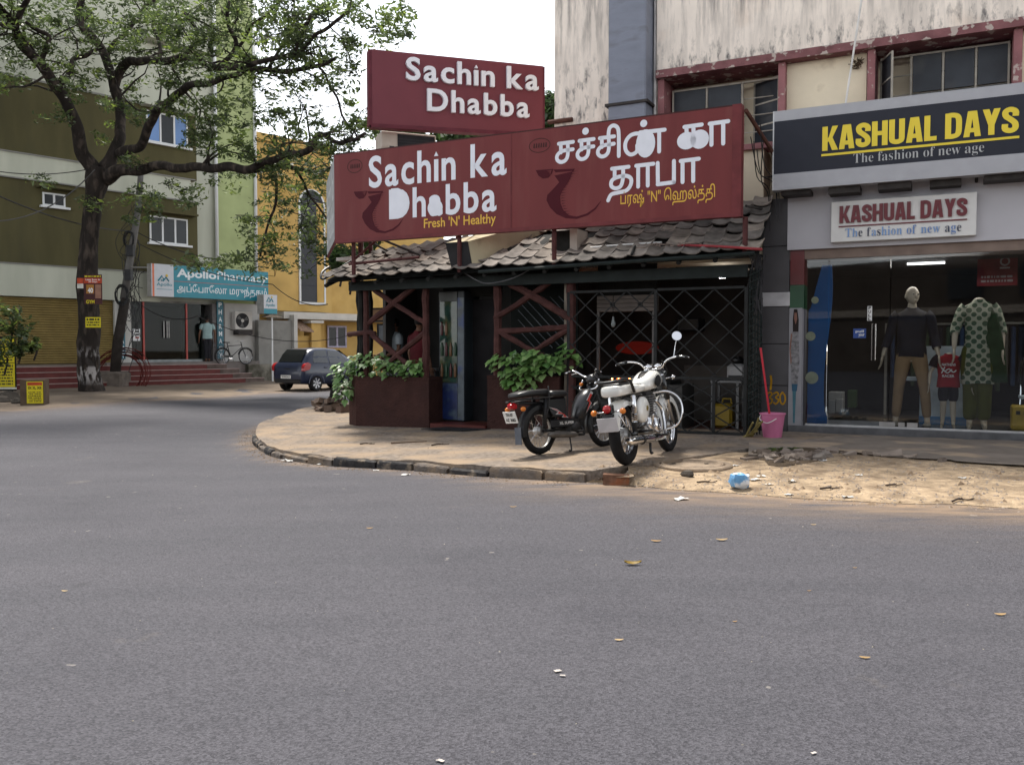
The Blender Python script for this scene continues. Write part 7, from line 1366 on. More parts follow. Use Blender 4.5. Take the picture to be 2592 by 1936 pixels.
# seats
mb = MB(); mb.loft([[(x, w * (abs(cos(a)) ** .6) * (1 if cos(a) > 0 else -1), z + h * (abs(sin(a)) ** .7) * (1 if sin(a) > 0 else -1)) for a in np.linspace(0, 2 * pi, 19)[:-1]] for x, w, z, h in ((.62, .075, .80, .03), (.55, .105, .80, .04), (.40, .13, .79, .045), (.26, .135, .795, .055), (.20, .11, .80, .045))]); st = mb.build('rider_seat', M_wpt, mc, True)
mb = MB(); mb.loft([[(x, w * cos(a), z + .034 * sin(a)) for a in np.linspace(0, pi, 10)] for x, w, z in ((.60, .06, .815), (.5, .09, .815), (.36, .11, .81), (.25, .11, .826))]); mb.build('seat_pad', M_blkp, st, 50)
mb = MB(); mb.loft([[(x, w * (abs(cos(a)) ** .5) * (1 if cos(a) > 0 else -1), z + h * (abs(sin(a)) ** .5) * (1 if sin(a) > 0 else -1)) for a in np.linspace(0, 2 * pi, 19)[:-1]] for x, w, z, h in ((.19, .09, .80, .05), (.16, .115, .80, .062), (-.05, .12, .795, .062), (-.22, .115, .79, .058), (-.25, .09, .79, .05))]); pst = mb.build('pillion_seat', M_wpt, mc, True)
mb = MB(); mb.bbox((-.21, -.10, .845), (.15, .10, .868), .01); mb.build('seat_pad', M_blkp, pst, 50)
tub(mc, 'grab_rail', [(.10, -.135, .76), (.0, -.14, .87), (-.16, -.14, .905), (-.30, -.10, .89), (-.33, 0, .885), (-.30, .10, .89), (-.16, .14, .905), (0, .14, .87), (.10, .135, .76)], .016, M_blkp)
# engine, covers, silencer
mb = MB(); mb.bbox((.46, -.10, .27), (.86, .10, .50), .03); en = mb.build('engine', M_eng, mc, 40)
for i in range(8): z = .505 + i * .026; BX('fin', (.63 - .01 * (i % 2), -.10, z), (.85, .10, z + .012), M_eng, en)
mb = MB(); mb.bbox((.66, -.07, .50), (.82, .07, .76), .015); mb.build('cylinder', M_dkm, en)
for x, z, r, y in ((.76, .36, .105, -.10), (.56, .39, .085, -.10)): mb = MB(); mb.lathe([(0, -.045), (r * .6, -.045), (r * .9, -.032), (r, 0)], 20, axis='y', M=Matrix.Translation((x, y, z))); mb.build('cover', M_chr, en, True)
for s in (-1, 1):
    mb = MB(); mb.loft([[(.33 + .16 * q * cos(a) + .05 * sin(a), s * (.105 + d), .56 + .145 * q * sin(a) - .02 * cos(a)) for a in np.linspace(0, 2 * pi, 19)[:-1]] for q, d in ((.7, -.03), (1, .0), (.92, .035), (.6, .058))]); sb_ = mb.build('side_box', M_wpt, mc, True)
    mb = MB(); mb.loft([[(.36 + .028 * cos(a) * q, s * (.105 + .060 + d), .57 + .034 * sin(a) * q) for a in np.linspace(0, 2 * pi, 7)[:-1]] for q, d in ((1, 0), (.9, .004))]); mb.build('badge', mat('brass_badge', (.30, .22, .05), .3, metal=.6), sb_)
mb = MB(); mb.tube(catmull([(.84, -.09, .64), (.95, -.12, .52), (.90, -.15, .30), (.70, -.17, .235), (.45, -.175, .235)], 5), .021, 10); ex = mb.build('exhaust', M_chr, mc, True)
mb = MB(); P0, P1 = Vector((.47, -.175, .235)), Vector((-.36, -.185, .275)); mb.tube([P0, P0.lerp(P1, .08), P0.lerp(P1, .16), P0.lerp(P1, .84), P0.lerp(P1, .97), P1, P1], [.022, .040, .047, .049, .044, .034, .026], 16, cap=False); mb.build('silencer', M_chr, ex, 60)
mb = MB(); mb.lathe([(0, 0), (.028, 0)], 14, axis='x', M=Matrix.Translation(P1 + Vector((.01, 0, 0)))); mb.build('outlet', M_blkp, ex)
mb = MB(); mb.tube([P0.lerp(P1, .50), P0.lerp(P1, .56)], .053, 14); mb.build('clamp', M_dkm, ex)
BX('battery_case', (.20, -.085, .36), (.50, .085, .74), M_bkp, mc, .02); BX('chain_guard', (.0, .06, .38), (.45, .10, .44), M_bkp, mc, .01); BX('oil_tank', (.86, -.06, .30), (.92, .06, .50), M_dkm, mc, .01)
# tail: lamp, indicators, plain plate
mb = MB(); mb.ball((-.385, 0, .615), (.04, .045, .045), 12); mb.build('tail_lamp', M_rl, mc, True); BX('lamp_bracket', (-.37, -.05, .56), (-.30, .05, .66), M_bkp, mc, .01)
for s in (-1, 1): tub(mc, 'indicator_stalk', [(-.30, 0, .585), (-.34, s * .15, .585)], .008, M_chr, 6, False); mb = MB(); mb.ball((-.355, s * .16, .585), (.035, .032, .032), 12); mb.build('indicator', M_amb, mc, True)
pl = BX('number_plate', (-.006, -.11, -.075), (.006, .11, .075), mat('plain_plate', (.42, .40, .40), .5, .12, 6), mc, .004); pl.matrix_local = TR(-.405, 0, .455, 0, 0, radians(-12)); BX('plate_holder', (-.395, -.06, .40), (-.35, .06, .56), M_bkp, mc)
# front: headlamp, bars, mirror, guard
mb = MB(); mb.lathe([(0, -.10), (.06, -.09), (.085, -.03), (.09, .06), (.094, .08), (.085, .085), (.06, .098), (0, .105)], 18, axis='x', M=Matrix.Translation((1.27, 0, .93))); mb.build('headlamp', M_bkp, mc, True)
hb = bpy.data.objects.new('steering', None); COL.objects.link(hb); hb.parent = mc; hb.matrix_local = TR(1.17, 0, .96, radians(14))
tub(hb, 'handlebar', [(-.16, -.39, .13), (-.10, -.28, .15), (-.01, -.16, .12), (.02, -.08, .04), (.02, .08, .04), (-.01, .16, .12), (-.10, .28, .15), (-.16, .39, .13)], .013, M_chr)
for s in (-1, 1):
    tub(hb, 'grip', [(-.165, s * .41, .128), (-.105, s * .29, .149)], .018, M_blkp, 8, False); tub(hb, 'lever', [(-.02, s * .27, .15), (-.06, s * .34, .135), (-.10, s * .43, .125)], .007, M_chr, 6)
    mb = MB(); mb.lathe([(0, 0), (.045, 0), (.047, .03), (0, .04)], 16, M=Matrix.Translation((-.01, s * .055, .06)) @ Matrix.Rotation(-.5, 4, 'Y')); mb.build('dial', M_chr, hb, True)
    tub(hb, 'indicator_stalk', [(.08, 0, -.10), (.07, s * .19, -.08)], .008, M_chr, 6, False); mb = MB(); mb.ball((.06, s * .21, -.08), (.04, .03, .03), 10); mb.build('indicator', M_chr, hb, True)
tub(hb, 'mirror_stem', [(-.06, -.25, .15), (-.03, -.27, .24), (-.03, -.30, .34)], .006, M_chr, 6)
mb = MB(); mb.lathe([(0, .02), (.045, .014), (.060, 0), (.058, -.006)], 20, axis='x', M=Matrix.Translation((-.03, -.31, .39)) @ Matrix.Rotation(radians(14), 4, 'Z') @ Matrix.Rotation(radians(17), 4, 'Y')); mr_ = mb.build('mirror', M_chr, hb, True)
mb = MB(); mb.lathe([(0, -.004), (.056, -.004)], 20, axis='x', M=Matrix.Translation((-.03, -.31, .39)) @ Matrix.Rotation(radians(14), 4, 'Z') @ Matrix.Rotation(radians(17), 4, 'Y')); mb.build('glass', mat('mirror_glass', (.9, .9, .92), .02, 0, metal=1), mr_)
for s in (-1, 1): tub(mc, 'crash_guard', [(.92, s * .02, .72), (1.0, s * .20, .72), (1.02, s * .32, .62), (1.0, s * .34, .46), (.96, s * .26, .32), (.90, s * .05, .28)], .013, M_chr)
tub(mc, 'footrest', [(.55, -.10, .26), (.55, -.30, .26)], .016, M_blkp, 8, False); tub(mc, 'footrest', [(.2, -.10, .33), (.18, -.26, .34)], .014, M_blkp, 8, False); tub(mc, 'kick_lever', [(.50, -.15, .36), (.40, -.19, .42), (.38, -.22, .50)], .011, M_chr, 6)
tub(mc, 'side_stand', [(.62, .08, .26), (.55, .26, .02)], .012, M_bkp, 6, False); tub(mc, 'centre_stand', [(.42, -.14, .26), (.30, -.17, .10), (.28, -.20, .09)], .014, M_bkp, 6); tub(mc, 'cables', [(1.15, -.12, 1.08), (1.25, -.13, .95), (1.12, -.05, .8), (.8, -.05, .7)], .007, M_blkp, 5)
# ---- black moped
a = hit(1367, 1151); a.z += .003; MM = Matrix.Translation(a) @ Matrix.Rotation(radians(44), 4, 'Z') @ Matrix.Rotation(radians(-5), 4, 'X')
mo = thing('moped', 'black moped with red lightning flashes and a long rear carrier seat beside the white motorcycle', 'moped', MM)
R = .275; WB = 1.17; wheel(mo, 0, R, .043, mat('pale_rim', (.45, .44, .42), .35, metal=.6), M_tyre, .065, 20); wheel(mo, WB, R, .04, mat('pale_rim', 0), M_tyre, .05, 20)
fender(mo, 0, R, .318, .12, radians(25), radians(190), M_blkp, drop=.06); fender(mo, WB, R, .312, .11, radians(20), radians(195), M_blkp, drop=.05)
BX('mud_flap', (-.345, -.05, .14), (-.335, .05, .34), mat('grey_flap', (.10, .11, .13), .7), mo)
tub(mo, 'frame', [(.98, 0, .78), (.90, 0, .52), (.74, 0, .36), (.5, 0, .30), (.25, 0, .40), (.1, 0, .60)], .03, M_blkp); tub(mo, 'frame', [(.1, 0, .60), (-.3, 0, .62)], .02, M_blkp, sm_=False)
for s in (-1, 1):
    tub(mo, 'fork', [(.99, s * .055, .80), (WB, s * .06, R)], .02, M_dkm, 8, False); tub(mo, 'swing_arm', [(.4, s * .06, .28), (0, s * .075, R)], .018, M_dkm, 6, False); sh = tub(mo, 'shock_absorber', [(.0, s * .10, R + .02), (.05, s * .10, .66)], .026, M_blkp, 8, False); coil(sh, (.005, s * .10, R + .06), (.04, s * .10, .56), .03, M_dkm, 9)
# front apron / tank with flash
mb = MB(); mb.loft([[(x + dx * cos(a), w * (abs(cos(a - pi / 2)) ** 1) * (1 if sin(a) > 0 else -1), z) for a in np.linspace(0, 2 * pi, 17)[:-1]] for x, dx, w, z in ((.70, .05, .05, .33), (.72, .10, .09, .42), (.78, .11, .115, .55), (.84, .09, .115, .66), (.90, .06, .08, .74))]); bd = mb.build('body_cover', mat('moped_black', (.012, .012, .014), .3, .1, 8, coat=.3), mo, True)
M_fl = mat('flash_red', (.50, .03, .02), .35); M_fw = mat('flash_silver', (.45, .44, .44), .4)
def flash(pts, y, m, par, d=.0015): mb = MB(); mb.add([(p[0], y, p[1]) for p in pts] + [(p[0], y + d, p[1]) for p in pts], [tuple(range(len(pts))), tuple(range(2 * len(pts) - 1, len(pts) - 1, -1))]); return mb.build('flash_decal', m, par)
zz_ = [(.83, .69), (.76, .60), (.80, .58), (.745, .47), (.83, .57), (.80, .60), (.86, .67)]
flash([(.795 + (p[0] - .795) * 1.35, .58 + (p[1] - .58) * 1.25) for p in zz_], -.1215, M_fw, mo); flash(zz_, -.1235, M_fl, mo)
mb = MB(); mb.loft([[(x, -.085 + dy, z) for x, z in ((.10, .54 + dz), (.36, .44 - dz * .2), (.40, .40 - dz), (.16, .44 - dz))] for dy, dz in ((0, 0), (-.02, -.01))]); sp_ = mb.build('side_panel', mat('moped_black', 0), mo); 
flash([(.09, .55), (.22, .525), (.42, .41), (.30, .42), (.34, .455), (.19, .46), (.24, .49)], -.1085, M_fw, mo); flash([(.13, .54), (.22, .515), (.39, .415), (.32, .425), (.35, .455), (.23, .468), (.26, .49)], -.1105, M_fl, mo)
BX('under_seat_box', (.08, -.06, .42), (.46, .06, .66), M_blkp, mo, .02); BX('chain_cover', (.12, -.10, .30), (.62, -.075, .40), mat('moped_black', 0), mo, .012)
t_ = text('XL SUPER', .26, .52, .335, .368, -.1025, M_white, mo, .03)
mb = MB(); mb.bbox((.42, -.10, .20), (.66, .08, .36), .03); eg = mb.build('engine', M_dkm, mo, 40); mb = MB(); mb.lathe([(0, -.03), (.06, -.03), (.075, 0)], 16, axis='y', M=Matrix.Translation((.55, -.10, .28))); mb.build('cover', M_dkm, eg, True)
for i in range(6): BX('fin', (.62 + i * .02, -.08, .24), (.63 + i * .02, .08, .38), M_dkm, eg)
ex = tub(mo, 'exhaust', [(.68, -.06, .30), (.66, -.13, .20), (.50, -.14, .20)], .017, M_dkm, 8); mb = MB(); mb.tube([(.52, -.14, .20), (.46, -.14, .205), (.10, -.14, .225), (.02, -.14, .23)], [.02, .036, .038, .022], 12); mb.build('silencer', mat('dull_silencer', (.13, .12, .11), .5, .3, 8, metal=.5), ex, True)
mb = MB(); mb.loft([[(x, w * (abs(cos(a)) ** .6) * (1 if cos(a) > 0 else -1), z + h * (abs(sin(a)) ** .7) * (1 if sin(a) > 0 else -1)) for a in np.linspace(0, 2 * pi, 17)[:-1]] for x, w, z, h in ((.48, .06, .70, .025), (.42, .10, .705, .04), (.2, .115, .705, .045), (.14, .10, .70, .038))]); mb.build('rider_seat', mat('black_vinyl', (.013, .013, .014), .4, .1, 10), mo, True)
mb = MB(); mb.loft([[(x, w * (abs(cos(a)) ** .5) * (1 if cos(a) > 0 else -1), z + h * (abs(sin(a)) ** .6) * (1 if sin(a) > 0 else -1)) for a in np.linspace(0, 2 * pi, 17)[:-1]] for x, w, z, h in ((.13, .10, .725, .032), (.08, .125, .73, .04), (-.22, .13, .725, .038), (-.36, .11, .71, .03), (-.40, .07, .70, .02))]); mb.build('carrier_seat', mat('black_vinyl', 0), mo, True)
for s in (-1, 1): tub(mo, 'carrier_rail', [(.14, s * .135, .67), (-.15, s * .14, .66), (-.38, s * .12, .64), (-.44, s * .02, .63)], .010, M_dkm, 6); tub(mo, 'carrier_stay', [(.07, s * .135, .80), (.06, s * .14, .60), (.0, s * .11, .40)], .010, M_dkm, 6)
mb = MB(); mb.bbox((-.46, -.05, .545), (-.36, .05, .625), .02); mb.build('tail_lamp', M_rl, mo, 40)
for s in (-1, 1): mb = MB(); mb.ball((-.36, s * .13, .55), (.035, .03, .028), 10); mb.build('indicator', M_amb, mo, True)
npl = bpy.data.objects.new('number_plate', None); COL.objects.link(npl); npl.parent = mo; npl.matrix_local = TR(-.45, 0, .46, radians(-90), radians(20)) @ Matrix.Rotation(0, 4, 'Z'); BX('plate', (-.10, .0, -.07), (.10, .008, .07), mat('plate_white', (.62, .62, .60), .45), npl); text('TN 07', -.055, .055, .012, .052, -.003, M_blk, npl, .03); text('AZ 3062', -.08, .08, -.05, -.01, -.003, M_blk, npl, .03)
hb = bpy.data.objects.new('steering', None); COL.objects.link(hb); hb.parent = mo; hb.matrix_local = TR(.97, 0, .84, radians(-10))
tub(hb, 'handlebar', [(-.14, -.30, .12), (-.06, -.22, .14), (.0, -.08, .06), (.0, .08, .06), (-.06, .22, .14), (-.14, .30, .12)], .012, M_chr)
for s in (-1, 1): tub(hb, 'grip', [(-.145, s * .32, .119), (-.075, s * .235, .138)], .017, M_blkp, 8, False); tub(hb, 'lever', [(.0, s * .2, .12), (-.05, s * .30, .10)], .006, M_chr, 5, False)
tub(hb, 'guard_hoop', [(.02, -.16, .02), (-.02, -.17, -.06), (-.05, -.13, -.10), (-.05, .13, -.10), (-.02, .17, -.06), (.02, .16, .02)], .012, M_chr); mb = MB(); mb.lathe([(0, -.08), (.06, -.06), (.08, .03), (.07, .05), (0, .06)], 14, axis='x', M=Matrix.Translation((.05, 0, .02))); mb.build('headlamp', mat('moped_black', 0), hb, True)
for s in (-1, 1): mb = MB(); mb.ball((-.02, s * .15, -.03), (.03, .025, .025), 8); mb.build('indicator', M_amb if s > 0 else M_chr, hb, True)
tub(mo, 'stand', [(.42, .10, .22), (.36, .20, .02)], .011, M_dkm, 6, False); tub(mo, 'stand', [(.42, -.10, .22), (.40, -.14, .03), (.35, -.15, .02)], .011, M_dkm, 6); tub(mo, 'cables', [(.92, -.1, .92), (1.06, -.08, .80), (.95, -.05, .6), (.7, -.06, .4)], .007, M_blkp, 5); tub(mo, 'footboard', [(.55, -.22, .24), (.55, .22, .24)], .014, M_dkm, 6, False)

# ---- dark blue hatchback
A = pg(799, 990); hd_ = radians(58); f_ = Vector((cos(hd_), sin(hd_), 0)); l_ = Vector((-sin(hd_), cos(hd_), 0)); org = A - f_ * .62 + l_ * .72
car = thing('parked_car', 'dark blue small hatchback parked beside the yellow house, seen from its rear right corner', 'car', Matrix.Translation(org) @ Matrix.Rotation(hd_, 4, 'Z'))
M_car = mat('car_blue', (.014, .020, .044), .3, .03, 2, spec=.4, coat=.25); M_cgl = mat('car_glass', (.012, .014, .016), .05, .2, 1, spec=.9)
# station: x, bottom z, waist half width, belt z, roof z, roof half width
ST = [(.00, .34, .60, .62, .72, .50), (.04, .28, .70, .84, .93, .54), (.14, .25, .755, .93, 1.00, .56), (.30, .24, .775, .95, 1.24, .56), (.50, .23, .785, .95, 1.43, .57), (.80, .22, .79, .94, 1.49, .575), (1.3, .22, .79, .92, 1.505, .58), (1.8, .22, .79, .90, 1.47, .575), (2.15, .22, .785, .89, 1.30, .585), (2.55, .22, .78, .88, 1.04, .62), (2.75, .22, .775, .87, .93, .64), (3.1, .23, .76, .82, .87, .60), (3.36, .26, .70, .72, .76, .50), (3.46, .32, .58, .60, .62, .42)]
def half(s):
    x, b, w, belt, rz, rw = s; k = rz - belt
    return [(0, b), (w * .80, b), (w * .97, b + .10), (w, (b + belt) / 2), (w * .985, belt - .05), (w * .95, belt), (w * .95 - (w * .95 - rw) * .55, belt + k * .55), (rw + .03, belt + k * .86), (rw * .85, rz - .015 * (k > .2)), (0, rz)]
mb = MB(); rings = []
for s in ST: h = half(s); rings.append([(s[0], -y, z) for y, z in h] + [(s[0], y, z) for y, z in h[-2:0:-1]])
mb.loft(rings); body = mb.build('body', M_car, car, 58)
def cpt(i, j, off_=.006, sgn=-1): h = half(ST[i])[j]; return Vector((ST[i][0], sgn * (h[0] + off_), h[1] + off_ * .4))
def cpanel(name, pts, m, par=car, th=.012): mb = MB(); c = sum((Vector(p) for p in pts), Vector()) / len(pts); mb.add(pts, [tuple(range(len(pts)))]); return mb.build(name, m, par, norm=True)
for sg_ in (-1, 1):
    def q(x, t): # point on the side glass at station x, t 0 belt..1 roof
        i = max(k for k in range(len(ST)) if ST[k][0] <= x); i = min(i, len(ST) - 2); u = (x - ST[i][0]) / (ST[i + 1][0] - ST[i][0]); s = [a + (b - a) * u for a, b in zip(ST[i], ST[i + 1])]; w5 = s[2] * .95; w7 = s[5] + .03; kk = s[4] - s[3]; zt = s[3] + kk * .86; mid = w5 - (w5 - s[5]) * .55
        return Vector((x, sg_ * ((w5 + (mid - w5) * min(1, t / .55) if t < .55 else mid + (w7 - mid) * (t - .55) / .45) + .008), s[3] + .02 + (zt - s[3] - .02) * t))
    for xs_ in ((.50, .62, .85, 1.22), (1.30, 1.5, 1.8, 2.05, 2.35)):
        lo = [q(x, .04) for x in xs_]; mi_ = [q(x, .5) for x in (xs_ if xs_[0] > 1 else (.56, .66, .85, 1.22))]; hi = [q(x, .98) for x in (xs_[:-1] + (xs_[-1] - .10,) if xs_[0] > 1 else (.66, .72, .9, 1.22))]
        if xs_[0] > 1: hi = [q(x, .96) for x in (1.30, 1.45, 1.65, 1.85, 1.98)]; mi_ = [q(x, .5) for x in (1.30, 1.48, 1.72, 1.95, 2.17)]
        mb = MB(); n = len(lo); mb.add(lo + mi_ + hi, [(k * n + i, k * n + i + 1, k * n + n + i + 1, k * n + n + i) for k in (0, 1) for i in range(n - 1)]); mb.build('side_window', M_cgl, car, True)
    for x in (1.26, 2.42): mb = MB(); mb.tube([q(x, .0) + Vector((0, sg_ * .003, 0)), Vector((x, sg_ * .797, .55)), Vector((x - .03, sg_ * .775, .30))], .004, 4); mb.build('door_seam', M_blkp, car)
    for x in (.98, 1.75): BX('door_handle', (x, sg_ * .795 - .012, .80), (x + .14, sg_ * .795 + .012, .83), M_car, car, .004)
    mb = MB(); mb.loft([[(x, sg_ * (y + dy), z) for x, z in ((0.02 + (0 if dy < .02 else .02), .70), (.30, .76), (.36, .93), (.24, .99), (.10, .95), (.02, .85))] for y, dy in ((.66, 0), (.755, .028))]); mb.build('tail_lamp', mat('car_tail_red', (.30, .010, .014), .15, 0, spec=.6), car, 50)
    mb = MB(); mb.lathe([(.335, 0), (.375, .0), (.375, -.03 * sg_), (.335, -.03 * sg_)], 20, axis='y', a0=0, a1=pi, M=Matrix.Translation((.62, sg_ * .785, .28))); mb.build('arch_lip', M_car, car)
    mb = MB(); mb.ball((2.28, sg_ * .86, .98), (.06, .09, .06), 10); mb.build('wing_mirror', M_car, car, True)
for x in (.62, 2.92):
    for sg_ in (-1, 1):
        w = bpy.data.objects.new('wheel', None); COL.objects.link(w); w.parent = car; w.location = (x, sg_ * .70, .28); s_ = sg_
        mb = MB(); mb.lathe([(.19, -.085), (.26, -.085), (.28, -.06), (.28, .06), (.26, .085), (.19, .085)], 28, axis='y'); mb.build('tyre', M_tyre, w, 40)
        mb = MB(); mb.lathe([(.20, .09 * s_), (.185, .075 * s_), (.17, .05 * s_), (0, .05 * s_)], 24, axis='y'); mb.build('rim', mat('wheel_dark', (.05, .05, .052), .4), w)
        for k in range(7): a_ = 2 * pi * k / 7; mb = MB(); mb.add([(r * cos(a_ + t), .086 * s_ - (.0 if r > .1 else .01 * s_), r * sin(a_ + t)) for r, t in ((.04, -.5), (.185, -.17), (.185, .17), (.04, .5))], [(0, 1, 2, 3)]); mb.build('spoke', mat('wheel_silver', (.34, .34, .35), .35, metal=.6), w)
        mb = MB(); mb.lathe([(0, .098 * s_), (.045, .09 * s_), (.05, .08 * s_)], 12, axis='y'); mb.build('hub_cap', mat('wheel_silver', 0), w, True)
        mb = MB(); mb.lathe([(0, 0), (.33, 0), (.33, .2), (0, .2)], 20, axis='y', M=Matrix.Translation((0, -.1 - .0, .02))); mb.build('wheel_well', M_blkp, w) if False else None
rw = [(.15, -.50, 1.02), (.15, .50, 1.02), (.33, .49, 1.27), (.46, .46, 1.385), (.46, -.46, 1.385), (.33, -.49, 1.27)]; mb = MB(); mb.add([(.135, -.55, 1.0), (.135, .55, 1.0), (.30, .53, 1.255), (.30, -.53, 1.255), (.475, .49, 1.43), (.475, -.49, 1.43)], [(0, 1, 2, 3), (3, 2, 4, 5)]); mb.v = [(x - .012, y, z + .008) for x, y, z in mb.v]; mb.build('rear_window', M_cgl, car)
mb = MB(); mb.add([(2.0, -.52, 1.40), (2.0, .52, 1.40), (2.66, .58, .985), (2.66, -.58, .985)], [(0, 1, 2, 3)]); mb.v = [(x + .01, y, z + .015) for x, y, z in mb.v]; mb.build('windscreen', M_cgl, car)
npl = bpy.data.objects.new('number_plate', None); COL.objects.link(npl); npl.parent = car; npl.matrix_local = TR(-.025, .05, .50, radians(-90)); BX('plate', (-.24, 0, -.055), (.24, .012, .055), mat('plate_white', 0), npl); text('TN 09 BZ 4117', -.20, .20, -.03, .03, -.003, M_blk, npl, .03)
BX('bumper', (-.03, -.60, .28), (.06, .60, .42), M_blkp, car, .02); BX('hatch_handle', (-.005, -.12, .76), (.03, .12, .79), M_blkp, car); mb = MB(); mb.lathe([(0, -.004), (.05, 0)], 14, axis='x', M=Matrix.Translation((.035, 0, .87)) @ Matrix.Diagonal((1, 1.3, .8, 1))); mb.build('badge', M_chr, car)
mb = MB(); mb.loft([[(.40, y, 1.44 + .03 * (1 - (y / .5) ** 2)) for y in np.linspace(-.5, .5, 7)], [(.52, y, 1.475 + .02 * (1 - (y / .5) ** 2)) for y in np.linspace(-.5, .5, 7)]], cap=False); mb.build('roof_spoiler', M_car, car) if False else None

# ---- old black bicycle on the pharmacy landing
wl, wr_ = FL.loc(563, 889, 1.05), FL.loc(622, 891, 1.05); Rb = .355; zb = .622
bc = thing('bicycle', 'old black roadster bicycle parked against the wall beside the pharmacy', 'bicycle', at(FL, (wl[0] + wr_[0]) / 2, 1.05, zb)); hw = (wr_[0] - wl[0]) / 2
M_bik = mat('bicycle_black', (.015, .015, .015), .4); wheel(bc, -hw, Rb, .022, M_chr, M_tyre, .035, 20); wheel(bc, hw, Rb, .022, M_chr, M_tyre, .03, 20)
s = .9
for pts in ([(-.18, 0, Rb * .85), (-.34, 0, .92)], [(-.30, 0, .80), (hw - .22, 0, .84)], [(-.18, 0, Rb * .85), (hw - .20, 0, .74)], [(-hw, 0, Rb), (-.18, 0, Rb * .85)], [(-hw, 0, Rb), (-.30, 0, .80)], [(hw, 0, Rb), (hw - .17, 0, .72), (hw - .24, 0, .98)]): tub(bc, 'frame_tube', pts, .018, M_bik, 6, False)
tub(bc, 'handlebar', [(hw - .36, .22, 1.0), (hw - .22, .20, 1.02), (hw - .20, 0, 1.0), (hw - .22, -.20, 1.02), (hw - .36, -.22, 1.0)], .014, M_chr, 6); mb = MB(); mb.loft([[(-.50, -.08, .98), (-.50, .08, .98), (-.50, .07, .93), (-.50, -.07, .93)], [(-.22, -.025, .97), (-.22, .025, .97), (-.22, .02, .93), (-.22, -.02, .93)]]); mb.build('saddle', M_bik, bc)
tub(bc, 'carrier', [(-.32, 0, .78), (-.62, .07, .79), (-.9, .07, .78), (-.9, -.07, .78), (-.62, -.07, .79), (-.32, 0, .78)], .010, M_bik, 5); fender(bc, -hw, Rb, Rb + .03, .06, radians(0), radians(200), M_bik, drop=.02); fender(bc, hw, Rb, Rb + .03, .06, radians(30), radians(170), M_bik, drop=.02)
mb = MB(); mb.lathe([(.09, -.05), (.10, -.04), (.10, -.03), (.0, -.03)], 16, axis='y', M=Matrix.Translation((-.18, 0, Rb * .85))); mb.build('chain_wheel', M_chr, bc); BX('chain_case', (-hw, -.06, Rb - .05), (-.12, -.045, Rb + .05), M_bik, bc, .02); tub(bc, 'crank', [(-.18, -.08, Rb * .85), (-.10, -.09, Rb * .85 - .15)], .01, M_chr, 5, False); tub(bc, 'stand', [(-hw, .05, Rb), (-hw + .12, .12, .01)], .01, M_bik, 5, False)
# ------------------------------------------------------------------ bucket, manhole, rubble and litter
p = pg(1955, 1106, gp); bk = thing('bucket', 'pink plastic bucket holding a red mop stick beside the grey shop pillar', 'bucket', Matrix.Translation((p.x, p.y, .15))); M_pink = mat('pink_plastic', (.50, .15, .27), .4, .06); kb = p.y / FPX
mb = MB(); h = .33; mb.lathe([(0, 0), (.115, 0), (.12, .01), (.158, h - .02), (.172, h - .015), (.172, h), (.155, h), (.115, .02), (0, .02)], 22); mb.build('shell', M_pink, bk, 40); mb = MB(); mb.tube(catmull([(-.16, .0, h - .02), (-.19, -.08, h - .08), (-.12, -.17, h - .12), (-.0, -.175, h - .06)], 5), .006, 5); mb.build('handle', mat('white_pvc', 0), bk)
o = thing('mop_stick', 'red mop stick leaning in the pink bucket', 'mop', Matrix.Translation((p.x, p.y, .15))); q0, q1 = Vector((.0, 0, .03)), py(1926, 886, p.y - .02) - Vector((p.x, p.y, .15)); mb = MB(); mb.tube([q0, q1], .014, 8); mb.build('stick', mat('red_stick', (.42, .02, .035), .4), o); mb = MB(); mb.tube([q1, q1 + (q1 - q0).normalized() * .03], .017, 8); mb.build('cap', mat('red_stick', 0), o)
for i in range(5):
    mb = MB(); mb.tube([(0, 0, 0), (rnd.uniform(-.1, .15), rnd.uniform(-.3, -.1), rnd.uniform(.05, .3))], .014, 5); o = mb.build('bamboo_stick', mat('dry_bamboo', (.20, .16, .06), .7, .2, 6)); o.location = Vector((p.x - .26 - .03 * i, p.y + .03, .155)); tag(o, 'dry yellowish stick in the small heap by the pink bucket', 'stick', 'sticks in the heap by the bucket')
# manhole ring
c = hit(1752, 1178); c.z -= .022; mh = thing('manhole_cover', 'round concrete manhole cover with raised ring set in the pavement by the motorcycle', 'manhole', Matrix.Translation(c)); M_mh = mat('manhole_concrete', (.29, .225, .165), .9, .2, 5, .6, 30, col2=(.20, .155, .115), c2=(.5, .65), c2scale=4)
mb = MB(); mb.lathe([(.34, 0), (.34, .038), (.33, .05), (.315, .048), (.305, .03), (.295, .022), (0, .026)], 36); mb.build('cover', M_mh, mh, 35); mb = MB(); mb.lathe([(.43, 0), (.43, .035), (.415, .047), (.36, .047), (.352, .036), (.352, 0)], 36); mb.build('ring', M_mh, mh, 35)
for a in (.6, 2.5, 4.4): mb = MB(); mb.box((.22 * cos(a) - .02, .22 * sin(a) - .02, .0255), (.22 * cos(a) + .02, .22 * sin(a) + .02, .029)); mb.build('lifting_hole', M_soot, mh)
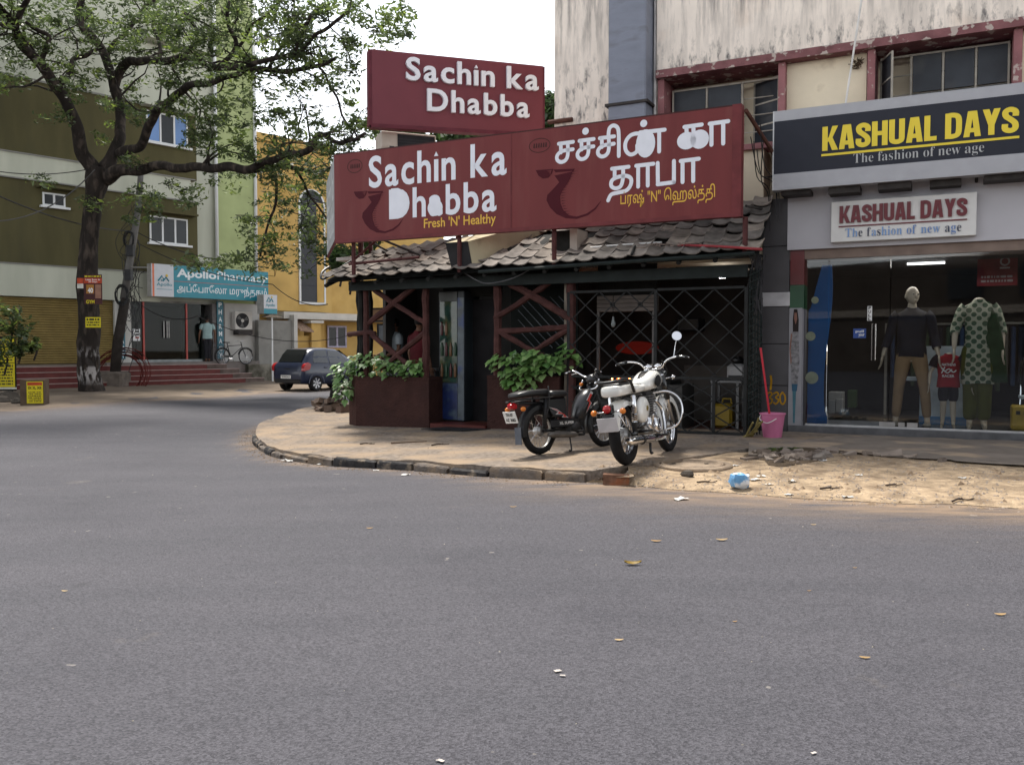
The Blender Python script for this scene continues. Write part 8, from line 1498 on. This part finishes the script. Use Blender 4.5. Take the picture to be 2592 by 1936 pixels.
# brick and stones
p = pg(1560, 1218, gp); br = MB(); br.box((-.125, -.06, -.02), (.125, .06, .085), jit=.008); o = br.build('brick', mat('old_brick', (.16, .085, .055), .9, .4, 8, .7, 25, col2=(.24, .09, .045), c2=(.52, .62), c2scale=6)); o.location = hit(1560, 1222); o.rotation_euler = (0, 0, -.18); tag(o, 'weathered orange brown brick lying at the road edge where the kerb ends', 'brick')
def stone(u, v, s, label, m=None, f=None, flat_=.6, name='stone', group=None):
    mb = MB(); mb.ball((0, 0, 0), (1, rnd.uniform(.6, .9), flat_), 8); sd = Vector((rnd.uniform(0, 99), 0, 0))
    mb.v = [tuple(Vector(q) * s * (1 + .45 * mn.noise(Vector(q) * 1.3 + sd))) for q in mb.v]; o = mb.build(name, m or mat('grey_stone', (.17, .145, .12), .9, .3, 9, .5, 30), None, 30); q = hit(u, v); o.location = q + Vector((0, 0, s * flat_ * .45)); o.rotation_euler = (0, 0, rnd.uniform(0, 6)); tag(o, label, name, group); return o
stone(1742, 1205, .075, 'dark rounded stone in the sand below the manhole cover', mat('dark_rock', 0))
GRB = 'broken concrete pieces in the pothole'
M_rub = randmat('rubble', [(.20, .16, .13), (.12, .095, .08), (.28, .23, .19), (.16, .14, .125)], .9, .5, 30)
for i in range(46):
    u = rnd.uniform(1915, 2095); v = 1142 + rnd.uniform(0, 30) * (1 if u < 2080 else .5) + (u - 2000) * .02; 
    mb = MB(); s = rnd.uniform(.02, .065); mb.box((-s * 1.3, -s * .9, 0), (s * 1.3, s * .9, s * .9), jit=s * .35); o = mb.build('rubble_piece', M_rub); o.location = hit(u, v) + Vector((0, 0, -.008)); o.rotation_euler = (rnd.uniform(-.4, .4), rnd.uniform(-.4, .4), rnd.uniform(0, 6)); tag(o, 'broken concrete lump in the pothole before the shop', 'rubble', GRB)
# dirt-dark broken hole edge
hp = [(1880, 1154), (1905, 1142), (1935, 1136), (1985, 1134), (2040, 1133), (2090, 1137), (2098, 1152), (2075, 1166), (2030, 1174), (1975, 1182), (1945, 1178), (1935, 1166), (1905, 1160)]
hw_ = [hit(u, v) for u, v in hp]; cc_ = sum(hw_, Vector()) / len(hw_); mb = MB(); n = len(hw_); mb.add([(q.x, q.y, surf(q.x, q.y) + .004) for q in hw_] + [(q.x * .8 + cc_.x * .2, q.y * .8 + cc_.y * .2, surf(q.x, q.y) + .006 + rnd.uniform(0, .015)) for q in hw_] + [(cc_.x, cc_.y, surf(cc_.x, cc_.y) + .005)], [(i, (i + 1) % n, n + (i + 1) % n, n + i) for i in range(n)] + [(n + i, n + (i + 1) % n, 2 * n) for i in range(n)]); tag(mb.build('pothole', mat('rubble_soil', 0), None, 60), kind='structure')
gp2 = pg(1978, 1141, gp); cc, cr, cn = [], [], []
for i in range(14): q = gp2 + Vector((rnd.gauss(0, .12), rnd.gauss(0, .03), .02)); cc.append(tuple(q)); cr.append((.05, .04, .02)); cn.append(40)
o = leaves('weeds', cc, cr, cn, .03, M_fol, None, -.6); tag(o, 'small green weeds growing in the pothole', 'weeds', kind='stuff')
for i in range(26):                                      # jagged slab edge along the apron
    t = rnd.random(); a = EW[3].lerp(EW[4], t * 2) if t < .5 else EW[4].lerp(EW[6], (t - .5) * 2); mb = MB(); s = rnd.uniform(.025, .08); mb.box((-s * 1.4, -s * .7, -.02), (s * 1.4, s * .7, s * .45), jit=s * .3); o = mb.build('slab_fragment', M_rub); o.location = (a.x + rnd.uniform(-.05, .05), a.y - rnd.uniform(-.02, .12), surf(a.x, a.y) - .004); o.rotation_euler = (rnd.uniform(-.2, .2), rnd.uniform(-.2, .2), rnd.uniform(-.5, .5)); tag(o, 'broken slab fragment along the edge of the shop pavement', 'fragment', 'slab fragments along the pavement edge')
# pebbles and grit in the sand: uncountable
def scatter(name, label, n, area, size, m, seed):
    r = random.Random(seed); mb = MB()
    for _ in range(n):
        q = area(r); s = size * (r.random() ** 2.2 * 1.6 + .25); k = r.uniform(.4, .8); a = r.uniform(0, 6); c_, s_ = cos(a) * s, sin(a) * s
        mb.add([(q.x + c_, q.y + s_, q.z), (q.x - s_ * .8, q.y + c_ * .8, q.z), (q.x - c_ * .9, q.y - s_ * .9, q.z), (q.x + s_ * .7, q.y - c_ * .7, q.z), (q.x + r.uniform(-.3, .3) * s, q.y + r.uniform(-.3, .3) * s, q.z + s * k)], [(0, 1, 4), (1, 2, 4), (2, 3, 4), (3, 0, 4)])
    return tag(mb.build(name, m, None, norm=False), label, kind='stuff')
def sand_area(r):
    t = r.random() ** .8; i = min(len(DW) - 2, int(t * (len(DW) - 1))); w = r.random(); a = DW[i].lerp(DW[i + 1], r.random()); j = min(i, len(EW) - 2); b = EW[j].lerp(EW[j + 1], r.random()); s = r.uniform(-.08, .95); q = a.lerp(b, s); q.z = gr(q.x, q.y) * (1 - max(0, s)) + (gp(q.x, q.y) - .018) * max(0, s); q.z += .003; q.z = surf(q.x, q.y) - .002; return q
def pav_area(r):
    i = r.randrange(20, NK - 12); a, b = KR[i], IR[i]; s = r.random() ** 1.5; q = a.lerp(b, s); q.z = surf(q.x, q.y) - .002; return q
def edge_area(r):
    i = r.randrange(8, len(KS) - 2); d = (KS[i + 1] - KS[i]).normalized(); q = KS[i] + Vector((d.y, -d.x, 0)) * abs(r.gauss(0, .13)) ; q.z = gr(q.x, q.y) + .001; return q
def road_area(r): q = Vector((r.uniform(-9, 6), r.uniform(2.2, 11), 0)); q.z = gr(q.x, q.y); return q
scatter('grit', 'grit and pebbles in the sand', 5200, sand_area, .012, M_rub, 1); scatter('sand_stones', 'small stones and clods in the sand', 260, sand_area, .030, mat('clod', (.27, .195, .13), .95, .35, 9, .5, 30), 11)
scatter('pavement_grit', 'grit on the worn pavement', 1600, pav_area, .009, M_rub, 2); scatter('gutter_grit', 'dirt and grit along the kerb foot', 2200, edge_area, .009, mat('gutter_dirt', (.17, .125, .085), .95, .35, 12), 3); scatter('road_grit', 'fine loose grit on the asphalt', 900, road_area, .0045, mat('road_grit', (.26, .235, .20), .9, .4, 12), 4)
# light litter, each piece its own object
M_pap = mat('paper_white', (.52, .51, .49), .8, .12, 12); M_dry = randmat('dry_leaf', [(.24, .15, .07), (.30, .21, .10), (.18, .10, .05), (.33, .25, .14)], .7, .1)
def scrap(u, v, w_, label, m=M_pap, f=gr, crumple=.5, name='paper_scrap', cat='litter', asp=.6, group=None):
    w = w_ * .72; q = hit(u, v); mb = MB(); nx_, ny_ = 5, 4; h = w * asp
    for j in range(ny_):
        for i in range(nx_): mb.v.append(((i / (nx_ - 1) - .5) * w * (1 + rnd.uniform(-.25, .25)), (j / (ny_ - 1) - .5) * h * (1 + rnd.uniform(-.25, .25)), abs(rnd.gauss(0, crumple * w * .18)) + .004))
    mb.f = [(j * nx_ + i, j * nx_ + i + 1, (j + 1) * nx_ + i + 1, (j + 1) * nx_ + i) for j in range(ny_ - 1) for i in range(nx_ - 1)]; o = mb.build(name, m); o.location = q + Vector((0, 0, .002)); o.rotation_euler = (0, 0, rnd.uniform(-.6, .6)); return tag(o, label, cat, group)
for u, v, w, lb, f in ((728, 1168, .20, 'largest white crumpled paper in the gutter near the kerb bend', gr), (762, 1164, .10, 'crumpled white paper just right of the largest one in the gutter', gr), (660, 1136, .07, 'small white scrap at the very tip of the kerb bend', gr), (672, 1148, .05, 'tiny white scrap below the kerb tip', gr), (815, 1176, .16, 'flat white paper in the gutter, second from the kerb bend', gr), (866, 1180, .09, 'white paper ball in the gutter before the long planter', gr), (952, 1192, .09, 'small flat paper strip in the gutter below the black kerb stones', gr), (1027, 1203, .14, 'flat white slip on the road below the kerb', gr), (1115, 1196, .11, 'white scrap against the kerb below the moped', gr), (1400, 1214, .07, 'tiny pale scrap at the kerb by the white motorcycle', gr), (860, 1061, .07, 'white scrap at the foot of the long planter', gp),
    (1863, 1180, .10, 'crumpled white paper right of the manhole cover', gp), (1912, 1216, .17, 'flat white scrap just right of the blue bag', gp), (1928, 1207, .11, 'small white scrap behind the flat one by the blue bag', gp), (1947, 1227, .09, 'small pale scrap in the sand below the pothole', gp), (2004, 1220, .12, 'white scrap alone in the middle of the sand', gp), (1943, 1160, .11, 'narrow white strip lying in the pothole', gp), (2083, 1168, .11, 'white paper piece at the right end of the pothole', gp), (2173, 1204, .10, 'pale flat scrap in the sand on the right', gp), (2436, 1211, .10, 'white scrap near the right picture edge in the sand', gp), (2146, 1259, .13, 'pale scrap at the sand and asphalt border', gr), (1996, 1253, .10, 'thin pale scrap at the asphalt edge right of the blue bag', gr), (1722, 1265, .16, 'thin cardboard strip on the asphalt beside the sand patch', gr)): scrap(u, v, w, lb, f=f)
# blue plastic bag
q = hit(1873, 1236); mb = MB(); mb.ball((0, 0, .07), (.105, .08, .08), 14); mb.v = [tuple(Vector(a) + Vector(a).normalized() * (mn.noise(Vector(a) * 22) * .035 + mn.noise(Vector(a) * 9) * .03)) for a in mb.v]; o = mb.build('plastic_bag', mat('blue_bag', (.13, .33, .58), .35, .2, 14, col2=(.66, .70, .74), c2=(.47, .53), c2scale=7), None, 25); o.location = q; tag(o, 'crumpled blue and white plastic bag lying in the sand', 'plastic bag')
# dry leaves and a plank on the ground
def leaf_piece(u, v, L_, label, m, f=gr, name='fallen_leaf', rz=0, curl=.3):
    L = L_ * .85; q = hit(u, v); mb = MB(); pr = [(0, .04), (.2, .28), (.5, .34), (.8, .22), (1, .02)]
    for t, w in pr: z = curl * L * .25 * (2 * t - 1) ** 2; mb.v += [((t - .5) * L, -w * L * .6, z + .10 * L * curl * 2), ((t - .5) * L, 0, z + .004), ((t - .5) * L, w * L * .6, z + .16 * L * curl * 2)]
    for i in range(4): a = i * 3; mb.f += [(a, a + 1, a + 4, a + 3), (a + 1, a + 2, a + 5, a + 4)]
    o = mb.build(name, m, None, True); o.location = q + Vector((0, 0, .002)); o.rotation_euler = (0, 0, rz); tag(o, label, 'leaf')
leaf_piece(1602, 1430, .125, 'largest fallen leaf, olive brown with a yellow edge, in the middle of the road', mat('olive_leaf', (.22, .145, .03), .5, .2, 12, col2=(.5, .38, .10), c2=(.55, .62), c2scale=10), curl=.5)
for i, (u, v, L, lb) in enumerate(((1827, 1368, .10, 'long tan leaf on the road up right of the large leaf'), (1661, 1371, .085, 'slim dull leaf on the road above the large leaf'), (2189, 1666, .055, 'small orange leaf low on the right side of the road'), (164, 1497, .045, 'tiny pale leaf far left on the road'), (1299, 1284, .07, 'small reddish leaf on the road below the kerb'), (936, 1338, .06, 'faint pale leaf on the road left of centre'), (2532, 1557, .07, 'thin pale leaf at the right picture edge on the road'), (2059, 1329, .05, 'tiny pale leaf on the road below the sand'), (1567, 1621, .05, 'faint pinkish leaf fragment on the road below the large leaf'), (2048, 1496, .03, 'tiny cream fleck of leaf right of centre on the road'), (1860, 1574, .03, 'tiny tan fleck of leaf low right of centre on the road'), (2164, 1438, .03, 'tiny cream fleck of leaf on the right half of the road'))): leaf_piece(u, v, L, lb, M_dry, rz=rnd.uniform(-.3, .3))
for i, (u, v, w, lb) in enumerate(((1412, 1700, .045, 'pale flattened speck of paper low in the middle of the road'), (1425, 1712, .03, 'smaller pale speck beside the other low on the road'), (1115, 1928, .035, 'pinkish white speck at the bottom edge of the road'), (2060, 1908, .025, 'tan speck at the bottom right of the road'))): scrap(u, v, w, lb, mat('pale_speck', (.42, .38, .35), .8), crumple=.15)
q0, q1 = hit(990, 1123), hit(1078, 1117); d = (q1 - q0); pk = MB(); pk.box((0, -.035, 0), (d.length, .035, .022), jit=.008); o = pk.build('wood_plank', mat('grey_wood', (.11, .075, .055), .85, .3, 12, .5, 40, stretch=(.2, 1, 1))); o.location = q0 + Vector((0, 0, -.004)); o.rotation_euler = (0, 0, atan2(d.y, d.x)); tag(o, 'weathered grey wood strip lying on the pavement before the doorway', 'plank')
for i, (u, v, L, lb) in enumerate(((930, 1125, .22, 'dark twig on the pavement left of the wood strip'), (1115, 1127, .25, 'bent twig on the pavement right of the wood strip'), (2264, 1230, .16, 'dark twig in the sand on the right'), (2438, 1268, .26, 'longest dark twig near the right edge of the sand'), (2100, 1238, .18, 'broken dark twig in the sand below the pothole'), (1790, 1222, .2, 'dark crumpled leaf stalk in the sand left of the blue bag'))):
    q = hit(u, v); q.z += .006; a = rnd.uniform(-.5, .5); mb = MB(); mb.tube(catmull([(-L / 2, 0, 0), (-L * .1, rnd.uniform(-.03, .03), .012), (L * .2, rnd.uniform(-.03, .03), .004), (L / 2, rnd.uniform(-.05, .05), .01)], 4), [.009] * 6 + [.005] * 7, 5); mb.tube([(0, 0, .006), (L * .2, .06, .012)], .004, 4); o = mb.build('twig', mat('dark_twig', (.05, .035, .028), .9)); o.location = q; o.rotation_euler = (0, 0, a); tag(o, lb, 'twig')
# rubble heap against the corner planter
M_heap = randmat('heap_stone', [(.13, .075, .055), (.10, .085, .075), (.17, .12, .09), (.07, .06, .055)], .9, .6, 20)
for i in range(20):
    u = rnd.uniform(806, 872); v = 1046 - rnd.uniform(0, 12); q = hit(u, v); lv = rnd.choice([0, 0, .1, .2]) * (1 - abs(u - 845) / 60); s = rnd.uniform(.07, .14); mb = MB(); mb.box((-s * 1.4, -s * .7, 0), (s * 1.4, s * .7, s), jit=s * .18); o = mb.build('rubble_stone', M_heap); o.location = q + Vector((0, 0, lv)); o.rotation_euler = (rnd.uniform(-.3, .3), rnd.uniform(-.3, .3), rnd.uniform(0, 6)); tag(o, 'broken brick or stone in the heap at the corner planter', 'stone', 'stones heaped at the corner planter')
a = pg(838, 1040, gp); mb = MB(); mb.tube(catmull([a, a + Vector((.02, 0, .35)), a + Vector((.10, 0, .6)), a + Vector((.14, .05, .9))], 5), .05, 7); tag(mb.build('bent_pipe', M_soot, None, True), 'dark bent pipe rising from the rubble heap at the planter corner', 'pipe')
c_ = FR.loc(868, 905, -.7); mb = MB(); mb.bbox((c_[0], -.66, .85), (c_[0] + .16, -.52, 1.12), .03); o = mb.build('cloth_bundle', mat('pale_cloth', (.28, .26, .32), .8, .2, 8)); o.matrix_world = FR.M; tag(o, 'pale cloth bundle between the posts at the left end of the restaurant', 'cloth')
# far side of the road, behind the viewer: what the shop glass mirrors
ob = thing('opposite_building', 'dull brown building on the far side of the road mirrored in the shop glass', 'building'); BX('wall', (-40, -27, -.1), (70, -23, 6.2), mat('opposite_wall', (.075, .06, .05), .9, .2, 1), ob); BX('wall_band', (-40, -22.98, 3.1), (70, -22.9, 3.5), mat('opposite_band', (.30, .26, .22), .9), ob)
for i in range(9):
    for z in (1.0, 3.9): BX('window', (-11.5 + i * 3.6, -22.97, z), (-9.7 + i * 3.6, -22.9, z + 1.6), M_dgl, ob)
shrub('roadside_tree', 'roadside tree on the far side of the road mirrored in the shop glass', [((6, -9, 5), 2.2), ((8.5, -9.5, 5.8), 2.2), ((4, -10, 6), 2), ((6.5, -8.5, 7), 2), ((11.5, -10, 5.2), 2.2)], .3, 900, M_fol2, [(7, -9.5, -.1), (7, -9.5, 3.8)], 'tree', .18)
